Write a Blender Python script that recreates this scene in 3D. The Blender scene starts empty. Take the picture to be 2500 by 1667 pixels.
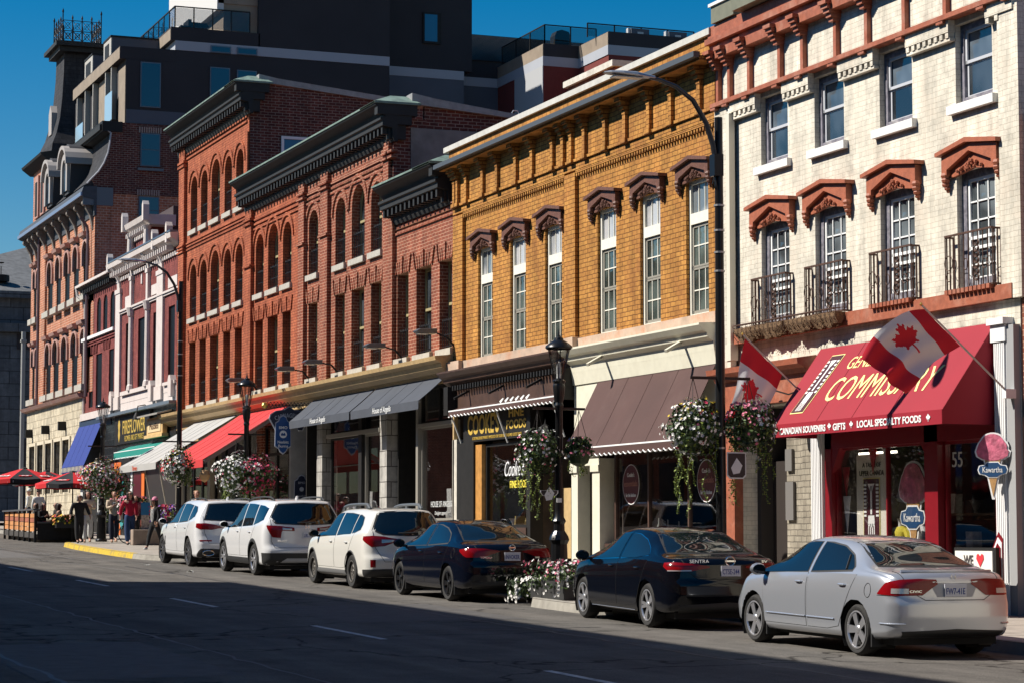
import bpy, bmesh, math, random
from mathutils import Vector, Matrix
from mathutils.bvhtree import BVHTree
R = math.radians
rnd = random.Random(7)
scene = bpy.context.scene
COL = scene.collection
SL = 0.0188                      # the street climbs away from the camera
def g(y): return SL * y          # road level
def gs(y): return SL * y + 0.15  # pavement level
MATS = {}
def nodes_of(m):
    m.use_nodes = True
    nt = m.node_tree
    return nt, nt.nodes, nt.links, nt.nodes['Principled BSDF']
def P(name, col, rough=0.6, metal=0.0, spec=0.5, var=0.0, vscale=6.0, bump=0.0, bscale=40.0, coat=0.0, emit=None, estr=1.0, dirt=None, dscale=1.2, damt=0.3, flake=0.0):
    """plain procedural surface: base colour, mottled by noise, with bump and blotchy dirt"""
    if name in MATS: return MATS[name]
    m = bpy.data.materials.new(name); MATS[name] = m
    nt, N, Lk, b = nodes_of(m)
    c = (*col, 1)
    b.inputs['Base Color'].default_value = c
    b.inputs['Roughness'].default_value = rough
    b.inputs['Metallic'].default_value = metal
    b.inputs['Specular IOR Level'].default_value = spec
    if coat: b.inputs['Coat Weight'].default_value = coat; b.inputs['Coat Roughness'].default_value = 0.03
    if emit: b.inputs['Emission Color'].default_value = (*emit, 1); b.inputs['Emission Strength'].default_value = estr
    tc = N.new('ShaderNodeTexCoord'); last = None
    if var or dirt:
        n = N.new('ShaderNodeTexNoise'); n.inputs['Scale'].default_value = vscale; n.inputs['Detail'].default_value = 6
        Lk.new(tc.outputs['Object'], n.inputs['Vector'])
        r = N.new('ShaderNodeValToRGB')
        r.color_ramp.elements[0].position = .3; r.color_ramp.elements[1].position = .7
        r.color_ramp.elements[0].color = (*[max(0, x * (1 - var)) for x in col], 1)
        r.color_ramp.elements[1].color = (*[min(1, x * (1 + var)) for x in col], 1)
        Lk.new(n.outputs['Fac'], r.inputs['Fac']); last = r.outputs['Color']
        if dirt:
            n2 = N.new('ShaderNodeTexNoise'); n2.inputs['Scale'].default_value = dscale; n2.inputs['Detail'].default_value = 8; n2.inputs['Roughness'].default_value = .7
            Lk.new(tc.outputs['Object'], n2.inputs['Vector'])
            r2 = N.new('ShaderNodeValToRGB'); r2.color_ramp.elements[0].position = .5; r2.color_ramp.elements[1].position = .68
            r2.color_ramp.elements[0].color = (0, 0, 0, 1); r2.color_ramp.elements[1].color = (damt, damt, damt, 1)
            Lk.new(n2.outputs['Fac'], r2.inputs['Fac'])
            mx = N.new('ShaderNodeMix'); mx.data_type = 'RGBA'
            Lk.new(r2.outputs['Color'], mx.inputs[0]); Lk.new(last, mx.inputs[6]); mx.inputs[7].default_value = (*dirt, 1)
            last = mx.outputs[2]
        Lk.new(last, b.inputs['Base Color'])
    if bump:
        n = N.new('ShaderNodeTexNoise'); n.inputs['Scale'].default_value = bscale; n.inputs['Detail'].default_value = 5
        Lk.new(tc.outputs['Object'], n.inputs['Vector'])
        bp = N.new('ShaderNodeBump'); bp.inputs['Strength'].default_value = bump; bp.inputs['Distance'].default_value = .02
        Lk.new(n.outputs['Fac'], bp.inputs['Height']); Lk.new(bp.outputs['Normal'], b.inputs['Normal'])
    return m
def BRICK(name, c1, c2, mortar, bw=0.23, rh=0.078, ms=0.012, blotch=None, bamt=0.5, bump=0.6, rough=0.85, course=None, bsc=.7, mfac=1.0):
    if name in MATS: return MATS[name]
    m = bpy.data.materials.new(name); MATS[name] = m
    nt, N, Lk, b = nodes_of(m)
    b.inputs['Roughness'].default_value = rough; b.inputs['Specular IOR Level'].default_value = .25
    tc = N.new('ShaderNodeTexCoord'); sx = N.new('ShaderNodeSeparateXYZ'); Lk.new(tc.outputs['Object'], sx.inputs[0])
    ad = N.new('ShaderNodeMath'); ad.operation = 'ADD'; Lk.new(sx.outputs['X'], ad.inputs[0]); Lk.new(sx.outputs['Y'], ad.inputs[1])
    # hand-laid wobble
    wn = N.new('ShaderNodeTexNoise'); wn.inputs['Scale'].default_value = 5; wn.inputs['Detail'].default_value = 3; Lk.new(tc.outputs['Object'], wn.inputs['Vector'])
    ws = N.new('ShaderNodeMath'); ws.operation = 'MULTIPLY_ADD'; ws.inputs[1].default_value = .03; Lk.new(wn.outputs['Fac'], ws.inputs[0]); Lk.new(sx.outputs['Z'], ws.inputs[2])
    cb = N.new('ShaderNodeCombineXYZ'); Lk.new(ad.outputs[0], cb.inputs['X']); Lk.new(ws.outputs[0], cb.inputs['Y'])
    bt = N.new('ShaderNodeTexBrick'); Lk.new(cb.outputs[0], bt.inputs['Vector'])
    bt.inputs['Scale'].default_value = 1; bt.inputs['Brick Width'].default_value = bw; bt.inputs['Row Height'].default_value = rh
    bt.inputs['Mortar Size'].default_value = ms; bt.inputs['Mortar Smooth'].default_value = .2
    bt.inputs['Color1'].default_value = (*c1, 1); bt.inputs['Color2'].default_value = (*c2, 1); bt.inputs['Mortar'].default_value = (*mortar, 1)
    bt.inputs['Bias'].default_value = -.1
    last = bt.outputs['Color']
    # per-patch tone changes
    n = N.new('ShaderNodeTexNoise'); n.inputs['Scale'].default_value = 2.6; n.inputs['Detail'].default_value = 9; n.inputs['Roughness'].default_value = .75; Lk.new(tc.outputs['Object'], n.inputs['Vector'])
    mr = N.new('ShaderNodeMapRange'); mr.inputs[1].default_value = .3; mr.inputs[2].default_value = .7; mr.inputs[3].default_value = .66; mr.inputs[4].default_value = 1.3
    Lk.new(n.outputs['Fac'], mr.inputs[0])
    mu = N.new('ShaderNodeMix'); mu.data_type = 'RGBA'; mu.blend_type = 'MULTIPLY'; mu.inputs[0].default_value = 1
    Lk.new(last, mu.inputs[6]); Lk.new(mr.outputs[0], mu.inputs[7]); last = mu.outputs[2]
    if blotch:
        n2 = N.new('ShaderNodeTexNoise'); n2.inputs['Scale'].default_value = bsc; n2.inputs['Detail'].default_value = 10; n2.inputs['Roughness'].default_value = .72; Lk.new(tc.outputs['Object'], n2.inputs['Vector'])
        r2 = N.new('ShaderNodeValToRGB'); r2.color_ramp.elements[0].position = .5; r2.color_ramp.elements[1].position = .66
        r2.color_ramp.elements[0].color = (0, 0, 0, 1); r2.color_ramp.elements[1].color = (bamt, bamt, bamt, 1); Lk.new(n2.outputs['Fac'], r2.inputs['Fac'])
        mx = N.new('ShaderNodeMix'); mx.data_type = 'RGBA'; Lk.new(r2.outputs['Color'], mx.inputs[0]); Lk.new(last, mx.inputs[6]); mx.inputs[7].default_value = (*blotch, 1); last = mx.outputs[2]
    mp = N.new('ShaderNodeMapping'); mp.inputs['Scale'].default_value = (2.6, 2.6, .22); Lk.new(tc.outputs['Object'], mp.inputs['Vector'])
    n4 = N.new('ShaderNodeTexNoise'); n4.inputs['Scale'].default_value = 1.0; n4.inputs['Detail'].default_value = 7; n4.inputs['Roughness'].default_value = .65; Lk.new(mp.outputs[0], n4.inputs['Vector'])
    m4 = N.new('ShaderNodeMapRange'); m4.inputs[1].default_value = .38; m4.inputs[2].default_value = .62; m4.inputs[3].default_value = .74; m4.inputs[4].default_value = 1.08; Lk.new(n4.outputs['Fac'], m4.inputs[0])
    u4 = N.new('ShaderNodeMix'); u4.data_type = 'RGBA'; u4.blend_type = 'MULTIPLY'; u4.inputs[0].default_value = 1; Lk.new(last, u4.inputs[6]); Lk.new(m4.outputs[0], u4.inputs[7]); last = u4.outputs[2]
    Lk.new(last, b.inputs['Base Color'])
    bp = N.new('ShaderNodeBump'); bp.inputs['Strength'].default_value = bump; bp.inputs['Distance'].default_value = .012; bp.invert = True
    n3 = N.new('ShaderNodeTexNoise'); n3.inputs['Scale'].default_value = 30; Lk.new(tc.outputs['Object'], n3.inputs['Vector'])
    a2 = N.new('ShaderNodeMath'); a2.operation = 'MULTIPLY_ADD'; a2.inputs[1].default_value = .5; Lk.new(n3.outputs['Fac'], a2.inputs[0]); Lk.new(bt.outputs['Fac'], a2.inputs[2])
    Lk.new(a2.outputs[0], bp.inputs['Height']); Lk.new(bp.outputs['Normal'], b.inputs['Normal'])
    return m
def GLASS(name, tint=(.02, .025, .03), rough=.02, through=0.0, wav=0.0):
    """window glass: dark room behind (opaque) or see-through with reflections"""
    if name in MATS: return MATS[name]
    m = bpy.data.materials.new(name); MATS[name] = m
    nt, N, Lk, b = nodes_of(m)
    b.inputs['Base Color'].default_value = (*tint, 1); b.inputs['Roughness'].default_value = rough
    b.inputs['Specular IOR Level'].default_value = .9; b.inputs['IOR'].default_value = 1.55
    if wav:
        oi = N.new('ShaderNodeObjectInfo'); nn = N.new('ShaderNodeTexNoise'); nn.noise_dimensions = '4D'; nn.inputs['Scale'].default_value = 1.1; tq = N.new('ShaderNodeTexCoord'); Lk.new(tq.outputs['Object'], nn.inputs['Vector'])
        mw = N.new('ShaderNodeMath'); mw.operation = 'MULTIPLY'; mw.inputs[1].default_value = 37; Lk.new(oi.outputs['Random'], mw.inputs[0]); Lk.new(mw.outputs[0], nn.inputs['W'])
        rq = N.new('ShaderNodeValToRGB'); rq.color_ramp.elements[0].position = .42; rq.color_ramp.elements[1].position = .62; rq.color_ramp.elements[0].color = (*tint, 1); rq.color_ramp.elements[1].color = (*[min(.5, x * 3.2 + .02) for x in tint], 1); Lk.new(nn.outputs['Fac'], rq.inputs['Fac']); Lk.new(rq.outputs['Color'], b.inputs['Base Color'])
        tc = N.new('ShaderNodeTexCoord'); n = N.new('ShaderNodeTexNoise'); n.inputs['Scale'].default_value = 1.7; Lk.new(tc.outputs['Object'], n.inputs['Vector'])
        bp = N.new('ShaderNodeBump'); bp.inputs['Strength'].default_value = wav; bp.inputs['Distance'].default_value = .05
        Lk.new(n.outputs['Fac'], bp.inputs['Height']); Lk.new(bp.outputs['Normal'], b.inputs['Normal'])
    if through:
        out = N['Material Output']
        tr = N.new('ShaderNodeBsdfTransparent'); tr.inputs[0].default_value = (through, through, through, 1)
        gl = N.new('ShaderNodeBsdfGlossy'); gl.inputs['Roughness'].default_value = .01; gl.inputs[0].default_value = (.9, .9, .9, 1)
        lw = N.new('ShaderNodeLayerWeight'); lw.inputs[0].default_value = .5
        pw = N.new('ShaderNodeMath'); pw.operation = 'POWER'; pw.inputs[1].default_value = 4; Lk.new(lw.outputs['Facing'], pw.inputs[0])
        ma = N.new('ShaderNodeMath'); ma.operation = 'MULTIPLY_ADD'; ma.inputs[1].default_value = .8; ma.inputs[2].default_value = .04; Lk.new(pw.outputs[0], ma.inputs[0])
        mx = N.new('ShaderNodeMixShader'); Lk.new(ma.outputs[0], mx.inputs[0]); Lk.new(tr.outputs[0], mx.inputs[1]); Lk.new(gl.outputs[0], mx.inputs[2])
        Lk.new(mx.outputs[0], out.inputs['Surface'])
    return m
class MB:
    def __init__(s): s.v = []; s.f = []; s.m = []; s.mi = 0
    def quad(s, a, b, c, d):
        n = len(s.v); s.v += [a, b, c, d]; s.f.append((n, n + 1, n + 2, n + 3)); s.m.append(s.mi)
    def poly(s, pts):
        n = len(s.v); s.v += pts; s.f.append(tuple(range(n, n + len(pts)))); s.m.append(s.mi)
    def box(s, x0, x1, y0, y1, z0, z1):
        if x0 > x1: x0, x1 = x1, x0
        if y0 > y1: y0, y1 = y1, y0
        if z0 > z1: z0, z1 = z1, z0
        n = len(s.v)
        s.v += [(x0, y0, z0), (x1, y0, z0), (x1, y1, z0), (x0, y1, z0), (x0, y0, z1), (x1, y0, z1), (x1, y1, z1), (x0, y1, z1)]
        for f in ((0, 3, 2, 1), (4, 5, 6, 7), (0, 1, 5, 4), (1, 2, 6, 5), (2, 3, 7, 6), (3, 0, 4, 7)):
            s.f.append(tuple(n + i for i in f)); s.m.append(s.mi)
        return s
    def obox(s, c, ux, uy, uz):
        """oriented box: centre, half vectors"""
        c, ux, uy, uz = map(Vector, (c, ux, uy, uz)); n = len(s.v)
        for k in (-1, 1):
            for (i, j) in ((-1, -1), (1, -1), (1, 1), (-1, 1)): s.v.append(tuple(c + ux * i + uy * j + uz * k))
        for f in ((0, 3, 2, 1), (4, 5, 6, 7), (0, 1, 5, 4), (1, 2, 6, 5), (2, 3, 7, 6), (3, 0, 4, 7)):
            s.f.append(tuple(n + i for i in f)); s.m.append(s.mi)
        return s
    def bar(s, a, b, w, h=None, up=(0, 0, 1)):
        a, b = Vector(a), Vector(b); d = b - a; L = d.length
        if L < 1e-6: return s
        d /= L; u = Vector(up); 
        if abs(d.dot(u)) > .98: u = Vector((1, 0, 0))
        r = d.cross(u).normalized(); u = r.cross(d)
        return s.obox((a + b) / 2, r * w / 2, d * L / 2, u * (h or w) / 2)
    def prism(s, poly, axis, a, b):
        """extrude a 2D outline along an axis. axis 'x': pts=(y,z); 'y': (x,z); 'z': (x,y)"""
        def P3(p, t):
            return (t, p[0], p[1]) if axis == 'x' else (p[0], t, p[1]) if axis == 'y' else (p[0], p[1], t)
        n = len(s.v); k = len(poly)
        s.v += [P3(p, a) for p in poly] + [P3(p, b) for p in poly]
        s.f.append(tuple(n + i for i in range(k))); s.f.append(tuple(n + k + i for i in reversed(range(k)))); s.m += [s.mi, s.mi]
        for i in range(k):
            j = (i + 1) % k
            s.f.append((n + i, n + k + i, n + k + j, n + j)); s.m.append(s.mi)
        return s
    def tube(s, pts, r, n=8, caps=True):
        pts = [Vector(p) for p in pts]; rr = r if isinstance(r, (list, tuple)) else [r] * len(pts)
        base = len(s.v); prev = None
        for i, p in enumerate(pts):
            t = (pts[min(i + 1, len(pts) - 1)] - pts[max(i - 1, 0)]).normalized()
            if prev is None:
                u = Vector((0, 0, 1)) if abs(t.z) < .9 else Vector((1, 0, 0))
                a = t.cross(u).normalized()
            else:
                a = (prev - t * prev.dot(t)).normalized()
            prev = a; bb = t.cross(a)
            for k in range(n):
                th = 2 * math.pi * k / n
                s.v.append(tuple(p + (a * math.cos(th) + bb * math.sin(th)) * rr[i]))
        for i in range(len(pts) - 1):
            for k in range(n):
                k2 = (k + 1) % n
                s.f.append((base + i * n + k, base + i * n + k2, base + (i + 1) * n + k2, base + (i + 1) * n + k)); s.m.append(s.mi)
        if caps:
            s.f.append(tuple(base + k for k in reversed(range(n)))); s.f.append(tuple(base + (len(pts) - 1) * n + k for k in range(n))); s.m += [s.mi, s.mi]
        return s
    def lathe(s, prof, c=(0, 0, 0), n=16, axis='z', sq=None, caps=True):
        base = len(s.v)
        for (r, h) in prof:
            for k in range(n):
                th = 2 * math.pi * (k + .5) / n
                a, b = r * math.cos(th), r * math.sin(th)
                p = (a, b, h) if axis == 'z' else (h, a, b) if axis == 'x' else (a, h, b)
                s.v.append((c[0] + p[0], c[1] + p[1], c[2] + p[2]))
        for i in range(len(prof) - 1):
            for k in range(n):
                k2 = (k + 1) % n
                s.f.append((base + i * n + k, base + i * n + k2, base + (i + 1) * n + k2, base + (i + 1) * n + k)); s.m.append(s.mi)
        if not caps: return s
        if prof[0][0] > 1e-4: s.f.append(tuple(base + k for k in reversed(range(n)))); s.m.append(s.mi)
        if prof[-1][0] > 1e-4: s.f.append(tuple(base + (len(prof) - 1) * n + k for k in range(n))); s.m.append(s.mi)
        return s
    def xf(s, M):
        s.v = [tuple(M @ Vector(p)) for p in s.v]; return s
    def add(s, o):
        n = len(s.v); s.v += o.v; s.f += [tuple(i + n for i in f) for f in o.f]; s.m += o.m; return s
    def build(s, name, mat, parent=None, smooth=False, org=None, angle=None, bevel=0):
        """one mesh object; coordinates are world coordinates unless org is given"""
        me = bpy.data.meshes.new(name)
        o = org if org is not None else (wloc(parent) if parent else Vector((0, 0, 0)))
        o = Vector(o)
        me.from_pydata([(p[0] - o.x, p[1] - o.y, p[2] - o.z) for p in s.v], [], s.f)
        for mt in (mat if isinstance(mat, (list, tuple)) else [mat]): me.materials.append(mt)
        if isinstance(mat, (list, tuple)): me.polygons.foreach_set('material_index', s.m)
        bm = bmesh.new(); bm.from_mesh(me); bmesh.ops.recalc_face_normals(bm, faces=bm.faces) if not getattr(s, 'keepn', False) else None; bm.to_mesh(me); bm.free()
        if smooth:
            for p in me.polygons: p.use_smooth = True
            me.set_sharp_from_angle(angle=R(angle or 35))
        ob = bpy.data.objects.new(name, me); COL.objects.link(ob)
        if bevel:
            md = ob.modifiers.new('b', 'BEVEL'); md.width = bevel; md.segments = 1; md.limit_method = 'ANGLE'
        if parent: ob.parent = parent
        elif org is not None: ob.location = o
        return ob
def wloc(o):
    v = Vector((0, 0, 0))
    while o: v += o.location; o = o.parent
    return v
def tag(o, label, cat, group=None, kind=None):
    if label: o['label'] = label
    if cat: o['category'] = cat
    if group: o['group'] = group
    if kind: o['kind'] = kind
    return o
def empty(name, loc, label=None, cat=None, group=None, rz=0):
    o = bpy.data.objects.new(name, None); COL.objects.link(o); o.location = loc; o.rotation_euler = (0, 0, rz)
    o.empty_display_size = .2
    return tag(o, label, cat, group)
def copy_tree(o, parent=None):
    c = o.copy(); COL.objects.link(c); c.parent = parent
    for ch in list(o.children): copy_tree(ch, c)
    return c
def dup(o, loc, label=None, rz=None, parent='same', group=None):
    c = copy_tree(o, o.parent if parent == 'same' else parent); c.location = loc
    if rz is not None: c.rotation_euler.z = rz
    if label: c['label'] = label
    if group: c['group'] = group
    return c
FACE_ST = Matrix(((0, 0, -1), (-1, 0, 0), (0, 1, 0)))     # local x -> -y, y -> z, z -> -x  (reads from the street)
FACE_CAM = Matrix(((1, 0, 0), (0, 0, -1), (0, 1, 0)))     # reads from down the street (looking +y)
def text(s, loc, width, height, mat, parent, basis=FACE_ST, name='lettering', ext=.004, shear=0.0, bold=0.0, squash=None, arc=None):
    cu = bpy.data.curves.new('t', 'FONT'); cu.body = s; cu.size = 1; cu.extrude = ext / max(height, .01) ; cu.shear = shear; cu.offset = bold
    cu.resolution_u = 3; cu.align_x = 'CENTER'
    to = bpy.data.objects.new('t', cu); me = bpy.data.meshes.new_from_object(to)
    bpy.data.objects.remove(to); bpy.data.curves.remove(cu)
    xs = [v.co.x for v in me.vertices]; ys = [v.co.y for v in me.vertices]; zs = [v.co.z for v in me.vertices]
    if not xs: return None
    x0, x1, y0, y1 = min(xs), max(xs), min(ys), max(ys); zx = max(max(zs), 1e-5)
    sx = width / (x1 - x0); sy = height / (y1 - y0)
    if isinstance(basis, Matrix): B = basis
    else: B = Matrix(basis)
    wl = wloc(parent) if parent else Vector((0, 0, 0))
    for v in me.vertices:
        px, py, pz = (v.co.x - (x0 + x1) / 2) * sx, (v.co.y - (y0 + y1) / 2) * sy, v.co.z / zx * ext
        if arc:
            a = px / arc; px, py = (arc + py) * math.sin(a), (arc + py) * math.cos(a) - arc
        v.co = B @ Vector((px, py, pz)) + Vector(loc) - wl
    me.materials.append(mat)
    me.name = name
    ob = bpy.data.objects.new(name, me); COL.objects.link(ob); ob.parent = parent
    return ob
LEAF = [(0, 1), (.1, .78), (.24, .86), (.19, .5), (.36, .66), (.42, .54), (.66, .58), (.58, .4), (.74, .3), (.38, .06), (.44, -.08), (.05, -.02), (.06, -.45), (-.06, -.45), (-.05, -.02), (-.44, -.08), (-.38, .06), (-.74, .3), (-.58, .4), (-.66, .58), (-.42, .54), (-.36, .66), (-.19, .5), (-.24, .86), (-.1, .78)]
def flat(poly, loc, mat, parent, basis=FACE_ST, name='emblem', ext=.004, sx=1, sy=1):
    mb = MB(); mb.prism([(p[0] * sx, p[1] * sy) for p in poly], 'z', 0, ext)
    mb.v = [tuple(basis @ Vector(p) + Vector(loc)) for p in mb.v]
    return mb.build(name, mat, parent)
def circ(r, n=24, a0=0, a1=360, c=(0, 0), ry=None):
    return [(c[0] + r * math.cos(R(a0 + (a1 - a0) * i / n)), c[1] + (ry or r) * math.sin(R(a0 + (a1 - a0) * i / n))) for i in range(n + (0 if a1 - a0 == 360 else 1))]
cam = bpy.data.cameras.new('camera'); co = bpy.data.objects.new('camera', cam); COL.objects.link(co); scene.camera = co
cam.sensor_width = 36; cam.lens = 36 * 5730 / 2500; cam.clip_end = 3000; cam.clip_start = .1
TH = R(21.24); PT = math.atan(472.5 / 5730)
co.location = (0, 0, 1.92); co.rotation_euler = (math.pi / 2 + PT, 0, -TH)
SUN_EL, SUN_AZ = 44.0, math.atan2(-.93, .36)      # azimuth from +y towards +x
w = bpy.data.worlds.new('World'); scene.world = w; w.use_nodes = True
wn = w.node_tree.nodes; wl = w.node_tree.links
sk = wn.new('ShaderNodeTexSky'); sk.sky_type = 'NISHITA'; sk.sun_disc = False; sk.sun_elevation = R(SUN_EL); sk.sun_rotation = SUN_AZ
sk.air_density = 1.0; sk.dust_density = .15; sk.ozone_density = 3.0; sk.altitude = 100
hs = wn.new('ShaderNodeHueSaturation'); hs.inputs['Saturation'].default_value = 1.6; hs.inputs['Hue'].default_value = .497
wl.new(sk.outputs[0], hs.inputs['Color']); wl.new(hs.outputs[0], wn['Background'].inputs[0]); wn['Background'].inputs[1].default_value = .062
sun = bpy.data.lights.new('sun', 'SUN'); so = bpy.data.objects.new('sun', sun); COL.objects.link(so)
sun.energy = 5.0; sun.angle = R(.5); sun.color = (1, .94, .85)
el = R(SUN_EL)
sd = Vector((-.93 * math.cos(el) / math.hypot(.93, .36), .36 * math.cos(el) / math.hypot(.93, .36), math.sin(el)))
so.rotation_euler = sd.to_track_quat('Z', 'Y').to_euler(); so.location = (-20, 30, 40)
scene.view_settings.view_transform = 'Standard'; scene.view_settings.look = 'None'; scene.cycles.diffuse_bounces = 1; scene.cycles.glossy_bounces = 4
scene.view_settings.exposure = 0.5; scene.view_settings.gamma = 1
def sheet(name, poly, dz, mat, kind='structure', parent=None):
    mb = MB(); mb.keepn = True
    a = sum(poly[i][0] * poly[(i + 1) % len(poly)][1] - poly[(i + 1) % len(poly)][0] * poly[i][1] for i in range(len(poly)))
    if a < 0: poly = poly[::-1]
    mb.poly([(x, y, g(y) + dz) for x, y in poly]); o = mb.build(name, mat, parent)
    if kind: o['kind'] = kind
    return o
def road_mat():
    m = bpy.data.materials.new('asphalt'); nt, N, Lk, b = nodes_of(m)
    tc = N.new('ShaderNodeTexCoord')
    def noise(sc, det=6, ro=.6, vec=None, dist=0):
        n = N.new('ShaderNodeTexNoise'); n.inputs['Scale'].default_value = sc; n.inputs['Detail'].default_value = det; n.inputs['Roughness'].default_value = ro; n.inputs['Distortion'].default_value = dist
        Lk.new(vec or tc.outputs['Object'], n.inputs['Vector']); return n.outputs['Fac']
    def ramp(f, p0, c0, p1, c1):
        r = N.new('ShaderNodeValToRGB'); r.color_ramp.elements[0].position = p0; r.color_ramp.elements[1].position = p1
        r.color_ramp.elements[0].color = (*c0, 1); r.color_ramp.elements[1].color = (*c1, 1); Lk.new(f, r.inputs['Fac']); return r.outputs['Color']
    def mul(a, bb, f=1.0):
        x = N.new('ShaderNodeMix'); x.data_type = 'RGBA'; x.blend_type = 'MULTIPLY'; x.inputs[0].default_value = f; Lk.new(a, x.inputs[6]); Lk.new(bb, x.inputs[7]); return x.outputs[2]
    mp = N.new('ShaderNodeMapping'); mp.inputs['Scale'].default_value = (1.4, .12, 1); Lk.new(tc.outputs['Object'], mp.inputs['Vector'])
    base = ramp(noise(1.1, 8, .7), .3, (.115, .108, .10), .72, (.185, .174, .16))
    streak = ramp(noise(1.0, 6, .6, mp.outputs[0]), .35, (.72, .72, .72), .7, (1.15, 1.13, 1.1))
    c = mul(base, streak)
    grit = ramp(noise(55, 3, .8), .36, (.55, .55, .55), .68, (1.45, 1.43, 1.4)); c = mul(c, grit, .8)
    vo = N.new('ShaderNodeTexVoronoi'); vo.feature = 'DISTANCE_TO_EDGE'; vo.inputs['Scale'].default_value = .22; 
    wv = N.new('ShaderNodeTexNoise'); wv.inputs['Scale'].default_value = 1.6; wv.inputs['Detail'].default_value = 6; Lk.new(tc.outputs['Object'], wv.inputs['Vector'])
    av = N.new('ShaderNodeVectorMath'); av.operation = 'ADD'; Lk.new(tc.outputs['Object'], av.inputs[0]); Lk.new(wv.outputs['Color'], av.inputs[1]); Lk.new(av.outputs[0], vo.inputs['Vector'])
    cr = ramp(vo.outputs['Distance'], .003, (.25, .25, .25), .010, (1, 1, 1)); c = mul(c, cr, .9)
    st = ramp(noise(.5, 5, .6), .62, (1, 1, 1), .72, (.6, .6, .62)); c = mul(c, st, .7)
    Lk.new(c, b.inputs['Base Color']); b.inputs['Roughness'].default_value = .9; b.inputs['Specular IOR Level'].default_value = .08
    bp = N.new('ShaderNodeBump'); bp.inputs['Strength'].default_value = .5; bp.inputs['Distance'].default_value = .01; Lk.new(noise(70, 4, .7), bp.inputs['Height']); Lk.new(bp.outputs['Normal'], b.inputs['Normal'])
    return m
ASPH = road_mat()
EARTH = P('ground_soil', (.12, .115, .11), .9, var=.2)
CONC = P('pavement_concrete', (.36, .32, .27), .85, var=.16, vscale=3, bump=.3, dirt=(.16, .14, .12), dscale=1.6, damt=.55)
KERB = P('kerb_concrete', (.30, .28, .24), .8, var=.15, vscale=5, bump=.3, dirt=(.15, .13, .11), damt=.5)
KYEL = P('kerb_yellow_paint', (.58, .40, .03), .6, var=.15, vscale=9, dirt=(.20, .17, .12), dscale=2.6, damt=.9)
PAINT = P('road_paint', (.55, .55, .53), .7, var=.25, vscale=12, dirt=(.12, .12, .12), dscale=5, damt=.9)
sheet('ground', [(-300, -200), (300, -200), (300, 500), (-300, 500)], -.02, EARTH)
sheet('road', [(-2.4, -40), (22, -40), (22, 250), (-2.4, 250)], 0, ASPH)
sheet('cross_street', [(-80, 119.4), (-2.4, 119.4), (-2.4, 131), (-80, 131)], 0.001, ASPH)
def slab(name, edge, xin, mat, h=.15, kind='structure', kerb=None):
    """pavement slab: edge = list of (x,y) kerb line from near to far, inner edge at x = xin"""
    mb = MB(); mb.keepn = True
    top = [(x, y, g(y) + h) for x, y in edge]
    n = len(edge)
    for i in range(n - 1):
        (x0, y0), (x1, y1) = edge[i], edge[i + 1]
        mb.quad((x0, y0, g(y0) + h), (xin, y0, g(y0) + h), (xin, y1, g(y1) + h), (x1, y1, g(y1) + h))
    o = mb.build(name, mat); o['kind'] = kind
    for (i0, i1, km, nm) in kerb:
        k = MB(); k.keepn = True
        for i in range(i0, i1):
            (x0, y0), (x1, y1) = edge[i], edge[i + 1]
            def off(x, y, d):  # kerb thickness towards the pavement
                dx, dy = x1 - x0, y1 - y0; L = math.hypot(dx, dy); return (x + dy / L * d, y - dx / L * d)
            a0, b0 = off(x0, y0, .16), off(x1, y1, .16)
            t = h + .006; r0, r1 = off(x0, y0, -.035), off(x1, y1, -.035)
            A = (r0[0], r0[1], g(y0) - .02); B = (r1[0], r1[1], g(y1) - .02)
            C = (x0, y0, g(y0) + t - .02); D = (x1, y1, g(y1) + t - .02)
            e0, e1 = off(x0, y0, .03), off(x1, y1, .03)
            k.quad(A, C, D, B); k.quad(C, (e0[0], e0[1], g(y0) + t), (e1[0], e1[1], g(y1) + t), D)
            k.quad((e0[0], e0[1], g(y0) + t), (a0[0], a0[1], g(y0) + t), (b0[0], b0[1], g(y1) + t), (e1[0], e1[1], g(y1) + t))
        ko = k.build(nm, km, smooth=True, angle=60); ko['kind'] = 'structure'
def arcpts(cx, cy, r, a0, a1, n=6): return [(cx + r * math.cos(R(a0 + (a1 - a0) * i / n)), cy + r * math.sin(R(a0 + (a1 - a0) * i / n))) for i in range(n + 1)]
edge = [(16.3, 10), (16.3, 34.3)] + arcpts(15.9, 35.3, 1.0, 270, 180) + [(14.9, 36.6)] + arcpts(15.9, 37.2, 1.0, 180, 90)[1:] + [(16.3, 38.4), (16.3, 63.6)]
i_k = len(edge)
edge += [(15.6, 63.9), (14.75, 64.6), (14.45, 65.6), (14.35, 66.9)]
i_y0 = len(edge) - 1
edge += [(14.4, 70), (14.55, 74), (14.75, 78), (15.0, 80.6)] + arcpts(16.0, 81.0, 1.0, 180, 90, 5)[1:]
i_y1 = len(edge) - 1
edge += [(16.9, 82.4), (16.9, 118.2)] + arcpts(18.2, 118.2, 1.3, 180, 90, 5)[1:]
slab('sidewalk', edge, 20.6, CONC, kerb=[(0, i_y0, KERB, 'kerb'), (i_y0, i_y1, KYEL, 'painted_kerb'), (i_y1, len(edge) - 1, KERB, 'far_kerb')])
slab('opposite_sidewalk', [(-1.2, 128.0), (-1.2, -30)], -2.6, CONC, kerb=[(0, 1, KERB, 'opposite_kerb')])
slab('corner_sidewalk', [(17.6, 131.5), (17.6, 200)], 40, CONC, kerb=[(0, 1, KERB, 'corner_kerb')])
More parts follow.
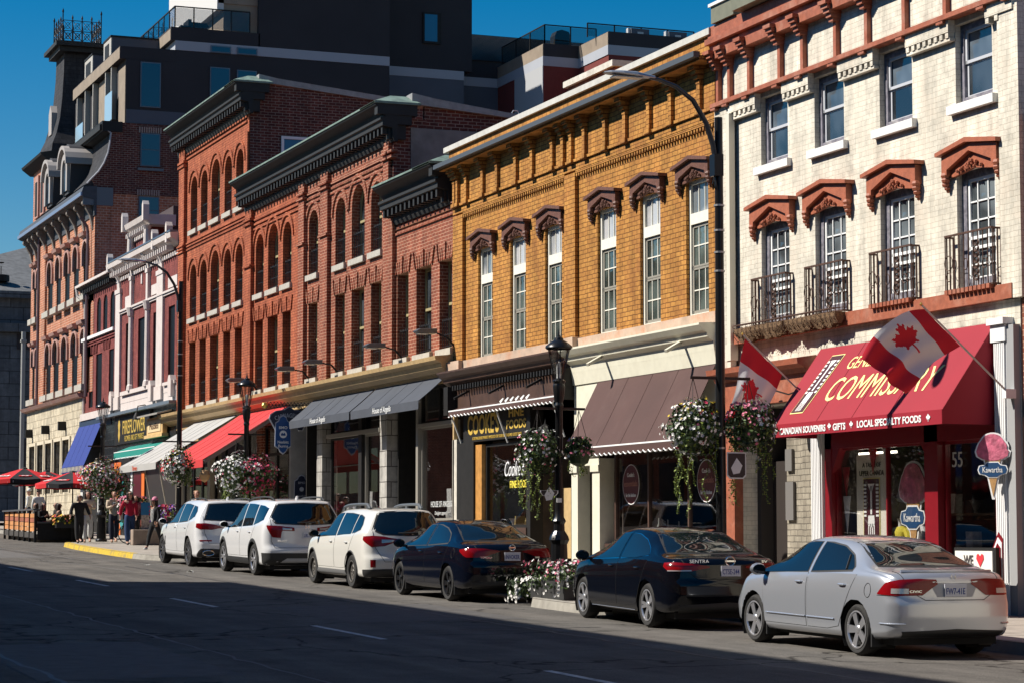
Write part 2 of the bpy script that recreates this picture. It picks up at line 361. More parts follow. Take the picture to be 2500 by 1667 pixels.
# pavement joints
mb = MB(); mb.keepn = True
for y in range(12, 118, 2):
    xk = 16.5 if not (64 < y < 82) else 14.9
    mb.quad((xk, y, gs(y) + .004), (20, y, gs(y) + .004), (20, y + .025, gs(y) + .0045), (xk, y + .025, gs(y) + .0045))
j = mb.build('sidewalk_joints', P('joint_dirt', (.10, .09, .08), .9)); j['kind'] = 'structure'
# grit in the gutter, tar seams and patches
mb = MB(); mb.keepn = True
for (x0, y0, x1, y1, w_) in [(16.05, 20, 16.05, 34, .5), (16.05, 38.5, 16.05, 63.5, .5)]:
    mb.quad((x0 - w_ / 2, y0, g(y0) + .003), (x0 + w_ / 2, y0, g(y0) + .003), (x1 + w_ / 2, y1, g(y1) + .003), (x1 - w_ / 2, y1, g(y1) + .003))
j = mb.build('gutter_dirt', P('gutter_grit', (.07, .065, .058), .95, var=.4, vscale=9)); j['kind'] = 'structure'
mb = MB(); mb.keepn = True; r0 = random.Random(5)
for (x0, y0, x1, y1) in [(12.4, 18, 12.7, 60), (6.9, 16, 7.2, 110), (12.6, 64, 11.8, 112), (3.0, 30, 13.6, 31.5), (8.5, 44, 13.9, 44.6), (2, 62, 14, 63.5), (4.4, 18, 4.6, 80)]:
    n = int(max(abs(y1 - y0), abs(x1 - x0)) * 2.2); px_, py_ = x0, y0
    for i in range(1, n + 1):
        t = i / n; x = x0 + (x1 - x0) * t + r0.uniform(-.045, .045); y = y0 + (y1 - y0) * t + r0.uniform(-.04, .04); w_ = .018 + .014 * r0.random(); dx, dy = x - px_, y - py_; L = math.hypot(dx, dy) or 1; ox, oy = dy / L * w_, -dx / L * w_
        mb.quad((px_ - ox, py_ - oy, g(py_) + .0035), (px_ + ox, py_ + oy, g(py_) + .0035), (x + ox, y + oy, g(y) + .0035), (x - ox, y - oy, g(y) + .0035)); px_, py_ = x, y
j = mb.build('tar_seams', P('tar', (.022, .022, .024), .5)); j['kind'] = 'structure'
for k, (pl, cc_) in enumerate((([(10.4, 33.5), (13.4, 33.8), (13.5, 38.9), (10.5, 38.4)], (.085, .08, .075)), ([(4.2, 24), (6.4, 24.2), (6.5, 30), (4.3, 29.7)], (.09, .085, .08)), ([(10.2, 68), (12.1, 68.3), (12.2, 79), (10.3, 78.6)], (.12, .113, .105)))):
    sheet('road_patch', pl, .0025, P('patch_%d' % k, cc_, .85, var=.2, vscale=4, bump=.4, bscale=70))
# centre line dashes
mb = MB(); mb.keepn = True
for k in range(-1, 12):
    y = 20.6 + 9.0 * k
    if 112 < y + 3: break
    x = 9.7
    n = 6
    for i in range(n):
        ya, yb = y + 3.3 * i / n, y + 3.3 * (i + 1) / n
        mb.quad((x - .055, ya, g(ya) + .004), (x + .055, ya, g(ya) + .004), (x + .055, yb, g(yb) + .004), (x - .055, yb, g(yb) + .004))
o = mb.build('lane_markings', PAINT); o['kind'] = 'structure'
# scuff arcs left by tyres and worn paint in the junction bend
mb = MB(); mb.keepn = True
for (x0, y0, x1, y1, bend) in [(11.6, 88, 12.6, 67, .5), (12.3, 92, 13.6, 72, .5), (10.6, 96, 11.8, 78, .4), (12.9, 74, 13.9, 60, -.3), (11.4, 66, 12.0, 56, .15)]:
    pr = None
    for i in range(13):
        t = i / 12; x = x0 + (x1 - x0) * t + bend * math.sin(math.pi * t); y = y0 + (y1 - y0) * t
        if pr: mb.quad((pr[0] - .02, pr[1], g(pr[1]) + .004), (pr[0] + .02, pr[1], g(pr[1]) + .004), (x + .02, y, g(y) + .004), (x - .02, y, g(y) + .004))
        pr = (x, y)
o = mb.build('worn_paint_lines', P('scuff', (.20, .195, .19), .8, var=.3, vscale=3)); o['kind'] = 'structure'
# manhole cover at the near edge
mh = MB(); mh.lathe([(.42, 0), (.42, .012), (.36, .012), (.355, .006), (.30, .006), (.295, .012), (.0, .012)], (12.75, 20.1, g(20.1)), 28)
tag(mh.build('manhole_cover', P('cast_iron', (.05, .05, .05), .5, .6, bump=.4), smooth=True, org=(12.75, 20.1, g(20.1))), 'round iron manhole cover in the shaded road at the bottom edge', 'manhole cover')
# litter
LIT = P('paper_white', (.75, .74, .7), .8)
for i, (x, y, s, lb) in enumerate([(13.3, 55.3, .16, 'crumpled white paper on the sunlit road beside the second white car'), (13.35, 60.4, .09, 'small scrap of white litter on the road beside the farthest white car'), (15.1, 22.6, .09, 'flat scrap of pale litter by the kerb near the silver car')]):
    m_ = MB(); bmx = [(rnd.uniform(-1, 1) * s, rnd.uniform(-1, 1) * s * 1.6, rnd.uniform(0, .05)) for _ in range(7)]
    for k in range(6): m_.poly([(x, y, g(y) + .03)] + [(x + bmx[q][0], y + bmx[q][1], g(y) + .008 + bmx[q][2]) for q in (k, (k + 1) % 7)])
    tag(m_.build('litter', LIT, org=(x, y, g(y))), lb, 'litter', 'scraps of litter on the road')
def wall(mb, y0, y1, z0, z1, holes, X=20., depth=.3, nseg=7, ends=True):
    """front sheet in the plane x=X with real openings (ya,yb,za,zb,rise) and their reveals running inwards"""
    ys = sorted({y0, y1, *[h[0] for h in holes], *[h[1] for h in holes]}); zs = {z0, z1}
    for h in holes: zs |= {h[2], h[3], h[3] - h[4]}
    zs = sorted(zs)
    eps = 1e-5
    for i in range(len(ys) - 1):
        for j in range(len(zs) - 1):
            yc, zc = (ys[i] + ys[i + 1]) / 2, (zs[j] + zs[j + 1]) / 2
            if any(h[0] < yc < h[1] and h[2] < zc < h[3] for h in holes): continue
            mb.quad((X, ys[i], zs[j]), (X, ys[i], zs[j + 1]), (X, ys[i + 1], zs[j + 1]), (X, ys[i + 1], zs[j]))
    for (ya, yb, za, zb, r) in holes:
        zsg = zb - r; c = (ya + yb) / 2; hw = (yb - ya) / 2
        if r > 0:
            pts = [(c - hw * math.cos(math.pi * i / (2 * nseg)), zsg + r * math.sin(math.pi * i / (2 * nseg))) for i in range(2 * nseg + 1)]
            for i in range(2 * nseg):
                (a, b), (d, e) = pts[i], pts[i + 1]
                mb.quad((X, a, b), (X, a, zb), (X, d, zb), (X, d, e))
                mb.quad((X, a, b), (X, d, e), (X + depth, d, e), (X + depth, a, b))
        else:
            mb.quad((X, ya, zb), (X, yb, zb), (X + depth, yb, zb), (X + depth, ya, zb))
        mb.quad((X, ya, za), (X + depth, ya, za), (X + depth, ya, zsg), (X, ya, zsg))
        mb.quad((X, yb, za), (X, yb, zsg), (X + depth, yb, zsg), (X + depth, yb, za))
        mb.quad((X, ya, za), (X, yb, za), (X + depth, yb, za), (X + depth, ya, za))
def body(mb, y0, y1, z0, z1, X=20., D=11., zb=None):
    """sides, back and flat roof behind the front sheet (roof 0.3 below the parapet)"""
    zb = zb if zb is not None else z1
    for y in (y0, y1):
        q = [(X, y, z0), (X + D, y, z0), (X + D, y, zb), (X, y, z1)]
        mb.poly(q if y == y0 else q[::-1])
    mb.quad((X + D, y0, z0), (X + D, y1, z0), (X + D, y1, zb), (X + D, y0, zb))
    mb.quad((X + .3, y0, z1 - .3), (X + .3, y1, z1 - .3), (X + D, y1, zb - .3), (X + D, y0, zb - .3))
def win_frame(w, h, rise=0, t=.07, d=.06, bars=(), vb=(), thick=.09, mull=None):
    """window joinery, local: x=depth (0 is outside face), y across, z up from the bottom"""
    mb = MB(); hw = w / 2
    mb.box(0, d, -hw, -hw + t, 0, h - rise); mb.box(0, d, hw - t, hw, 0, h - rise); mb.box(0, d, -hw + t, hw - t, 0, t * 1.2)
    if rise > 0:
        n = 12
        for i in range(n):
            a0, a1 = math.pi * i / n, math.pi * (i + 1) / n
            o0, o1 = (-hw * math.cos(a0), h - rise + rise * math.sin(a0)), (-hw * math.cos(a1), h - rise + rise * math.sin(a1))
            k = (hw - t) / hw
            i0, i1 = (o0[0] * k, h - rise + (o0[1] - h + rise) * (rise - t) / rise), (o1[0] * k, h - rise + (o1[1] - h + rise) * (rise - t) / rise)
            mb.prism([o0, o1, i1, i0], 'x', 0, d)
    else: mb.box(0, d, -hw + t, hw - t, h - t, h)
    for z, th in bars: mb.box(-.012, d, -hw + t, hw - t, z - th / 2, z + th / 2)
    for (yy, za, zb, th) in vb: mb.box(.004, d - .01, yy - th / 2, yy + th / 2, za, zb)
    return mb
def pane(w, h, rise=0, x=.045):
    mb = MB(); hw = w / 2 - .02
    pts = [(hw, .02), (-hw, .02)]
    if rise: pts += [(-hw * math.cos(math.pi * i / 12), h - rise + (rise - .02) * math.sin(math.pi * i / 12)) for i in range(13)]
    else: pts += [(-hw, h - .02), (hw, h - .02)]
    mb.prism([(p[0], p[1]) for p in pts], 'x', x, x + .012)
    return mb
def sillmb(w, h=.17, d=.18, wx=.12, inn=.1):
    return MB().box(-d, inn, -w / 2 - wx, w / 2 + wx, -h, 0)
def railmb(w, h, out=.10, n=9, r=.012, scroll=False):
    """bowed iron guard standing on the sill"""
    mb = MB(); hw = w / 2
    for k in range(n):
        y = -hw + w * k / (n - 1)
        mb.box(-out - r, -out + r, y - r, y + r, .05, h)
        mb.tube([(-out, y, h), (-out + .02, y, h + .05), (-out + .07, y, h + .06)], r * .9, 5)
    for z in (.08, h * .5, h): mb.box(-out - r * 1.3, -out + r * 1.3, -hw, hw, z - r, z + r)
    for s in (-1, 1): mb.box(-out, .0, s * hw - r, s * hw + r, h - r, h + r)
    return mb
def local_build(mb, name, mat, parent, loc=(0, 0, 0), smooth=False):
    ob = mb.build(name, mat, None, smooth=smooth, org=(0, 0, 0)); ob.parent = parent; ob.location = loc; return ob
def strip_cornice(mb, y0, y1, prof, miter=0):
    """extrude a moulding profile [(x,z)...] along the facade"""
    mb.prism(prof, 'y', y0, y1)
def dentils(mb, y0, y1, step, w, x0, x1, z0, z1):
    n = int((y1 - y0) / step)
    for i in range(n + 1):
        y = y0 + (y1 - y0) * i / max(n, 1)
        mb.box(x0, x1, y - w / 2, y + w / 2, z0, z1)
# common materials
M_RED = BRICK('brick_orange_red', (.46, .135, .062), (.36, .095, .045), (.15, .04, .02), .25, .088, .008, blotch=(.25, .07, .04), bamt=.35)
M_BRN = BRICK('brick_brown_red', (.29, .08, .042), (.20, .05, .028), (.52, .29, .19), .25, .088, .010, blotch=(.33, .16, .11), bamt=.25)
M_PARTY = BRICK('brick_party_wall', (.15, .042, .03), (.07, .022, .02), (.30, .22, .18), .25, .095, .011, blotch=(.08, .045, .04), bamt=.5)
M_YEL = BRICK('brick_ochre_painted', (.53, .255, .06), (.43, .19, .045), (.17, .07, .018), .25, .098, .010, blotch=(.33, .13, .04), bamt=.6, bsc=.9)
M_WHT = BRICK('brick_cream_painted', (.78, .72, .60), (.72, .665, .55), (.55, .49, .39), .24, .088, .0045, blotch=(.50, .36, .26), bamt=.35, bump=.5, bsc=1.3)
M_COR = BRICK('brick_salmon', (.52, .19, .10), (.38, .12, .06), (.62, .42, .30), .25, .115, .014, blotch=(.45, .28, .2), bamt=.4)
M_MAR = BRICK('brick_maroon', (.25, .065, .055), (.20, .05, .045), (.19, .06, .05), .23, .08, .006)
M_STN = P('limestone', (.60, .56, .48), .8, var=.15, vscale=6, bump=.3, dirt=(.3, .26, .2), damt=.5)
M_SILL = P('sill_stone', (.44, .41, .35), .8, var=.12, vscale=8, bump=.25, dirt=(.32, .29, .24), dscale=3, damt=.5)
M_IRON = P('wrought_iron', (.03, .026, .025), .5, .4)
M_RUSTI = P('rusty_iron', (.09, .045, .03), .7, .3, var=.4, vscale=20)
M_OLIVE = P('olive_joinery', (.36, .30, .15), .6, var=.1)
M_PANE = GLASS('window_glass', (.012, .016, .02), .02, wav=.05)
M_PANEB = GLASS('window_glass_light_blind', (.10, .11, .11), .08, wav=.08)
M_CORN = P('cornice_dark_metal', (.013, .014, .014), .7, .0, var=.25, vscale=4, bump=.1)
M_COPP = P('copper_verdigris', (.17, .24, .20), .7, var=.3, vscale=5, dirt=(.10, .13, .12), damt=.6)
M_TAR = P('roof_membrane', (.10, .10, .10), .9, var=.2)
M_CAP = P('coping_metal', (.30, .29, .28), .6, .2, var=.15)
def building(name, y0, label, cat='building', group=None, X=20.):
    return empty(name, (X, y0, gs(y0)), label, cat, group)
def red_arch(w, h, rise, parent, loc):
    f = local_build(win_frame(w, h, rise, .07, .07, bars=[(h * .52, .07)], vb=[(0, h * .55, h - .05, .03)]), 'window', M_OLIVE, parent, loc)
    local_build(pane(w, h, rise), 'pane', M_PANE, f)
    return f
proto = {}
def red_window(kind, parent, yc, zb, X=20.):
    w, h, rise = {'a': (1.0, 1.97, .5), 'A': (1.22, 2.12, .61), 'r': (.95, 2.28, 0), 'R': (1.2, 2.28, 0)}[kind]
    loc = (X + .24 - parent.location.x, yc - parent.location.y, zb - parent.location.z)
    if kind not in proto:
        f = red_arch(w, h, rise, parent, loc)
        s = local_build(sillmb(w, .17, .33, .10, -.24), 'sill', M_SILL, f)
        r = local_build(railmb(w - .10, .74, .17, 7, .008), 'guard_rail', M_IRON, f)
        proto[kind] = f; return f
    f = proto[kind].copy(); COL.objects.link(f); f.parent = parent; f.location = loc
    for ch in proto[kind].children:
        c = ch.copy(); COL.objects.link(c); c.parent = f
    return f
def hole(kind, yc, zb):
    w, h, rise = {'a': (1.0, 1.97, .5), 'A': (1.22, 2.12, .61), 'r': (.95, 2.28, 0), 'R': (1.2, 2.28, 0)}[kind]
    return (yc - w / 2, yc + w / 2, zb, zb + h, rise)
def arch_rings(mb, yc, zs, r, th=.10, out=.05, r2=.30, X=20.):
    """raised brick hood ring over an arched opening"""
    n = 14
    for i in range(n):
        a0, a1 = math.pi * i / n, math.pi * (i + 1) / n
        ro, ri = r + r2, r + r2 - th
        mb.prism([(yc - ro * math.cos(a0), zs + ro * math.sin(a0)), (yc - ro * math.cos(a1), zs + ro * math.sin(a1)), (yc - ri * math.cos(a1), zs + ri * math.sin(a1)), (yc - ri * math.cos(a0), zs + ri * math.sin(a0))], 'x', X - out, X + .01)
def row_cornice(parent, y0, y1, zt, name='cornice', hip0=True):
    zt -= .42
    """heavy bracketed metal cornice like the red row carries: top edge zt"""
    mb = MB()
    prof = [(20.05, zt - 1.02), (19.94, zt - 1.02), (19.9, zt - .92), (19.88, zt - .66), (19.60, zt - .60), (19.60, zt - .47), (19.54, zt - .45), (19.54, zt - .38), (19.70, zt - .36), (19.62, zt - .22), (19.40, zt - .05), (19.38, zt), (20.05, zt + .02)]
    mb.prism(prof, 'y', y0 - .35, y1 + .35)
    o = mb.build(name, M_CORN, parent)
    br = MB(); dentils(br, y0 - .15, y1 + .15, .34, .12, 19.64, 19.9, zt - .82, zt - .61)
    br.build('brackets', M_CORN, o)
    cp = MB()
    # pyramid cap at the near end and a thin verdigris edge all along
    cp.box(19.36, 19.50, y0 - .38, y1 + .38, zt + .002, zt + .05)
    if hip0:
        a, b = y0 - .40, y0 + .95
        q = [(19.36, a), (20.70, a), (20.70, b), (19.36, b)]; tq = [(20.0, y0 + .2, zt + .33), (20.45, y0 + .2, zt + .33), (20.45, y0 + .6, zt + .33), (20.0, y0 + .6, zt + .33)]
        for i in range(4): cp.poly([(*q[i], zt + .06), (*q[(i + 1) % 4], zt + .06), tq[(i + 1) % 4], tq[i]])
        cp.poly(tq)
        cp.box(19.36, 20.70, a, b, zt - .0, zt + .055)
        cp2 = MB(); cp2.box(19.45, 20.6, y0 - .36, y0 - .1, zt - .3, zt); cp2.box(19.62, 20.45, y0 - .33, y0 - .1, zt - .55, zt - .3); cp2.box(19.80, 20.3, y0 - .26, y0 - .05, zt - .95, zt - .55); cp2.build('cornice_return', M_CORN, o)
    cp.build('cap_flashing', M_COPP, o)
    return o
def string_courses(mb, y0, y1, zs, out=.04, h=.06, X=20.):
    for z in zs: mb.box(X - out, X + .01, y0, y1, z, z + h)
def pilaster(mb, y0, y1, z0, z1, out=.1, X=20.): mb.box(X - out, X + .012, y0, y1, z0, z1)
def voussoirs(mb, yc, zt, w, X=20.):
    """flat arch of soldier bricks standing a little proud with a taller keystone"""
    n = 9
    for i in range(n):
        t = (i - (n - 1) / 2) / ((n - 1) / 2); yb = yc + t * w * .56; yt = yc + t * w * .70
        hgt = .34 if i not in (0, 4, 8) else .46
        mb.prism([(yb - .045, zt + .01), (yb + .045, zt + .01), (yt + .05, zt + hgt), (yt - .05, zt + hgt)], 'x', X - (.02 if i not in (0, 4, 8) else .045), X + .01)
# ============ building E: four storeys, bright red ============
bE = building('red_brick_building', 75.8, 'tallest bright red brick building, two rows of five arched windows')
E_C = [83.55, 82.0, 80.32, 78.55, 76.98]; kinds = ['a', 'a', 'A', 'a', 'a']; rk = ['r', 'r', 'R', 'r', 'r']
holes = []
for yc, k in zip(E_C, kinds): holes += [hole(k, yc, 13.02), hole(k, yc, 9.78)]
for yc, k in zip(E_C, rk): holes += [hole(k, yc, 6.64)]
mb = MB(); wall(mb, 75.8, 85.5, 6.35, 16.6, holes, depth=.26); body(mb, 75.8, 85.5, 6.35, 17.1, D=14, zb=16.1)
# raised work
for yc, k in zip(E_C, kinds):
    r = .5 if k == 'a' else .61; h = 1.97 if k == 'a' else 2.12
    for zb in (13.02, 9.78): arch_rings(mb, yc, zb + h - r, r, out=.05)
for yc, k in zip(E_C, rk): voussoirs(mb, yc, 6.64 + 2.28, 1.2 if k == 'R' else .95)
pilaster(mb, 84.65, 85.5, 6.4, 16.3, .12); pilaster(mb, 75.8, 76.0, 12.6, 15.4, .06)
string_courses(mb, 76, 84.65, [12.35, 12.47, 12.59], .04, .05); string_courses(mb, 76, 84.65, [15.75, 15.9, 16.05], .05, .07)
string_courses(mb, 84.6, 85.56, [12.3, 12.42, 12.54], .17, .06); string_courses(mb, 84.6, 85.56, [15.5, 15.65], .17, .08)
mb.build('wall', M_RED, bE)
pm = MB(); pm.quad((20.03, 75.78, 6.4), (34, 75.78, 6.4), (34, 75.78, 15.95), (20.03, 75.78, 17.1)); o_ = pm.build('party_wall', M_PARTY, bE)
# pale coping on the party wall
cp = MB(); cp.prism([(20.3, 17.1), (34, 15.9), (34, 16.02), (20.95, 17.25), (20.3, 17.36)], 'y', 75.7, 76.05); cp.build('coping', M_CAP, bE)
row_cornice(bE, 75.8, 85.5, 17.42)
for yc, k in zip(E_C, kinds): red_window(k, bE, yc, 13.02); red_window(k, bE, yc, 9.78)
for yc, k in zip(E_C, rk): red_window(k, bE, yc, 6.64)
wf = local_build(win_frame(1.9, 1.4, 0, .09, .06).xf(Matrix.Rotation(R(90), 4, 'Z')), 'side_window', P('white_vinyl', (.75, .75, .75), .5), bE, (22.05 - 20, -.10, 13.9 - bE.location.z))
local_build(pane(1.9, 1.4).xf(Matrix.Rotation(R(90), 4, 'Z')), 'pane', GLASS('blue_blind_glass', (.03, .06, .14), .05), wf)
# ============ building F: three storeys, half bright red, half brown red, one cornice ============
def row_block(name, y0, y1, mat, label, wins, top, pil, party=None, coping=None, strings=(11.95, 12.1, 12.25), group=None, zlow=6.35):
    b = building(name, y0, label, group=group); hs_ = []
    for (yc, ka, kr) in wins:
        if ka: hs_.append(hole(ka, yc, 9.78))
        hs_.append(hole(kr, yc, 6.64))
    mb = MB(); wall(mb, y0, y1, zlow, top, hs_, depth=.26); body(mb, y0, y1, zlow, top + .3, D=13, zb=top - .7)
    for (yc, ka, kr) in wins:
        if ka:
            r = .5 if ka == 'a' else .61; h = 1.97 if ka == 'a' else 2.12
            arch_rings(mb, yc, 9.78 + h - r, r)
        voussoirs(mb, yc, 8.92, 1.2 if kr == 'R' else .95)
    for (a, c) in pil:
        pilaster(mb, a, c, 6.4, top - .1, .12); string_courses(mb, a - .06, c + .06, [10.75, 12.15, 12.3], .18, .07)
    string_courses(mb, y0, y1, strings, .045, .06)
    mb.build('wall', mat, b)
    for (yc, ka, kr) in wins:
        if ka: red_window(ka, b, yc, 9.78)
        red_window(kr, b, yc, 6.64)
    return b
bF1 = row_block('red_brick_building', 69.35, 75.8, M_RED, 'bright red brick building with three arched windows, second from the tallest red front', [(74.3, 'a', 'r'), (72.65, 'A', 'R'), (71.0, 'a', 'r')], 12.75, [(75.0, 75.8)], group='red brick row buildings under bracketed cornices')
bF2 = row_block('red_brick_building', 60.5, 69.35, M_BRN, 'brown red brick building with four arched windows above the left charcoal awning', [(68.08, 'a', 'r'), (65.3, 'a', 'r'), (63.58, 'A', 'R'), (61.88, 'a', 'r')], 12.75, [(68.75, 69.35), (66.25, 67.0), (60.5, 60.95)], group='red brick row buildings under bracketed cornices')
row_cornice(bF2, 60.5, 75.6, 14.05)
# upper end of the party wall: brick quoins, grey render patch, brick top, grey coping
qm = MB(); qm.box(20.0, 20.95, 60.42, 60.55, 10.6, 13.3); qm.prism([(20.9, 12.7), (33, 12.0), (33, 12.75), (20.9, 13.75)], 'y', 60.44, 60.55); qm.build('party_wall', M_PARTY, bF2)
rm = MB(); rm.box(20.5, 33, 60.40, 60.43, 9.8, 13.05); rm.build('render_patch', P('grey_render', (.22, .215, .20), .9, var=.2, vscale=1.5, dirt=(.13, .12, .11), dscale=.8, damt=.7), bF2)
cm = MB(); cm.prism([(20.5, 13.7), (23.3, 13.5), (33, 12.7), (33, 12.82), (23.3, 13.64), (21.2, 13.88), (20.5, 14.0)], 'y', 60.3, 60.8); cm.build('coping', M_CAP, bF2)
# ============ building G ============
bG = row_block('red_brick_building', 55.3, 60.5, M_BRN, 'lowest brown red brick building with three flat headed windows, next to the ochre front', [(59.55, None, 'r'), (57.83, None, 'R'), (56.12, None, 'r')], 10.6, [(60.12, 60.5)], strings=(10.0, 10.15, 10.3), group='red brick row buildings under bracketed cornices')
for b_ in (bG, bF1, bE): b_['group'] = 'red brick row buildings under bracketed cornices'
row_cornice(bG, 56.0, 60.0, 11.72)
# wooden shopfront cornice of the row
M_TAN = P('tan_painted_wood', (.52, .36, .17), .6, var=.12, dirt=(.25, .17, .1), damt=.4)
def shop_cornice(b, y0, y1, z=6.4):
    mb = MB(); mb.prism([(20.05, z - .62), (19.9, z - .62), (19.88, z - .42), (19.62, z - .28), (19.58, z - .16), (19.45, z - .1), (19.42, z), (20.02, z + .06)], 'y', y0, y1)
    o = mb.build('shop_cornice', M_TAN, b); d = MB(); dentils(d, y0 + .1, y1 - .1, .14, .06, 19.80, 19.9, z - .41, z - .33); d.build('dentils', M_TAN, o)
shop_cornice(bG, 55.32, 60.495); shop_cornice(bF2, 60.5, 69.345); shop_cornice(bF1, 69.35, 75.795); shop_cornice(bE, 75.8, 86.6)
M_BLK = P('black_painted_wood', (.016, .015, .014), .6, var=.2, spec=.3)
M_SHOPG = GLASS('shop_glass', through=.93)
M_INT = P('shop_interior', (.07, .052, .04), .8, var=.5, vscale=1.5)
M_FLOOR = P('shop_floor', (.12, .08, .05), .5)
M_STONE2 = P('grey_ashlar', (.42, .40, .36), .8, var=.18, vscale=2.5, bump=.3, dirt=(.2, .18, .16), damt=.5)
def ashlar(name, c1, c2, mortar, bw=.6, rh=.42, ms=.015): return BRICK(name, c1, c2, mortar, bw, rh, ms, blotch=tuple(x * .5 for x in c1), bamt=.5, bump=.5)
M_ASH = ashlar('ashlar_blocks', (.44, .42, .38), (.36, .34, .31), (.12, .11, .10))
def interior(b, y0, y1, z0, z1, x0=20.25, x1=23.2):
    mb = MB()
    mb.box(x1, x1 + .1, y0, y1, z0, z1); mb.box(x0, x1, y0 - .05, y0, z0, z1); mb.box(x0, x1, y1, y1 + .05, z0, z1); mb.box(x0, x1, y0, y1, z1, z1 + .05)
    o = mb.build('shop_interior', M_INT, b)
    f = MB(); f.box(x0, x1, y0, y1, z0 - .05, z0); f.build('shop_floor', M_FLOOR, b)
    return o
def glazing(b, y0, y1, z0, z1, fm, x=20.08, bars=(), t=.06, name='shop_window', mat=None, trans=None):
    """framed shop window, frame is the part, the pane its sub-part; bars = y positions"""
    mb = MB(); mb.box(x - .03, x + .06, y0, y0 + t, z0, z1); mb.box(x - .03, x + .06, y1 - t, y1, z0, z1); mb.box(x - .03, x + .06, y0 + t, y1 - t, z1 - t, z1); mb.box(x - .03, x + .06, y0 + t, y1 - t, z0, z0 + t)
    for y in bars: mb.box(x - .025, x + .055, y - t / 2, y + t / 2, z0 + t, z1 - t)
    if trans: mb.box(x - .05, x + .062, y0 + t, y1 - t, trans - .04, trans + .04)
    o = mb.build(name, fm, b); p = MB(); p.box(x + .012, x + .022, y0 + t, y1 - t, z0 + t, z1 - t); p.build('pane', mat or M_SHOPG, o); return o
KEEP = {'shop_interior', 'white_trim', 'modillions', 'red_window_grid', 'shop_cornice_line', 'cresting'}
def simple(b, name, mat, *boxes, smooth=False, label=None):
    if len(boxes) > 1 and name not in KEEP:
        os_ = [simple(b, name, mat, bx, smooth=smooth, label=label) for bx in boxes]; return os_[0]
    mb = MB()
    for bx in boxes: mb.box(*bx)
    o = mb.build(name, mat, b, smooth=smooth)
    if label: o['label'] = label
    return o
def awning(b, name, y0, y1, xt, zt, xf, zf, val, mat, vmat=None, scallop=0, closed=False, seams=(), trim=None, sag=.0, label=None):
    """cloth awning: sloping sheet from the wall to a front bar and a hanging valance"""
    mb = MB(); n = 14; th = .012; rr = 5
    rows = []
    for j in range(rr + 1):
        t = j / rr; rows.append([(xt + (xf - xt) * t, y0 + (y1 - y0) * i / n, zt + (zf - zt) * t - sag * math.sin(math.pi * t) * (1 - .25 * math.cos(2 * math.pi * 4 * i / n))) for i in range(n + 1)])
    for j in range(rr):
        for i in range(n):
            a, bb, c, d = rows[j][i], rows[j][i + 1], rows[j + 1][i + 1], rows[j + 1][i]
            mb.quad(a, bb, c, d); mb.quad(*[(p[0] + .004, p[1], p[2] - th) for p in (d, c, bb, a)])
    for i in (0, n):
        for j in range(rr):
            a, d = rows[j][i], rows[j + 1][i]; mb.quad(a, d, (d[0] + .004, d[1], d[2] - th), (a[0] + .004, a[1], a[2] - th))
    if closed:
        for y in (y0, y1): mb.prism([(xt, zt), (xf, zf), (xf, zf - val), (xt, zf - val)], 'y', y - .006, y + .006)
    mb.keepn = False
    o = mb.build(name, mat, b, smooth=True, angle=30)
    if label: o['label'] = label
    sm = MB(); k_ = max(2, int((y1 - y0) / 1.15))
    for q in range(1, k_):
        i = round(n * q / k_); sm.tube([(rows[j][i][0] - .002, rows[j][i][1], rows[j][i][2] + .003) for j in range(rr + 1)], .006, 4)
    sm.build('seams', mat, o)
    vb = MB(); m = int((y1 - y0) * 28) if scallop else 2
    m = max(m, 2)
    for i in range(m):
        ya, yb = y0 + (y1 - y0) * i / m, y0 + (y1 - y0) * (i + 1) / m
        def zl(y): return zf - val + (scallop * (1 - abs(math.sin(math.pi * (y - y0) / .24))) if scallop else 0)
        vb.prism([(ya, zf + .002), (yb, zf + .002), (yb, zl(yb)), (ya, zl(ya))], 'x', xf - .008, xf + .004)
    v = vb.build('valance', vmat or mat, o)
    fr = MB(); fr.tube([(xf + .03, y0, zf - .03), (xf + .03, y1, zf - .03)], .022, 6)
    fr.build('front_bar', P('awning_bar', (.6, .6, .58), .4, .5), o)
    if trim:
        tm = MB(); pts = [(xf - .010, y0 + (y1 - y0) * i / m, zf - val + (scallop * (1 - abs(math.sin(math.pi * ((y1 - y0) * i / m) / .24))) if scallop else 0)) for i in range(m + 1)]
        tm.tube(pts, .014, 4); tm.box(xf - .014, xf - .002, y0, y1, zf - .015, zf + .015); tm.build('trim', trim, v)
    return o, v
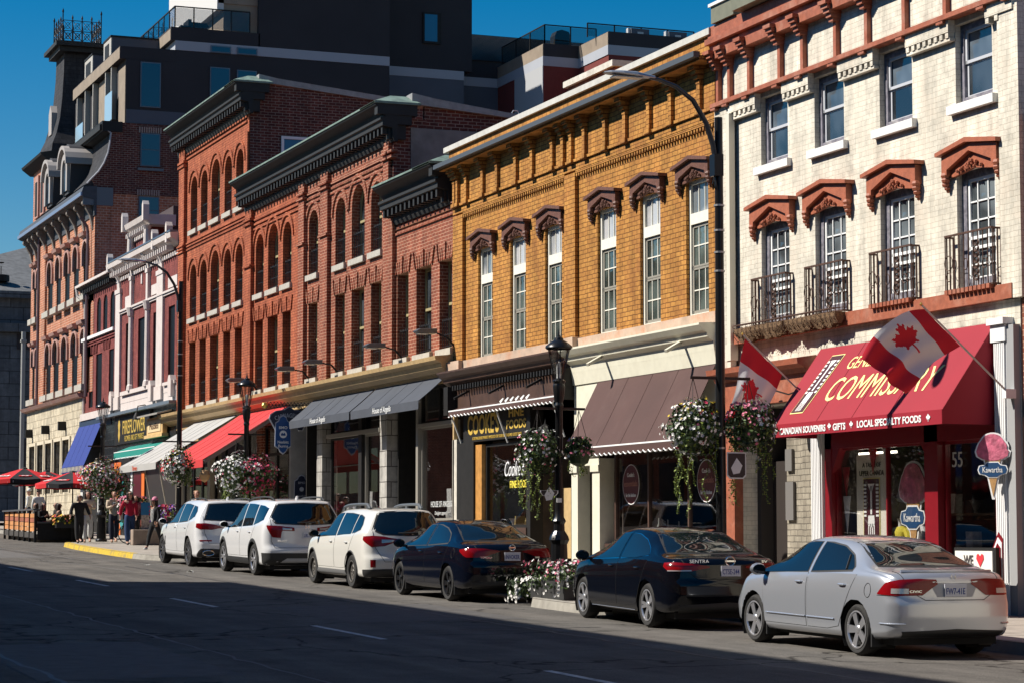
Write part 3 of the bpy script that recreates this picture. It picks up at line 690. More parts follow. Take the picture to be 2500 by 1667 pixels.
def display(b, y0, y1, z, seed, x0=20.35, x1=20.9, n=10, cols=None, hmax=.45):
    """goods standing behind the glass: boxes, books leaning, bottles and bowls"""
    r_ = random.Random(seed); cs = cols or [(.5, .48, .42), (.35, .2, .1), (.10, .12, .2), (.45, .1, .06), (.55, .45, .2), (.06, .06, .06), (.3, .33, .3)]
    simple(b, 'display_shelf', P('shelf_wood', (.16, .10, .06), .6), (x0 - .1, x1 + .15, y0, y1, z - .04, z))
    for i in range(n):
        y = y0 + (y1 - y0) * (i + .5 + r_.uniform(-.3, .3)) / n; x = r_.uniform(x0, x1); c = r_.choice(cs); m = P('goods_%d' % cs.index(c), c, .5, var=.25, vscale=14); k = r_.random(); h = r_.uniform(.15, hmax); mb = MB()
        if k < .4: mb.obox((x, y, z + h / 2), (r_.uniform(.03, .12), r_.uniform(-.04, .04), 0), (r_.uniform(-.03, .03), r_.uniform(.06, .17), 0), (.02 * r_.uniform(-1, 1), 0, h / 2)); nm = 'display_box'
        elif k < .75: mb.lathe([(.035, 0), (.045, .02), (.045, h * .6), (.015, h * .75), (.014, h), (.001, h)], (x, y, z), 10); nm = 'display_bottle'
        else: mb.lathe([(.04, 0), (.03, .04), (.09, h * .4), (.13, h * .5), (.001, h * .5)], (x, y, z), 12); nm = 'display_bowl'
        mb.build(nm, m, b, smooth=True, angle=40)
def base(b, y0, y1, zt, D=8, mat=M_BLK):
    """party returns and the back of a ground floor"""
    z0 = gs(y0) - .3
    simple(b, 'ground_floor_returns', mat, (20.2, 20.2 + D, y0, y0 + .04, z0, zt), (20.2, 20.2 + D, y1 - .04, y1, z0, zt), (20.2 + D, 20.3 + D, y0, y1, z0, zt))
for b_, y0, y1 in ((bG, 55.3, 60.5), (bF2, 60.5, 69.35), (bF1, 69.35, 75.8), (bE, 75.8, 85.5)): base(b_, y0, y1, 6.34)
M_WHITE2 = P('window_lettering', (.6, .6, .58), .6)
M_GRY = P('grey_painted_frame', (.28, .26, .22), .5)
# G: window of the clothes shop, brick and stone pier
zb = 2.3
simple(bG, 'stall_riser', M_BLK, (19.98, 20.2, 55.35, 58.2, gs(55) - .1, zb))
glazing(bG, 55.4, 58.15, zb, 4.72, M_GRY, bars=()); glazing(bG, 55.4, 58.15, 4.82, 5.75, M_BLK, bars=(56.75,), name='transom_window')
simple(bG, 'transom_bar', M_GRY, (19.94, 20.12, 55.35, 58.2, 4.72, 4.82))
simple(bG, 'fascia', M_BLK, (19.98, 20.2, 55.3, 60.5, 5.75, 6.35))
simple(bG, 'brick_pier', M_BRN, (20.85, 21.4, 60.3, 60.5, gs(58) - .1, 5.75)); simple(bG, 'recessed_door', M_BLK, (21.4, 21.5, 58.3, 60.5, 1.1, 5.75)); simple(bG, 'frame_post', M_GRY, (19.96, 20.2, 58.15, 58.32, 1.1, 5.75)); simple(bG, 'recess_ceiling', M_BLK, (20.2, 21.4, 58.2, 60.5, 5.3, 5.75))
simple(bF2, 'stone_pier', M_ASH, (19.95, 20.85, 60.72, 61.34, gs(59) - .1, 5.3))
simple(bG, 'downpipe', M_TAN, (19.9, 20.0, 55.2, 55.3, 1.2, 5.2))
interior(bG, 55.4, 58.2, 1.2, 5.75); display(bG, 55.5, 58.0, 2.32, 4, n=9, hmax=.9, cols=[(.6, .58, .55), (.5, .5, .48), (.3, .28, .25)]); text('HOUSE OF ANGELIS', (20.05, 56.55, 2.72), 1.6, .15, M_WHITE2, bG); text('Designer apparel', (20.05, 56.6, 2.48), .9, .12, M_WHITE2, bG, shear=.2)
# F2: door-window and display window, stone pier, bank wall
simple(bF2, 'fascia', M_BLK, (19.98, 20.2, 60.5, 69.35, 5.3, 6.35))
glazing(bF2, 61.35, 63.0, 1.9, 4.75, M_GRY); glazing(bF2, 61.35, 63.0, 4.85, 5.3, M_BLK, name='transom_window')
glazing(bF2, 63.3, 66.3, 2.25, 4.75, M_BLK); glazing(bF2, 63.3, 66.3, 4.87, 5.3, M_BLK, name='transom_window')
simple(bF2, 'transom_bar', M_GRY, (19.92, 20.12, 61.3, 66.35, 4.75, 4.87)); simple(bF2, 'mullion', M_BLK, (19.95, 20.2, 63.0, 63.3, 1.3, 5.3))
simple(bF2, 'stall_riser', M_BLK, (19.98, 20.2, 63.3, 66.3, 1.1, 2.25))
simple(bF2, 'stone_pier', M_ASH, (19.92, 20.5, 66.75, 67.3, 1.1, 5.4))
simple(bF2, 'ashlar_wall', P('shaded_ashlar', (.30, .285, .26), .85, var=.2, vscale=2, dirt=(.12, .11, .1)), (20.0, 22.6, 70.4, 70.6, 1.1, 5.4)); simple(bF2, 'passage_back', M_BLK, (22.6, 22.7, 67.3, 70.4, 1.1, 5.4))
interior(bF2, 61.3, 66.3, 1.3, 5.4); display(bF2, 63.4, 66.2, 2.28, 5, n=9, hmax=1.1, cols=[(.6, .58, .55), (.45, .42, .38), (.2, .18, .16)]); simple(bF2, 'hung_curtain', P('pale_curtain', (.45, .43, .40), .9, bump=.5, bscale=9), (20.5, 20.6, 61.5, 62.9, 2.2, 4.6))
# F1/E: restaurant fronts under the long awnings
simple(bF1, 'fascia', P('dark_red_fascia', (.30, .04, .03), .6), (19.95, 20.2, 70.6, 75.8, 5.45, 6.0)); 
glazing(bF1, 70.8, 73.6, 2.1, 5.4, M_BLK, bars=(72.2,), trans=4.5); simple(bF1, 'stall_riser', M_BRN, (19.98, 20.2, 70.6, 73.7, 1.2, 2.1)); simple(bF1, 'brick_pier', M_BRN, (19.95, 20.4, 73.7, 74.3, 1.2, 5.45)); glazing(bF1, 74.3, 75.75, 1.6, 5.4, M_BLK, trans=4.5)
interior(bF1, 70.7, 75.7, 1.3, 5.45)
simple(bE, 'fascia', M_TAN, (19.95, 20.2, 75.8, 85.5, 5.3, 5.8)); glazing(bE, 76, 80.2, 2.2, 5.3, M_BLK, bars=(77.4, 78.8), trans=4.5); simple(bE, 'stall_riser', M_TAN, (19.98, 20.2, 75.8, 80.3, 1.3, 2.2)); simple(bE, 'pier', P('pale_frame', (.55, .48, .36), .6), (19.9, 20.3, 80.3, 80.7, 1.3, 5.3), (19.9, 20.3, 84.9, 85.5, 1.3, 5.3)); glazing(bE, 80.8, 84.8, 1.7, 5.3, M_BLK, bars=(82.1, 83.4), trans=4.5)
interior(bE, 75.9, 85.4, 1.4, 5.35)
# awnings of the row
M_NAVY = P('charcoal_awning_cloth', (.055, .062, .078), .85, var=.1, vscale=2)
M_WHITE = P('white_lettering', (.85, .85, .83), .6)
for (ya, yb, bb, lb) in ((61.6, 67.6, bF2, 'left charcoal awning'), (55.75, 61.45, bG, 'right charcoal awning, nearer the ochre building')):
    o, v = awning(bb, 'awning', ya, yb, 19.95, 6.0, 19.15, 5.30, .22, M_NAVY, label=lb, sag=.02)
    text('House of Angelis', (19.13, (ya + yb) / 2 - (.0 if ya > 60 else -.1), 5.19), 1.55, .2, M_WHITE, v, shear=.25, squash=1)
M_GREYC = P('grey_awning_cloth', (.40, .39, .37), .85, var=.06, vscale=1)
M_REDC = P('red_awning_cloth', (.52, .028, .028), .8, var=.06, vscale=1)
oG, vG = awning(bE, 'awning', 76.6, 82.45, 19.95, 5.98, 17.15, 4.33, .22, M_GREYC, label='long pale grey awning', sag=.03)
text('Terrace', (17.12, 79.8, 4.22), .75, .16, P('orange_red_lettering', (.75, .12, .05), .6), vG, shear=.2)
oR, vR = awning(bF1, 'awning', 70.3, 76.05, 19.95, 5.98, 17.2, 4.24, .24, M_REDC, label='long bright red awning', sag=.03)
flat([(-.2, -.02), (-.12, .07), (-.02, .02), (.08, .08), (.2, .03), (.12, -.06), (0, -.03), (-.1, -.07)], (17.18, 75.4, 4.11), M_WHITE, vR, ext=.006)
arm = MB()
for y in (70.3, 76.0, 76.65, 82.4):
    arm.bar((19.9, y, 5.5), (17.3, y, 4.15), .05, .05)
a2 = MB()
for y in (70.4, 75.95): a2.bar((19.9, y, 5.86), (17.25, y, 4.18), .04, .14)
a2.build('awning_arms', P('mauve_arm', (.30, .22, .20), .6), oR)
a3 = MB()
for y in (76.8, 79.0, 82.3): a3.bar((17.3, y, 4.2), (17.8, y, gs(80) + .02), .035, .035)
a3.build('awning_props', P('prop_wood', (.55, .48, .36), .7), oG)
# ============ the ochre building ============
M_CREAMF = P('cream_joinery', (.80, .77, .66), .5, var=.05)
M_SASH = P('taupe_sash', (.30, .28, .23), .5)
M_HOOD = P('brown_painted_hood', (.135, .055, .035), .6, var=.2, vscale=14, bump=.4)
M_BAND = P('weathered_sandstone', (.52, .38, .28), .85, var=.2, vscale=3, dirt=(.42, .16, .07), dscale=1.5, damt=.75, bump=.2)
bY = building('ochre_brick_building', 40.4, 'ochre yellow painted brick building with six tall cream windows under brown hoods')
YC = [53.25, 51.07, 48.87, 45.85, 43.62, 41.4]; YW, YH, YZ = 1.0, 2.74, 6.17
def hoodmb(w, rise=.17, big=1.0):
    """pedimented hood on carved brackets; local x out of wall negative, z=0 at the window head"""
    mb = MB(); rise -= .04; hw = w / 2 + .24; e = .20 + .05 * big
    mb.prism([(-hw - .09, e), (0, e + rise), (hw + .09, e), (hw + .09, e + .065), (0, e + .075 + rise), (-hw - .09, e + .065)], 'x', -.20, .01)
    mb.prism([(-hw, .0), (-hw, e), (0, e + rise), (hw, e), (hw, .0), (hw - .15, .0), (hw - .15, .08), (0, .19 + .05 * big), (-hw + .15, .08), (-hw + .15, .0)], 'x', -.13, .01)
    mb.prism([(-hw + .13, -.04), (-hw + .13, .1), (0, .22 + .05 * big), (hw - .13, .1), (hw - .13, -.04), (hw - .28, -.04), (0, .03), (-hw + .28, -.04)], 'x', -.05, .01)
    return mb
def carve(w, big=1.0):
    mb = MB(); hw = w / 2 + .27; r2 = random.Random(3)
    for s in (-1, 1):   # hanging acanthus brackets
        y = s * (hw - .07)
        for k, (z, a, o) in enumerate([(.0, .08, .16), (-.07, .075, .15), (-.14, .065, .13), (-.20, .05, .1), (-.25, .03, .07)]):
            mb.lathe([(0.001, -a * .9), (a * .8, -a * .5), (a, 0), (a * .8, a * .5), (.001, a * .9)], (-o * .55, y + r2.uniform(-.012, .012), z), 7)
    for k in range(24):  # carved fruit and leaves in the tympanum
        t = r2.uniform(-1, 1); y = t * (w * .36); z = .02 + (1 - abs(t)) * .13 * r2.random() + .01
        a = r2.uniform(.02, .04)
        mb.lathe([(.001, -a), (a * .8, -a * .4), (a * .8, a * .4), (.001, a)], (-.08 + r2.uniform(-.02, .02), y, z), 6)
    return mb
yholes = [(c - YW / 2, c + YW / 2, YZ, YZ + YH, 0) for c in YC]
mb = MB(); wall(mb, 40.4, 55.3, 6.22, 11.35, yholes, depth=.14)
body(mb, 40.4, 55.3, 5.9, 11.6, D=11)
# recessed panels are read as raised frame: side and centre pilasters plus the frieze
pilaster(mb, 54.65, 55.35, 6.0, 9.9, .09); pilaster(mb, 47.4, 48.02, 6.0, 9.9, .09); mb.box(19.91, 20.012, 40.4, 55.35, 9.95, 11.3)
dentils(mb, 48.05, 54.6, .13, .065, 19.93, 20.02, 9.80, 9.88); mb.box(19.92, 20.02, 48.02, 54.65, 9.88, 9.95)
dentils(mb, 40.45, 47.35, .13, .065, 19.93, 20.02, 9.80, 9.88); mb.box(19.92, 20.02, 40.4, 47.4, 9.88, 9.95)
for y in (55.1, 54.88, 54.24, 53.08, 52.09, 50.86, 49.82, 48.59, 47.97, 47.49, 46.74, 45.61, 44.56, 43.35, 42.30, 40.98):
    br = MB(); pilaster(br, y - .07, y + .07, 10.14, 11.05, .17); br.box(19.83 - .03, 19.92, y - .12, y + .12, 10.1, 10.2)
    for k in range(4): br.box(19.85 - .05 * k - .03, 19.92, y - .08 - .02 * k, y + .08 + .02 * k, 10.72 + .085 * k, 10.795 + .085 * k)
    br.build('bracket', M_YEL, bY)
mb.box(19.86, 19.92, 40.4, 55.35, 10.12, 10.18)
mb.box(19.58, 20.05, 40.4, 55.45, 11.06, 11.16); mb.box(19.82, 20.05, 40.4, 55.4, 11.16, 11.58)
mb.build('wall', M_YEL, bY)
simple(bY, 'gutter', P('grey_gutter', (.10, .11, .12), .5, .3), (19.46, 19.60, 40.4, 55.6, 11.12, 11.23))
simple(bY, 'coping', P('white_coping', (.58, .56, .50), .6, var=.1, dirt=(.4, .38, .34), damt=.4), (19.74, 20.3, 40.3, 55.6, 11.56, 11.69))
simple(bY, 'sill_band', M_BAND, (19.86, 20.01, 48.1, 55.35, 6.0, 6.225), (19.86, 20.01, 40.35, 47.3, 5.98, 6.2), (19.74, 20.01, 54.45, 55.4, 5.99, 6.235), (19.74, 20.01, 47.15, 48.2, 5.97, 6.235))
proto_y = None
for i, c in enumerate(YC):
    loc = (20.07 - 20, c - bY.location.y, YZ - bY.location.z)
    if proto_y is None:
        mbw = win_frame(YW, YH, 0, .075, .07, bars=[(1.98, .22)], thick=.1)
        f = local_build(mbw, 'window', M_CREAMF, bY, loc)
        s = MB(); tt = .055; iw = YW / 2 - .09
        for (za, zb_, bars) in ((.10, 1.02, [.56]), (1.0, 1.86, [1.44])):
            s.box(.03, .06, -iw, -iw + tt, za, zb_); s.box(.03, .06, iw - tt, iw, za, zb_); s.box(.03, .06, -iw, iw, za, za + tt); s.box(.03, .06, -iw, iw, zb_ - tt, zb_)
        local_build(s, 'sash', M_SASH, f)
        mt = MB()
        for y in (-.14, .14): mt.box(.035, .05, y - .011, y + .011, .12, 1.84); mt.box(.035, .05, y - .011, y + .011, 2.10, 2.66)
        mt.box(.035, .05, -iw, iw, .545, .57); mt.box(.035, .05, -iw, iw, 1.43, 1.455)
        local_build(mt, 'muntins', M_CREAMF, f)
        local_build(pane(YW, 2.0, 0, .052), 'pane', GLASS('old_window_glass', (.03, .04, .035), .02, wav=.25), f)
        local_build(MB().box(.052, .064, -.42, .42, 2.06, 2.7), 'transom_pane', GLASS('pale_transom_glass', (.16, .18, .19), .12, wav=.3), f)
        local_build(MB().box(-.12, .05, -YW / 2 - .02, YW / 2 + .02, -.05, .01), 'sill', M_CREAMF, f)
        h = local_build(hoodmb(YW), 'hood', M_HOOD, f, (-.07, 0, YH)); local_build(carve(YW), 'carving', M_HOOD, h, smooth=True)
        proto_y = f
    else:
        f = copy_tree(proto_y, bY); f.location = loc
# shopfronts of the ochre building
M_BRW = P('dark_brown_wood', (.075, .04, .028), .5, var=.25, vscale=3, bump=.1)
M_BRC = P('brown_awning_cloth', (.075, .034, .028), .8, var=.08, vscale=1.2, dirt=(.12, .07, .06), dscale=1, damt=.3, bump=.25, bscale=2.5)
M_CRM = P('cream_painted_wood', (.72, .69, .55), .55, var=.05, dirt=(.55, .5, .38), damt=.3)
M_GOLD = P('gilt_lettering', (.85, .58, .12), .35, .3)
def fascia_prof(mb, y0, y1, z, s=1.0): mb.prism([(20.05, z - .5), (19.86, z - .5), (19.84, z - .34), (19.72, z - .26), (19.70, z - .18), (19.62, z - .14), (19.54, z - .04), (19.54, z), (20.02, z + .03)], 'y', y0, y1)
mb = MB(); fascia_prof(mb, 47.55, 55.5, 5.98); o = mb.build('brown_cornice', M_BRW, bY); d = MB(); dentils(d, 47.7, 55.3, .18, .08, 19.70, 19.86, 5.50, 5.62); d.build('dentils', M_BLK, o)
simple(bY, 'sign_board', M_BRW, (19.86, 20.05, 47.6, 55.2, 5.03, 5.50)); simple(bY, 'console', M_BLK, (19.62, 20.0, 54.9, 55.2, 4.9, 5.6), (19.6, 20.0, 47.5, 47.75, 4.9, 5.6))
mb = MB(); fascia_prof(mb, 40.4, 47.5, 5.97); mb.prism([(20.05, 5.48), (19.86, 5.48), (19.9, 5.2), (20.05, 5.2)], 'y', 40.4, 47.5); mb.build('cream_cornice', M_CRM, bY)
simple(bY, 'cream_frieze', M_CRM, (19.93, 20.05, 40.4, 47.5, 4.5, 5.21), (19.93, 20.3, 46.95, 47.5, 3.5, 4.5))
base(bY, 40.4, 55.3, 5.9)
oY1, vY1 = awning(bY, 'awning', 47.85, 54.75, 19.95, 5.10, 19.6, 4.98, .15, M_BRC, scallop=.05, trim=M_WHITE, label='short rolled up brown awning over the food shop sign')
oY2, vY2 = awning(bY, 'awning', 40.45, 46.15, 19.95, 5.27, 19.15, 3.74, .19, M_BRC, scallop=.05, trim=M_WHITE, sag=.02, label='steep plain brown awning beside the cream frieze')
oc = MB(); 
for k in range(6): oc.prism([(51.3 - k * .33, 5.05), (51.08 - k * .33, 5.12), (51.05 - k * .33, 5.09), (51.18 - k * .33, 5.02), (51.22 - k * .33, 5.0)], 'x', 19.62, 19.64)
oc.build('folded_cloth_marks', M_WHITE, oY1)
# awning struts + hooks on the fascia
st = MB()
for y in (54.7, 51.6, 48.1): st.bar((19.95, y, 4.1), (19.62, y, 4.95), .03, .03)
st.build('awning_struts', P('white_strut', (.7, .7, .68), .5), oY1)
st = MB()
for y in (54.0, 51.6, 49.2): st.bar((19.84, y, 5.45), (19.45, y - .05, 5.25), .06, .05)
st.build('hooks', M_BLK, bY)
st = MB()
for y in (45.5, 41.6): st.bar((19.8, y + .1, 5.72), (19.35, y - .1, 5.50), .07, .06)
st.build('hooks', M_CRM, bY)
# food shop
zb0 = gs(50)
simple(bY, 'shop_sign', M_BLK, (19.93, 20.06, 50.4, 54.6, 4.2, 4.92))
yS = bY
text("COOKE'S", (19.925, 53.2, 4.62), 2.15, .50, M_GOLD, yS, bold=.02); text('FINE', (19.925, 51.0, 4.79), .95, .2, M_GOLD, yS, bold=.02); text('FOODS', (19.925, 51.0, 4.52), 1.25, .22, M_GOLD, yS, bold=.02)
text('A DISTINGUISHED MARKET IMPORTED FOR YOUR PLEASURE AND GOOD TASTE', (19.925, 52.3, 4.28), 3.3, .07, M_GOLD, yS)
glazing(bY, 50.3, 53.35, 2.1, 4.12, M_BLK, t=.07); simple(bY, 'stall_riser', M_BRW, (19.85, 20.2, 50.2, 53.4, zb0 - .2, 2.1))
simple(bY, 'window_stile', P('oak_door_edge', (.50, .24, .06), .5, var=.2, vscale=8), (19.95, 20.15, 53.36, 53.8, zb0, 4.12)); simple(bY, 'white_pier', M_STN, (19.9, 20.1, 55.0, 55.32, 1.1, 4.3)); simple(bY, 'black_jamb', M_BLK, (19.9, 20.2, 53.8, 55.0, zb0, 4.2), (19.88, 20.2, 50.0, 50.25, zb0, 4.9))
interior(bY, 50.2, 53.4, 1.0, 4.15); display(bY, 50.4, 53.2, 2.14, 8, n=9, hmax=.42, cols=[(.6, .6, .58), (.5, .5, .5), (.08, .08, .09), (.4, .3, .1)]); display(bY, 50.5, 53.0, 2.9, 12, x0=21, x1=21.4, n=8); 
text('Cooke\'s', (20.075, 51.5, 3.50), 1.25, .36, P('neon_white', (.8, .8, .8), .4, emit=(1, .97, .9), estr=.22), yS, shear=.35, bold=-.012); text('FINE FOODS', (20.075, 51.15, 3.12), 1.25, .17, P('neon_yellow', (.8, .7, .1), .4, emit=(1, .75, .05), estr=.3), yS, bold=-.008)
# recess entrance with ironwork
simple(bY, 'recess_wall', M_BRW, (21.4, 21.5, 47.7, 50.0, zb0, 4.9), (20.2, 21.4, 47.6, 47.68, zb0, 4.9)); simple(bY, 'panelled_doors', M_TAN, (20.6, 20.7, 49.3, 49.8, 1.4, 3.0), (20.6, 20.7, 47.9, 48.9, 1.2, 1.9))
# cream surround door
simple(bY, 'cream_door_case', M_CRM, (19.86, 20.2, 47.15, 47.5, zb0 - .1, 3.5), (19.86, 20.2, 45.95, 46.35, zb0 - .1, 3.5), (19.84, 20.2, 45.9, 47.55, 3.42, 3.56)); simple(bY, 'door', P('dark_brown_door', (.035, .022, .016), .4), (20.15, 20.2, 46.35, 47.15, zb0, 3.42))
simple(bY, 'cream_capitals', M_CRM, (19.82, 20.2, 47.12, 47.53, 3.28, 3.42), (19.82, 20.2, 45.92, 46.38, 3.28, 3.42))
# kitchen shop window
glazing(bY, 40.45, 45.6, 1.75, 3.75, M_BRW, bars=(42.0, 43.9)); simple(bY, 'stall_riser', M_BRW, (19.95, 20.2, 40.4, 45.9, zb0 - .3, 1.75)); interior(bY, 40.5, 45.6, .85, 4.5); display(bY, 40.6, 45.4, 1.8, 9, n=16, hmax=.5); display(bY, 40.6, 45.4, 2.6, 10, x0=22, x1=22.5, n=14, hmax=.4); display(bY, 40.6, 45.4, 3.3, 11, x0=22.4, x1=22.9, n=12, hmax=.35)
def roundsign(y):
    o = flat(circ(.42), (20.07, y, 2.98), M_WHITE, bY, name='window_roundel', ext=.003); flat(circ(.40), (20.066, y, 2.98), P('maroon_sign', (.12, .02, .02), .4), o, name='roundel_face', ext=.003)
    for s, z, ww, hh in (("Cooke's", 3.18, .36, .09), ('essentials', 3.0, .66, .12), ('for the kitchen', 2.76, .5, .08)): text(s, (20.06, y, z), ww, hh, M_WHITE if s != 'essentials' else P('dusty_pink', (.45, .2, .15), .5), o)
roundsign(44.78); roundsign(41.2)
# ============ the cream painted building ============
M_TER = P('terracotta_paint', (.34, .10, .05), .6, var=.2, vscale=8, dirt=(.55, .33, .24), dscale=2.2, damt=.35, bump=.2)
M_HOODT = P('terracotta_hood', (.36, .105, .05), .6, var=.15, vscale=12, bump=.3)
M_GWOOD = P('weathered_grey_frame', (.17, .16, .19), .7, var=.4, vscale=10, dirt=(.5, .48, .45), dscale=6, damt=.6)
M_WSILL = P('white_painted_sill', (.80, .79, .76), .6, var=.05, dirt=(.5, .47, .42), damt=.3)
M_WGRID = P('white_grid', (.85, .85, .83), .5)
bW = building('cream_brick_building', 30.2, 'cream painted brick building with terracotta brackets and window hoods, nearest the camera')
WC = [38.12, 36.05, 33.77, 31.38]
TW, TH_, TZ = 1.06, 1.30, 8.73; MW, MH, MZ = 1.10, 1.88, 5.78
wh = [(c - TW / 2, c + TW / 2, TZ, TZ + TH_, 0) for c in WC] + [(c - MW / 2, c + MW / 2, MZ, MZ + MH, 0) for c in WC]
mb = MB(); wall(mb, 30.2, 40.4, 5.0, 11.6, wh, depth=.16); body(mb, 30.2, 40.4, 5.0, 11.7, D=11)
pilaster(mb, 39.75, 40.4, 5.0, 10.1, .10); pilaster(mb, 30.0, 30.55, 5.5, 10.0, .10)
for i, c in enumerate(WC):     # corbelled panels with pierced dentils between the top windows
    ya = c + TW / 2; yb = (WC[i - 1] - TW / 2) if i else 39.75
    mb.box(19.87, 20.012, ya, yb, 9.92, 10.18); dentils(mb, ya + .06, yb - .06, .17, .09, 19.88, 20.0, 9.83, 9.92); mb.box(19.9, 20.012, ya, yb, 9.78, 9.83)
ya = 30.55; yb = WC[3] - TW / 2; mb.box(19.87, 20.012, 30.1, yb, 9.92, 10.18); dentils(mb, ya, yb - .05, .17, .09, 19.88, 20.0, 9.83, 9.92)
mb.build('wall', M_WHT, bW)
tb = MB(); tb.box(19.80, 20.02, 30.0, 40.4, 10.12, 10.20); tb.box(19.82, 20.02, 30.0, 40.42, 11.22, 11.35); tb.box(19.72, 20.05, 30.0, 40.45, 11.35, 11.46); tb.box(19.78, 20.05, 30.0, 40.42, 11.46, 11.70)
for y in (40.3, 39.81, 38.98, 37.76, 36.88, 35.67, 34.59, 33.35, 32.08, 30.9, 30.2):
    br = MB(); br.box(19.91, 20.02, y - .05, y + .05, 10.2, 11.1); br.box(19.81, 20.02, y - .10, y + .10, 10.07, 10.16)
    for k in range(5): br.box(19.84 - .045 * k, 20.0, y - .075 - .016 * k, y + .075 + .016 * k, 10.86 + .072 * k, 10.93 + .072 * k)
    br.build('bracket', M_TER, bW)
tb.box(19.78, 20.02, 30.0, 40.4, 11.05, 11.22)
tb.build('bracketed_cornice', M_TER, bW)
simple(bW, 'roof_fascia', P('olive_metal', (.20, .20, .14), .6, .2, var=.1), (19.58, 19.9, 30.0, 39.0, 11.72, 11.98), (19.72, 20.6, 39.2, 40.15, 11.72, 12.05)); simple(bW, 'parapet_cap', P('white_metal', (.8, .8, .78), .5), (19.68, 20.7, 39.15, 40.2, 12.05, 12.11))
simple(bW, 'sill_band', M_TER, (19.88, 20.01, 30.25, 39.62, 5.50, 5.73)); sb = MB(); 
for c in WC[2:]: sb = MB(); dentils(sb, c - .6, c + .6, .12, .09, 19.80, 19.95, 5.70, 5.77); sb.build('soldier_course', M_TER, bW)
simple(bW, 'downpipe', P('cream_pipe', (.70, .66, .54), .5), (19.82, 19.94, 39.62, 39.76, 5.0, 9.9), (19.8, 19.96, 39.58, 39.8, 5.2, 5.5))
pt = pm_ = None
for i, c in enumerate(WC):
    loc = (.10, c - bW.location.y, TZ - bW.location.z)
    if pt is None:
        f = local_build(win_frame(TW, TH_, 0, .10, .08), 'window', M_GWOOD, bW, loc)
        s = MB(); iw = TW / 2 - .11
        for (za, zb_, dx) in ((.10, .68, .02), (.66, TH_ - .1, -.01)):
            for (a, b_) in ((-iw, -iw + .05), (iw - .05, iw)): s.box(.03 + dx, .06 + dx, a, b_, za, zb_)
            s.box(.03 + dx, .06 + dx, -iw, iw, za, za + .05); s.box(.03 + dx, .06 + dx, -iw, iw, zb_ - .05, zb_)
        local_build(s, 'sash', P('pale_grey_sash', (.52, .53, .56), .5), f); local_build(pane(TW, TH_, 0, .065), 'pane', GLASS('dusty_glass', (.035, .045, .055), .04, wav=.3), f)
        local_build(sillmb(TW, .14, .10, .14, -.0).xf(Matrix.Translation((-.1, 0, 0))), 'sill', M_WSILL, f); local_build(MB().box(.058, .064, -TW / 2 + .15, TW / 2 - .15, .14, .64), 'lower_pane', M_PANE, f); pt = f
        m = win_frame(MW, MH, 0, .13, .08)
        f2 = local_build(m, 'window', M_GWOOD, bW, (.10, c - bW.location.y, MZ - bW.location.z))
        s = MB(); iw = MW / 2 - .15
        for (a, b_) in ((-iw, -iw + .045), (iw - .045, iw)): s.box(.02, .06, a, b_, .13, MH - .13)
        for z in (.13, .62, .78, MH - .18): s.box(.02, .06, -iw, iw, z, z + .05)
        for y in (-iw / 3 - .015, iw / 3 + .015): s.box(.03, .05, y - .012, y + .012, .13, MH - .15)
        for z in (.38, 1.08, 1.38): s.box(.03, .05, -iw, iw, z - .012, z + .012)
        local_build(s, 'sash', M_WGRID, f2); local_build(pane(MW, MH, 0, .055), 'pane', GLASS('bluish_old_glass', (.05, .06, .065), .04, wav=.3), f2)
        h = local_build(hoodmb(MW, .16, 2.2), 'hood', M_HOODT, f2, (-.10, 0, MH - .03)); local_build(carve(MW, 2), 'carving', M_HOODT, h, smooth=True)
        # iron balcony with scrolls
        rb = MB(); bw, bh, bo = 1.36, .84, .15
        for k in range(11):
            y = -bw / 2 + bw * k / 10; rb.box(-bo - .007, -bo + .007, y - .007, y + .007, -.02, bh)
        for s_ in (-1, 1):
            for xx in (.0, -.06, -.12): rb.box(xx - .009, xx + .009, s_ * bw / 2 - .009, s_ * bw / 2 + .009, -.02, bh if xx < .05 else bh - .1)
            rb.box(-bo, .02, s_ * bw / 2 - .013, s_ * bw / 2 + .013, -.03, 0); rb.box(-bo, .0, s_ * bw / 2 - .013, s_ * bw / 2 + .013, bh - .01, bh + .02)
        rb.box(-bo - .016, -bo + .016, -bw / 2, bw / 2, bh, bh + .03); rb.box(-bo - .012, -bo + .012, -bw / 2, bw / 2, -.03, 0)
        for (y, z, r_) in [(-.55, .32, .075), (.65, .42, .12), (.45, .38, .06), (.08, .36, .06), (.65, .2, .07), (-.2, .2, .05), (-.68, .34, .075)]:
            rb.tube([(-bo - .012, .87 * y + r_ * math.cos(a * math.pi / 7), z + r_ * math.sin(a * math.pi / 7) * (1.5 if r_ < .07 else 1)) for a in range(15)], .008, 4)
        for k in range(7):
            zz = .12 + k * .09
            for s_ in (-1, 1): rb.tube([(-bo - .014, -.25 + s_ * (.02 + .045 * math.sin(a * .5)), zz + .045 * math.cos(a * .5)) for a in range(11)], .011, 4)
        r = local_build(rb, 'iron_balcony', M_RUSTI, f2, (-.1, 0, 0))
        pm_ = f2
    else:
        f = copy_tree(pt, bW); f.location = loc
        f2 = copy_tree(pm_, bW); f2.location = (.10, c - bW.location.y, MZ - bW.location.z)
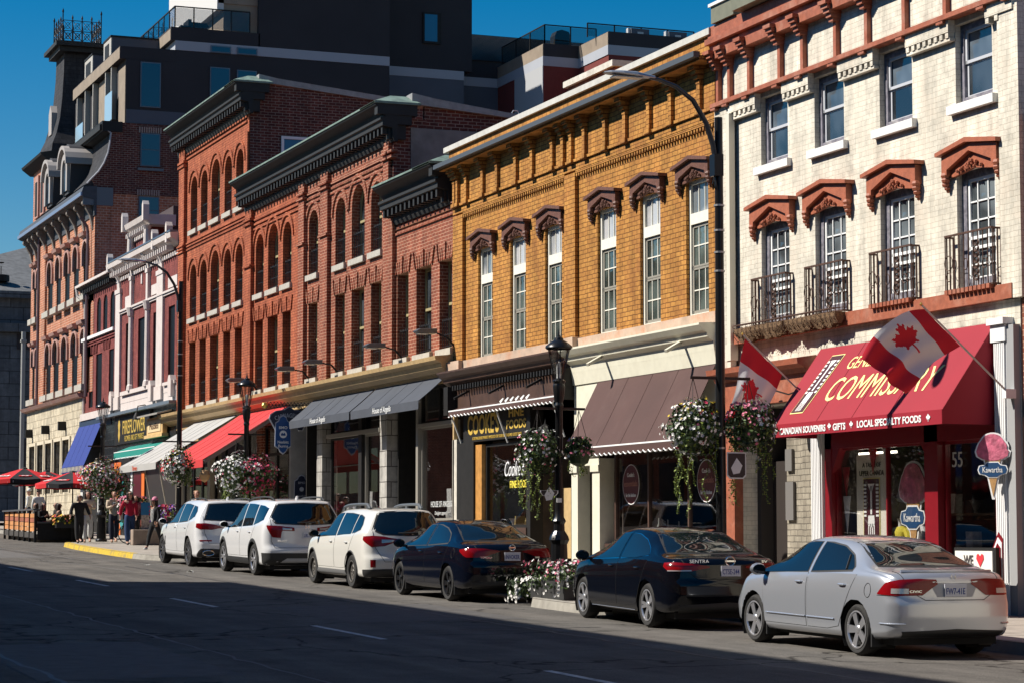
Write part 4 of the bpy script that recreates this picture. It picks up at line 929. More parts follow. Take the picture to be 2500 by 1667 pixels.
# coir planters hanging under the two left balconies
M_COIR = P('coir_liner', (.17, .10, .05), .95, var=.5, vscale=25, bump=1.0, bscale=60)
for i, (ya, yb, lb) in enumerate(((37.3, 39.2, 'shaggy brown coir window basket under the leftmost iron balcony'), (35.35, 37.2, 'shaggy brown coir window basket under the second iron balcony from the left'))):
    e = empty('window_basket', (19.6, (ya + yb) / 2, 5.6), lb, 'window basket', 'coir window baskets under the iron balconies'); m_ = MB(); r2 = random.Random(i)
    n = 26
    for k in range(n):
        y0_, y1_ = ya + (yb - ya) * k / n, ya + (yb - ya) * (k + 1) / n; dz = .03 * math.sin(k * 1.3) + r2.uniform(-.02, .02)
        half = abs(math.sin(math.pi * (k + .5) / (n / 2))) ** .5
        m_.prism([(19.68, 5.74), (19.90, 5.74), (19.88, 5.64), (19.82, 5.60 - .11 * half + dz), (19.74, 5.60 - .11 * half + dz), (19.68, 5.66)], 'y', y0_, y1_)
        for q in range(14): x = r2.uniform(19.66, 19.9); y = r2.uniform(y0_, y1_); z = r2.uniform(5.5, 5.76); m_.obox((x, y, z), (.02, r2.uniform(-.03, .03), r2.uniform(-.03, .03)), (0, .005, 0), (0, 0, .005))
    m_.build('coir_liner', M_COIR, e)
    m_ = MB()
    for k in range(12): y = ya + (yb - ya) * k / 11; m_.tube([(19.88, y, 5.82), (19.66, y, 5.80), (19.67, y, 5.62), (19.78, y, 5.48)], .006, 4)
    m_.box(19.65, 19.665, ya, yb, 5.79, 5.81); m_.build('wire_frame', M_RUSTI, e)
# ground floor
M_REDP = P('crimson_painted_wood', (.20, .006, .012), .35, var=.08)
M_REDA = P('crimson_awning_cloth', (.29, .003, .016), .7, var=.04, vscale=1.5)
M_FLUTE = P('white_fluted_column', (.80, .79, .78), .55)
z0 = gs(35) - .3
mb = MB(); wall(mb, 30.2, 40.4, z0, 5.0, [(36.7, 39.5, z0 + .01, 4.30, 0), (30.7, 36.3, z0 + .01, 4.9, 0)], depth=.3); mb.build('ground_floor_wall', M_WHT, bW)
# terracotta portal round the passage
simple(bW, 'terracotta_portal', M_TER, (19.82, 20.0, 39.5, 40.05, z0, 4.32), (19.84, 20.0, 36.7, 39.5, 4.32, 4.80), (19.84, 20.0, 39.5, 40.1, 4.32, 4.80)); 
pc = MB(); pc.prism([(20.0, 4.80), (19.8, 4.80), (19.76, 4.88), (19.62, 4.94), (19.6, 5.04), (20.0, 5.10)], 'y', 36.6, 40.25); pc.build('portal_cornice', M_TER, bW)
M_PASS = BRICK('passage_brick', (.36, .32, .25), (.31, .27, .21), (.16, .14, .11), .27, .11, .010, blotch=(.2, .17, .13), bamt=.5)
ps = MB(); simple(bW, 'passage_far_wall', P('passage_shade_wall', (.05, .042, .036), .9), (20.3, 24, 39.35, 39.5, z0, 4.3)); ps.box(20.1, 24, 36.7, 36.75, z0, 4.3); ps.box(20.3, 20.5, 36.75, 37.72, z0, 4.3); ps.box(24, 24.1, 36.7, 39.5, z0, 4.3); ps.box(20.3, 24, 36.7, 39.5, 4.3, 4.4)  # shade inside the passage is painted into the far wall's dark colour
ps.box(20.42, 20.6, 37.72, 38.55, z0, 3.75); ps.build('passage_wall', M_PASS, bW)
simple(bW, 'passage_door', P('dark_passage_door', (.03, .022, .018), .6), (20.55, 20.6, 38.55, 39.35, z0, 3.3))
simple(bW, 'passage_quoins', P('grey_quoin', (.16, .15, .14), .9), (20.36, 20.41, 38.2, 38.5, 2.2, 2.9), (20.36, 20.41, 38.25, 38.5, 3.1, 3.5))  # quoin blocks at the passage edge, built as thin grey panels
# fluted columns
for (ya, yb, zt, nm) in ((36.25, 36.66, 3.9, 'fluted_column'), (30.42, 30.80, 4.86, 'fluted_column')):
    m_ = MB(); m_.box(19.86, 20.1, ya, yb, gs(ya) - .1, 1.18); m_.box(19.90, 20.1, ya + .02, yb - .02, 1.18, zt)
    nf = 6
    for k in range(nf): y = ya + .04 + (yb - ya - .08) * (k + .5) / nf; m_.box(19.87, 19.905, y - .016, y + .016, 1.2, zt)
    m_.box(19.85, 20.1, ya - .01, yb + .01, zt, zt + .26); m_.box(19.80, 20.1, ya - .04, yb + .04, zt + .26, zt + .36); m_.box(20.0, 20.35, ya + .02, ya + .05, 1.0, zt)
    m_.build(nm, M_FLUTE, bW)
simple(bW, 'grey_side_post', P('grey_painted_post', (.33, .33, .33), .6), (19.88, 20.1, 30.22, 30.42, gs(30) - .1, 5.1))
simple(bW, 'crimson_frame', M_REDP, (19.95, 20.15, 36.02, 36.25, .9, 3.9), (19.95, 20.15, 32.55, 32.95, .9, 3.9), (19.95, 20.2, 30.8, 36.25, 3.42, 4.9), (19.97, 20.15, 32.9, 36.05, .9, 1.55), (19.96, 20.15, 30.8, 30.9, .9, 3.5))
m_ = MB(); m_.prism([(36.02, 3.42), (36.02, 3.0), (35.75, 3.42)], 'x', 19.96, 20.1); m_.prism([(32.95, 3.42), (32.95, 3.25), (33.1, 3.42)], 'x', 19.96, 20.1); m_.build('frame_corners', M_REDP, bW)
glazing(bW, 32.95, 36.02, 1.55, 3.42, M_REDP, bars=(34.3,), t=.035, x=20.06); glazing(bW, 30.9, 32.55, .95, 3.42, M_REDP, t=.05, x=20.1, bars=())
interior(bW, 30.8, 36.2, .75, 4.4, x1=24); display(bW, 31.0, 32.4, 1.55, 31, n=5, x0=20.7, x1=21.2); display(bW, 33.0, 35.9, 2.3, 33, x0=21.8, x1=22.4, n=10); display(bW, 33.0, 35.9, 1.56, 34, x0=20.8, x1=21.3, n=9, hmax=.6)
simple(bW, 'interior_rear_shelf', P('shelf_goods', (.16, .10, .07), .8, var=.8, vscale=6), (23.2, 23.6, 31, 36, 1.0, 1.9), (23.2, 23.6, 31, 36, 2.3, 3.0))
tl = P('fluorescent_tube', (.9, .9, .85), .5, emit=(1, .93, .75), estr=3.0)
simple(bW, 'strip_light', tl, (20.25, 20.31, 34.4, 35.6, 3.30, 3.34), (20.62, 20.68, 30.95, 32.2, 3.34, 3.38))
text('55', (20.07, 32.15, 3.12), .30, .24, P('ghost_white', (.55, .53, .5), .5), bW)
# the crimson awning
oW, vW = awning(bW, 'awning', 30.84, 36.38, 19.97, 5.18, 19.0, 3.83, .22, M_REDA, closed=True, label='crimson shop awning with yellow lettering')
sl = Vector((19.97 - 19.0, 0, 5.18 - 3.83)).normalized()   # up the slope
nrm = Vector((0, -1, 0)).cross(sl)
BS = Matrix((Vector((0, -1, 0)), sl, nrm)).transposed()
def onaw(t, y): return Vector((19.0 + (19.97 - 19.0) * t, y, 3.83 + (5.18 - 3.83) * t)) + nrm * .004
M_YLT = P('pale_yellow_lettering', (.88, .78, .30), .6)
text('COMMISSARY', onaw(.40, 33.30), 3.45, .50, M_YLT, oW, BS, shear=.18, bold=.0); text("GENERAL BROCK'S", onaw(.74, 33.55), 2.75, .27, M_YLT, oW, BS, shear=.12)
vx = 18.985
text('CANADIAN SOUVENIRS', (vx, 35.27, 3.705), 1.62, .115, M_WHITE, vW, bold=.025); text('GIFTS', (vx, 34.0, 3.705), .42, .115, M_WHITE, vW, bold=.025); text('LOCAL SPECIALTY FOODS', (vx, 32.42, 3.715), 1.98, .115, M_WHITE, vW, bold=.025)
for y in (36.22, 34.33, 33.6, 31.22): flat(LEAF, (vx, y, 3.70), M_WHITE, vW, sx=.085, sy=.085, name='maple_leaf')
# badge: tall dark panel with a fork between rows of dashes
def fork_badge(loc, basis, h, w_, parent, name='fork_badge'):
    o = flat([(-w_ / 2, -h / 2), (w_ / 2, -h / 2), (w_ / 2, h / 2), (-w_ / 2, h / 2)], loc, M_YLT, parent, basis, name, .004)
    k = h / 1.0; off = basis @ Vector((0, 0, .005)); W2 = w_ / 2 - .02
    flat([(-W2, -h / 2 + .02), (W2, -h / 2 + .02), (W2, h / 2 - .02), (-W2, h / 2 - .02)], Vector(loc) + off, P('badge_maroon', (.06, .008, .015), .5), o, basis, 'badge_field')
    m_ = MB()
    def R2(x0, x1, y0, y1): m_.prism([(x0, y0), (x1, y0), (x1, y1), (x0, y1)], 'z', 0, .004)
    for t in range(9):
        y = h * (.36 - t * .065); R2(-W2 + .01, -W2 * .62, y, y + h * .035); R2(W2 * .62, W2 - .01, y, y + h * .035)
    R2(-w_ * .05, w_ * .05, -h * .12, h * .36); m_.prism([(-w_ * .2, h * .40), (w_ * .2, h * .40), (w_ * .06, h * .28), (-w_ * .06, h * .28)], 'z', 0, .004)
    m_.prism([(-w_ * .18, -h * .14), (w_ * .18, -h * .14), (w_ * .2, -h * .28), (w_ * .07, -h * .34), (-w_ * .07, -h * .34), (-w_ * .2, -h * .28)], 'z', 0, .004)
    for x in (-.17, -.06, .06, .17): R2(w_ * x - w_ * .025, w_ * x + w_ * .025, -h * .46, -h * .28)
    m_.v = [tuple(basis @ Vector(p) + Vector(loc) + off * 2) for p in m_.v]; m_.build('fork', M_WHITE, o)
fork_badge(onaw(.50, 35.62), BS @ Matrix(((1, .18, 0), (0, 1, 0), (0, 0, 1))), 1.25, .46, oW)
# banner and ice cream cut-outs in the window
bn = simple(bW, 'window_banner', P('banner_cloth', (.72, .68, .58), .8), (20.22, 20.24, 34.62, 35.62, 1.55, 3.30), label='pale window banner with dark lettering')
M_INK = P('dark_ink', (.06, .05, .05), .7)
text('A TASTE OF', (20.215, 35.1, 3.12), .62, .08, M_INK, bn); text('UPPER CANADA', (20.215, 35.1, 2.98), .82, .09, M_INK, bn); text("GENERAL BROCK'S", (20.215, 35.08, 1.80), .85, .08, M_INK, bn); text('COMMISSARY', (20.215, 35.08, 1.69), .85, .09, M_INK, bn)
fork_badge((20.213, 35.1, 2.40), FACE_ST, 1.0, .56, bn)
M_ICE = P('berry_ice_cream', (.60, .14, .22), .6, var=.45, vscale=9, bump=.8, bscale=14); M_CONE = P('wafer_cone', (.45, .25, .09), .7, var=.2, vscale=20); M_BLU = P('navy_sign', (.02, .07, .17), .4)
def icecream(root, loc, s, basis, lab='Kawartha'):
    sc = [( .40 * math.cos(R(a)) * (1 + .05 * math.sin(7 * R(a))), .42 * math.sin(R(a))) for a in range(0, 180, 12)] + [(-.46, -.05), (-.42, -.18), (-.28, -.26), (-.1, -.30), (.1, -.30), (.28, -.26), (.42, -.18), (.46, -.05)]
    out = [(x * 1.12, y * 1.1) for x, y in sc]; n = Vector(basis @ Vector((0, 0, 1)))
    L = Vector(loc)
    o1 = flat([(x * s, y * s) for x, y in out], L, M_WHITE, root, basis, 'white_outline', .02 * s)
    flat([(x * s, y * s) for x, y in sc], L + n * .021 * s, M_ICE, root, basis, 'scoop', .02 * s)
    flat([(-.27 * s, -.28 * s), (.27 * s, -.28 * s), (.04 * s, -1.35 * s), (-.04 * s, -1.35 * s)], L - n * .002, M_WHITE, root, basis, 'cone_outline', .016 * s)
    flat([(-.22 * s, -.28 * s), (.22 * s, -.28 * s), (0, -1.28 * s)], L + n * .02 * s, M_CONE, root, basis, 'cone', .012 * s)
    pl = [(-.40, 0), (-.36, .10), (-.22, .12), (-.15, .19), (.15, .19), (.22, .12), (.36, .10), (.40, 0), (.36, -.10), (.22, -.13), (.12, -.19), (-.12, -.19), (-.22, -.13), (-.36, -.10)]
    q = flat([(x * s * 1.08, (y * 1.15 - .55) * s) for x, y in pl], L + n * .034 * s, M_WHITE, root, basis, 'plaque_rim', .008 * s)
    flat([(x * s, (y - .55) * s) for x, y in pl], L + n * .044 * s, M_BLU, root, basis, 'plaque', .008 * s)
    text(lab, L + n * .054 * s + Vector((0, 0, -.55 * s)), .56 * s, .15 * s, M_WHITE, root, basis)
e = empty('ice_cream_cutout', (20.18, 33.55, 1.55), 'large flat ice cream cone cut-out standing inside the shop window', 'display sign', 'ice cream cone signs of the crimson shop')
icecream(e, (20.16, 33.62, 2.72), .92, FACE_ST)
e = empty('ice_cream_sign', (19.75, 30.50, 2.0), 'small ice cream cone sign projecting from the right white column', 'hanging sign', 'ice cream cone signs of the crimson shop')
bs2 = Matrix(((.6, 0, -.8), (-.8, 0, -.6), (0, 1, 0)))
icecream(e, (19.70, 30.55, 3.22), .56, bs2)
# window goods
GB = P('yellow_jersey', (.60, .50, .04), .8); WT = P('white_shirt', (.6, .6, .6), .9); NV = P('navy_shirt', (.03, .05, .12), .9); 
def garment(loc, mat, lb, s=1.0, neck=True):
    e = empty('mannequin_torso', loc, lb, 'mannequin', 'clothed torsos in the crimson shop'); m_ = MB()
    m_.lathe([(.10, 0), (.13, .06), (.12, .2), (.17, .42), (.19, .50), (.13, .58), (.05, .60)], loc, 14); m_.v = [(loc[0] + (x - loc[0]) * .6, y, z) for x, y, z in m_.v]
    for s_ in (-1, 1): m_.tube([(loc[0], loc[1] + s_ * .16, loc[2] + .54), (loc[0], loc[1] + s_ * .24, loc[2] + .44), (loc[0] - .02, loc[1] + s_ * .27, loc[2] + .30)], [.06, .065, .07], 8)
    m_.build('shirt', mat, e, smooth=True)
    if neck: m_ = MB(); m_.lathe([(.055, .58), (.05, .66), (.065, .72), (.0, .73)], loc, 12); m_.build('neck_form', WT, e, smooth=True)
garment((20.75, 31.75, 1.62), NV, 'navy shirted torso with white neck form at the right side of the crimson shop')
garment((20.5, 34.1, 1.55), WT, 'white shirted torso behind the ice cream cut-out in the shop window')
garment((20.45, 34.55, 1.48), GB, 'yellow shirted torso in the shop window beside the pale banner')
bt = empty('tea_boxes', (20.3, 35.6, 1.55), 'row of small white and brown boxes on the crimson shop window ledge', 'boxes')
for i in range(6): simple(bt, 'box', [WT, M_CONE, P('red_box', (.4, .03, .03), .6)][i % 3], (20.25, 20.42, 35.75 - i * .17, 35.87 - i * .17, 1.55, 1.68 + .05 * (i % 2)))
# bunting pennants
for i, (y, z, up) in enumerate([(34.98, 3.38, .32), (34.52, 3.38, .26), (31.15, 3.40, .4), (35.88, 2.6, .5), (35.9, 3.1, .4)]):
    e = MB(); e.prism([(y - .13, z), (y + .13, z), (y, z - up * 1.3)], 'x', 20.17, 20.18)
    o = tag(e.build('pennant', P('red_pennant', (.4, .02, .03), .8) if i % 2 == 0 else WT, org=(20.17, y, z)), ['red pennant hanging in front of the pale banner', 'white pennant beside the pale banner', 'red pennant hanging inside the glass door side', 'white pennant low at the left edge of the shop window', 'red pennant high at the left edge of the shop window'][i], 'pennant', 'pennants hung in the crimson shop window')
e = empty('sign_board', (19.25, 30.95, gs(31)), 'small white sandwich board reading WE love LOCAL beside the silver car', 'sandwich board')
simple(e, 'frame', M_BLK, (19.27, 19.33, 29.85, 31.0, gs(30), 1.74)); simple(e, 'panel', P('board_white', (.75, .72, .66), .7), (19.25, 19.27, 29.92, 30.94, gs(30) + .15, 1.69))
RB = P('red_heart', (.6, .03, .04), .6)
text('WE', (19.245, 30.56, 1.55), .26, .15, M_INK, e, bold=.02); text('LOCAL!', (19.245, 30.42, 1.32), .62, .15, M_INK, e, bold=.02)
flat([(0, -.1), (.1, .02), (.09, .08), (.05, .1), (0, .06), (-.05, .1), (-.09, .08), (-.1, .02)], (19.245, 30.24, 1.55), RB, e, name='heart')
e = empty('arrow_sign', (19.5, 30.35, gs(30)), 'red and white arrow shaped board leaning at the right column', 'arrow sign')
ar = [(.0, .55), (-.38, 0), (0, -.55), (.12, -.45), (.12, .45)]
for k, (s_, mt) in enumerate(((1.0, M_REDP), (.86, M_WHITE), (.7, M_REDP))): flat([(x * s_ * 1.0, y * s_) for x, y in ar], (19.5 - k * .012, 30.12, 1.42), mt, e, name='arrow_panel', ext=.01)
# next building to the right, barely in frame
bN = building('dark_brick_building', 20.5, 'dark brown brick building at the right edge of the picture, next to the cream front')
mb = MB(); wall(mb, 20.5, 30.15, gs(20) - .3, 8.3, [(28.0, 29.2, 5.9, 7.9, 0), (25.5, 26.7, 5.9, 7.9, 0)]); body(mb, 20.5, 30.15, gs(20) - .3, 8.4, D=10); mb.build('wall', M_BRN, bN)
glazing(bN, 28.0, 29.2, 5.9, 7.9, M_OLIVE, x=20.12, mat=M_PANE, name='window'); glazing(bN, 25.5, 26.7, 5.9, 7.9, M_OLIVE, x=20.12, mat=M_PANE, name='window')
M_CGLW = P('black_window', (.006, .006, .007), .5, spec=.2)
M_WTRIM = P('white_painted_stone', (.66, .58, .53), .6, var=.08, vscale=4, dirt=(.45, .36, .32), dscale=2, damt=.4)
bD = building('ornate_building', 85.5, 'maroon brick building with tall white pilasters and a raised central gable')
dh = [(94.1, 95.2, 7.78, 10.55, 0), (91.2, 92.85, 7.78, 10.55, 0), (89.3, 90.1, 7.78, 10.55, 0), (86.4, 87.45, 7.78, 10.55, 0), (85.55, 86.05, 7.78, 10.55, 0)]
mb = MB(); wall(mb, 85.5, 97.2, 6.8, 13.0, dh, depth=.3); body(mb, 85.5, 97.2, 6.8, 13.0, D=9); mb.box(20.02, 20.9, 91.1, 94.3, 13.0, 14.4)
mb.build('wall', M_MAR, bD)
for (ya, yb, za, zb_, _) in dh: simple(bD, 'window', M_CGLW, (20.07, 20.12, ya, yb, za, zb_)).__setitem__('label', 'tall dark sash window')
tr = MB()
for (ya, yb) in ((96.05, 96.95), (88.15, 89.2)):       # giant pilasters
    tr.box(19.91, 20.02, ya, yb, 7.6, 11.95); tr.box(19.88, 20.02, ya - .06, yb + .06, 11.9, 12.08); tr.box(19.86, 20.02, ya - .08, yb + .08, 7.1, 7.62)
    tr.prism([(19.93, 12.05), (19.90, 12.45), (19.76, 12.75), (19.60, 12.95), (20.02, 12.95), (20.02, 12.05)], 'y', ya + .22, yb - .22)
for yc in (93.85, 90.8):                                # slim columns
    tr.lathe([(.20, 7.75), (.17, 7.95), (.14, 8.0), (.13, 10.7), (.17, 10.75), (.22, 11.0), (.24, 11.08)], (19.95, yc, 0), 10); tr.box(19.87, 20.02, yc - .16, yc + .16, 11.1, 12.3); tr.box(19.84, 20.02, yc - .22, yc + .22, 12.2, 12.36)
    tr.prism([(19.9, 12.3), (19.85, 12.6), (19.62, 12.95), (20.02, 12.95), (20.02, 12.3)], 'y', yc - .15, yc + .15); tr.lathe([(.2, 13.2), (.15, 13.3), (.13, 13.9), (.2, 14.05)], (19.84, yc - .1, 0), 10)
tr.box(19.93, 20.02, 85.5, 97, 11.0, 11.08); tr.box(19.88, 20.02, 85.5, 96.2, 11.08, 11.16)
tr.box(19.97, 20.02, 86.0, 87.5, 11.25, 11.65); tr.box(19.97, 20.02, 89.3, 90.4, 11.25, 11.65); tr.box(19.97, 20.02, 94.2, 95.3, 11.2, 11.65); tr.box(19.96, 20.02, 92.1, 92.3, 11.9, 12.3)
tr.box(19.94, 20.02, 85.5, 97, 12.4, 12.55); tr.prism([(20.05, 12.72), (19.9, 12.76), (19.66, 12.95), (19.58, 12.97), (19.55, 13.15), (20.05, 13.2)], 'y', 85.45, 97.3)
tr.box(19.94, 20.02, 90.6, 93.9, 13.75, 13.9); tr.prism([(20.9, 14.05), (19.9, 14.08), (19.68, 14.25), (19.62, 14.45), (20.9, 14.48)], 'y', 90.3, 94.2)
for y, z in ((90.3, 14.2), (94.2, 14.2), (97.1, 12.85), (88.6, 12.85), (86.2, 12.85)): tr.prism([(y - .13, z), (y + .13, z), (y + .12, z + .62), (y, z + .78), (y - .12, z + .62)], 'x', 19.56, 19.80)
tr.box(19.96, 20.02, 85.5, 97.0, 7.32, 7.62); tr.box(19.86, 20.02, 89.9, 95.6, 7.62, 7.78); tr.box(19.88, 20.02, 85.9, 87.9, 7.58, 7.70)
for y in (97.2, 89.7, 86.3): tr.prism([(y - .26, 7.1), (y + .26, 7.1), (y + .26, 7.7), (y + .12, 7.9), (y - .12, 7.9), (y - .26, 7.7)], 'x', 19.78, 20.02)
tr.box(19.97, 20.02, 85.5, 97.3, 6.8, 7.32)
tr.build('white_trim', M_WTRIM, bD)
bk = MB(); dentils(bk, 86.5, 96.8, .34, .12, 19.64, 19.93, 12.60, 12.78); dentils(bk, 90.8, 94.0, .3, .1, 19.7, 19.9, 13.9, 14.08); bk.build('modillions', M_WTRIM, bD)
simple(bD, 'roof_edge', P('blue_grey_flashing', (.12, .15, .2), .4, .4), (19.56, 19.9, 85.5, 97, 13.19, 13.25)); simple(bD, 'roof_box', P('brown_roof_box', (.05, .03, .03), .7), (20.9, 22.5, 90.8, 94.2, 13, 14.9))
M_TILE = ashlar('black_tiles', (.030, .033, .036), (.022, .024, .027), (.10, .10, .10), .45, .32, .006); M_TILE.node_tree.nodes['Principled BSDF'].inputs['Roughness'].default_value = .25
simple(bD, 'tiled_shopfront', M_TILE, (19.88, 20.2, 85.5, 99.2, 5.0, 6.8)); simple(bD, 'shop_canopy_edge', P('zinc_edge', (.18, .22, .26), .5, .4), (19.6, 20.0, 85.5, 99.2, 6.8, 6.92))
simple(bD, 'ground_floor_returns', M_BLK, (20.2, 28, 85.5, 85.54, 1.5, 6.8), (20.2, 28, 97.1, 97.15, 1.5, 6.8), (28, 28.1, 85.5, 97.2, 1.5, 6.8))
simple(bD, 'shopfront_wall', P('dark_shopfront_panels', (.035, .032, .03), .4), (19.9, 20.2, 85.5, 90.6, 1.5, 5.0))
sg = simple(bD, 'shop_sign', M_BLK, (19.80, 19.88, 89.6, 96.2, 5.62, 6.8)); 
text('FIREFLOWER', (19.795, 92.5, 6.28), 4.2, .55, M_GOLD, sg, bold=.01); text('FLOWER AND GIFT MARKET', (19.795, 92.4, 5.82), 3.6, .22, M_GOLD, sg)
flat([(0, .5), (.22, .22), (.12, 0), (.2, -.2), (0, -.5), (-.2, -.2), (-.12, 0), (-.22, .22)], (19.795, 95.3, 6.2), M_GOLD, sg)
ws = empty('wooden_sign', (19.6, 87.9, 5.6), 'carved wooden shop sign with a little pale roof on black tiles', 'shop sign')
simple(ws, 'board', P('pine_board', (.62, .42, .18), .6, var=.15, vscale=5), (19.62, 19.8, 86.6, 89.3, 5.72, 6.38)); simple(ws, 'inner_panel', P('pale_pine', (.72, .56, .32), .6), (19.60, 19.62, 86.85, 89.05, 5.84, 6.28)); simple(ws, 'sign_base', P('pine_board', (.62, .42, .18), .6), (19.55, 19.8, 86.4, 89.5, 5.62, 5.74))
m_ = MB(); m_.prism([(19.3, 6.42), (19.85, 6.56), (19.85, 6.62), (19.28, 6.48)], 'y', 86.1, 89.8); m_.build('roof', P('weathered_shingle', (.42, .40, .36), .8), ws)
text('Mustikki', (19.595, 87.95, 6.06), 1.5, .24, P('dark_brown_ink', (.10, .04, .02), .6), ws)
oGn, vGn = awning(bD, 'awning', 86.2, 93.6, 19.95, 5.5, 19.25, 5.22, .28, P('teal_awning_cloth', (.01, .24, .19), .7), scallop=.05, trim=M_WHITE, label='narrow teal green scalloped awning')
gl = MB(); gl.tube([(19.86, 89.5, 6.7), (19.6, 89.6, 6.95), (19.35, 89.7, 6.9), (19.3, 89.7, 6.65)], .025, 6); gl.lathe([(.04, 6.65), (.12, 6.5), (.14, 6.38)], (19.3, 89.7, 0), 10); gl.build('gooseneck_lamp', M_BLK, bD, smooth=True)
# lower shopfront: orange, teal and black panels
cp_ = simple(bD, 'painted_shopfront', M_BLK, (19.86, 19.9, 90.6, 95.6, 1.7, 5.0)); 
simple(cp_, 'orange_panel', P('orange_panel', (.75, .17, .03), .5), (19.83, 19.86, 95.0, 96.4, 1.7, 4.9), (19.83, 19.86, 90.6, 91.1, 1.7, 4.4)); 
flat(circ(.55, 24, ry=1.0), (19.825, 94.7, 3.2), P('teal_panel', (.05, .32, .33), .5), cp_, name='teal_ellipse', ext=.01)
text('cannabis', (19.855, 93.1, 3.2), 2.6, .42, M_WHITE, cp_, Matrix(((0, 0, -1), (0, 1, 0), (1, 0, 0))), bold=.03); simple(cp_, 'maroon_panel', P('maroon_panel', (.09, .01, .02), .3), (19.84, 19.86, 91.2, 92.6, 1.7, 4.4))
# ============ building C ============
bC = building('small_maroon_building', 97.2, 'small maroon brick building with four narrow arched windows and a white sill band')
chs = [(a, b_, 10.62, 12.17, .4) for a, b_ in ((101.92, 102.76), (100.42, 101.3), (99.02, 99.9), (97.5, 98.42))] + [(101.95, 102.85, 7.5, 9.74, 0), (100.05, 101.3, 7.4, 9.74, 0), (97.55, 98.55, 7.5, 9.74, 0)]
mb = MB(); wall(mb, 97.2, 103.9, 6.9, 13.0, chs, depth=.3); body(mb, 97.2, 103.9, 6.9, 13.0, D=9); string_courses(mb, 97.2, 103.6, [10.2, 10.32], .05, .06)
for y in (99.0, 101.7): voussoirs(mb, y, 9.8, 1.0)
mb.build('wall', M_MAR, bC)
for (ya, yb, za, zb_, r_) in chs: simple(bC, 'window', M_CGLW, (20.05, 20.1, ya, yb, za, zb_))
simple(bC, 'sill_band', M_WSILL, (19.86, 20.02, 97.25, 104.1, 10.47, 10.6)); m_ = MB(); m_.prism([(20.05, 12.45), (19.92, 12.5), (19.75, 12.75), (19.64, 12.82), (19.62, 12.95), (20.05, 13.0)], 'y', 97.3, 104.2); oc_ = m_.build('cornice', M_CORN, bC); m_ = MB(); m_.box(19.56, 19.64, 97.3, 104.2, 12.84, 12.95); m_.build('gutter', M_WTRIM, oc_)
m_ = MB(); dentils(m_, 97.6, 103.6, .4, .14, 19.72, 19.92, 12.5, 12.7); m_.build('modillions', M_CORN, oc_)
m_ = MB(); m_.tube([(19.6, 104.1, 12.9), (19.65, 104.0, 12.5), (19.85, 103.8, 12.3), (19.93, 103.7, 12.2), (19.93, 103.7, 7)], .06, 6); m_.build('downpipe', M_WTRIM, bC)
simple(bC, 'ground_floor', M_BLK, (20.0, 20.3, 97.2, 103.9, 1.6, 7.0)); simple(bC, 'shop_cornice', M_WTRIM, (19.8, 20.05, 97.2, 103.8, 6.95, 7.25)); simple(bC, 'shopfront_posts', P('white_post', (.6, .6, .58), .6), (19.9, 20.0, 99.9, 100.1, 1.7, 5), (19.9, 20.0, 103.4, 103.9, 1.7, 5))
simple(bC, 'dark_fascia', P('navy_fascia', (.03, .05, .09), .5), (19.85, 20.0, 97.3, 104.2, 6.55, 6.95))
M_BLUEC = P('blue_awning_cloth', (.012, .035, .22), .75, var=.05)
oB, vB = awning(bC, 'awning', 99.2, 104.3, 19.95, 6.95, 19.12, 4.9, .26, M_BLUEC, label='steep royal blue awning', vmat=P('blue_valance', (.012, .03, .16), .7))
m_ = MB()
for k in range(16): y = 99.4 + k * .31; m_.prism([(y, 4.68), (y + .1, 4.68), (y + .16, 4.8), (y + .12, 4.88), (y + .04, 4.86)], 'x', 19.10, 19.115)
m_.build('valance_pattern', P('cream_print', (.65, .6, .4), .6), vB)
# ============ building B: corner block with mansard ============
YB = 102.06
bB = building('mansard_corner_building', YB, 'salmon brick corner building with a slate mansard, dormers and rough stone ground floor')
TB = [(103.9, 1.15), (106.17, 1.17), (108.35, 1.15), (110.56, 1.13), (112.75, 1.2), (115.95, .75), (116.95, .7)]
bh = [(c - w_ / 2, c + w_ / 2, 12.58, 14.98, .45 * w_) for c, w_ in TB] + [(c - w_ / 2, c + w_ / 2, 8.6, 11.06, .4 * w_) for c, w_ in [(104.05, 1.2), (106.25, 1.3), (108.6, 1.35), (110.9, 1.3), (112.95, 1.2), (116.08, .65), (117.1, .65)]]
mb = MB(); wall(mb, YB, 118.2, 8.2, 16.9, bh, depth=.3); body(mb, YB, 118.2, 1.5, 17.0, D=16); pilaster(mb, 113.7, 115.2, 8.2, 16, .1)
mb.build('wall', M_COR, bB)
PINK = P('pinkish_window_surround', (.40, .22, .18), .8, var=.15, dirt=(.5, .42, .36), damt=.4)
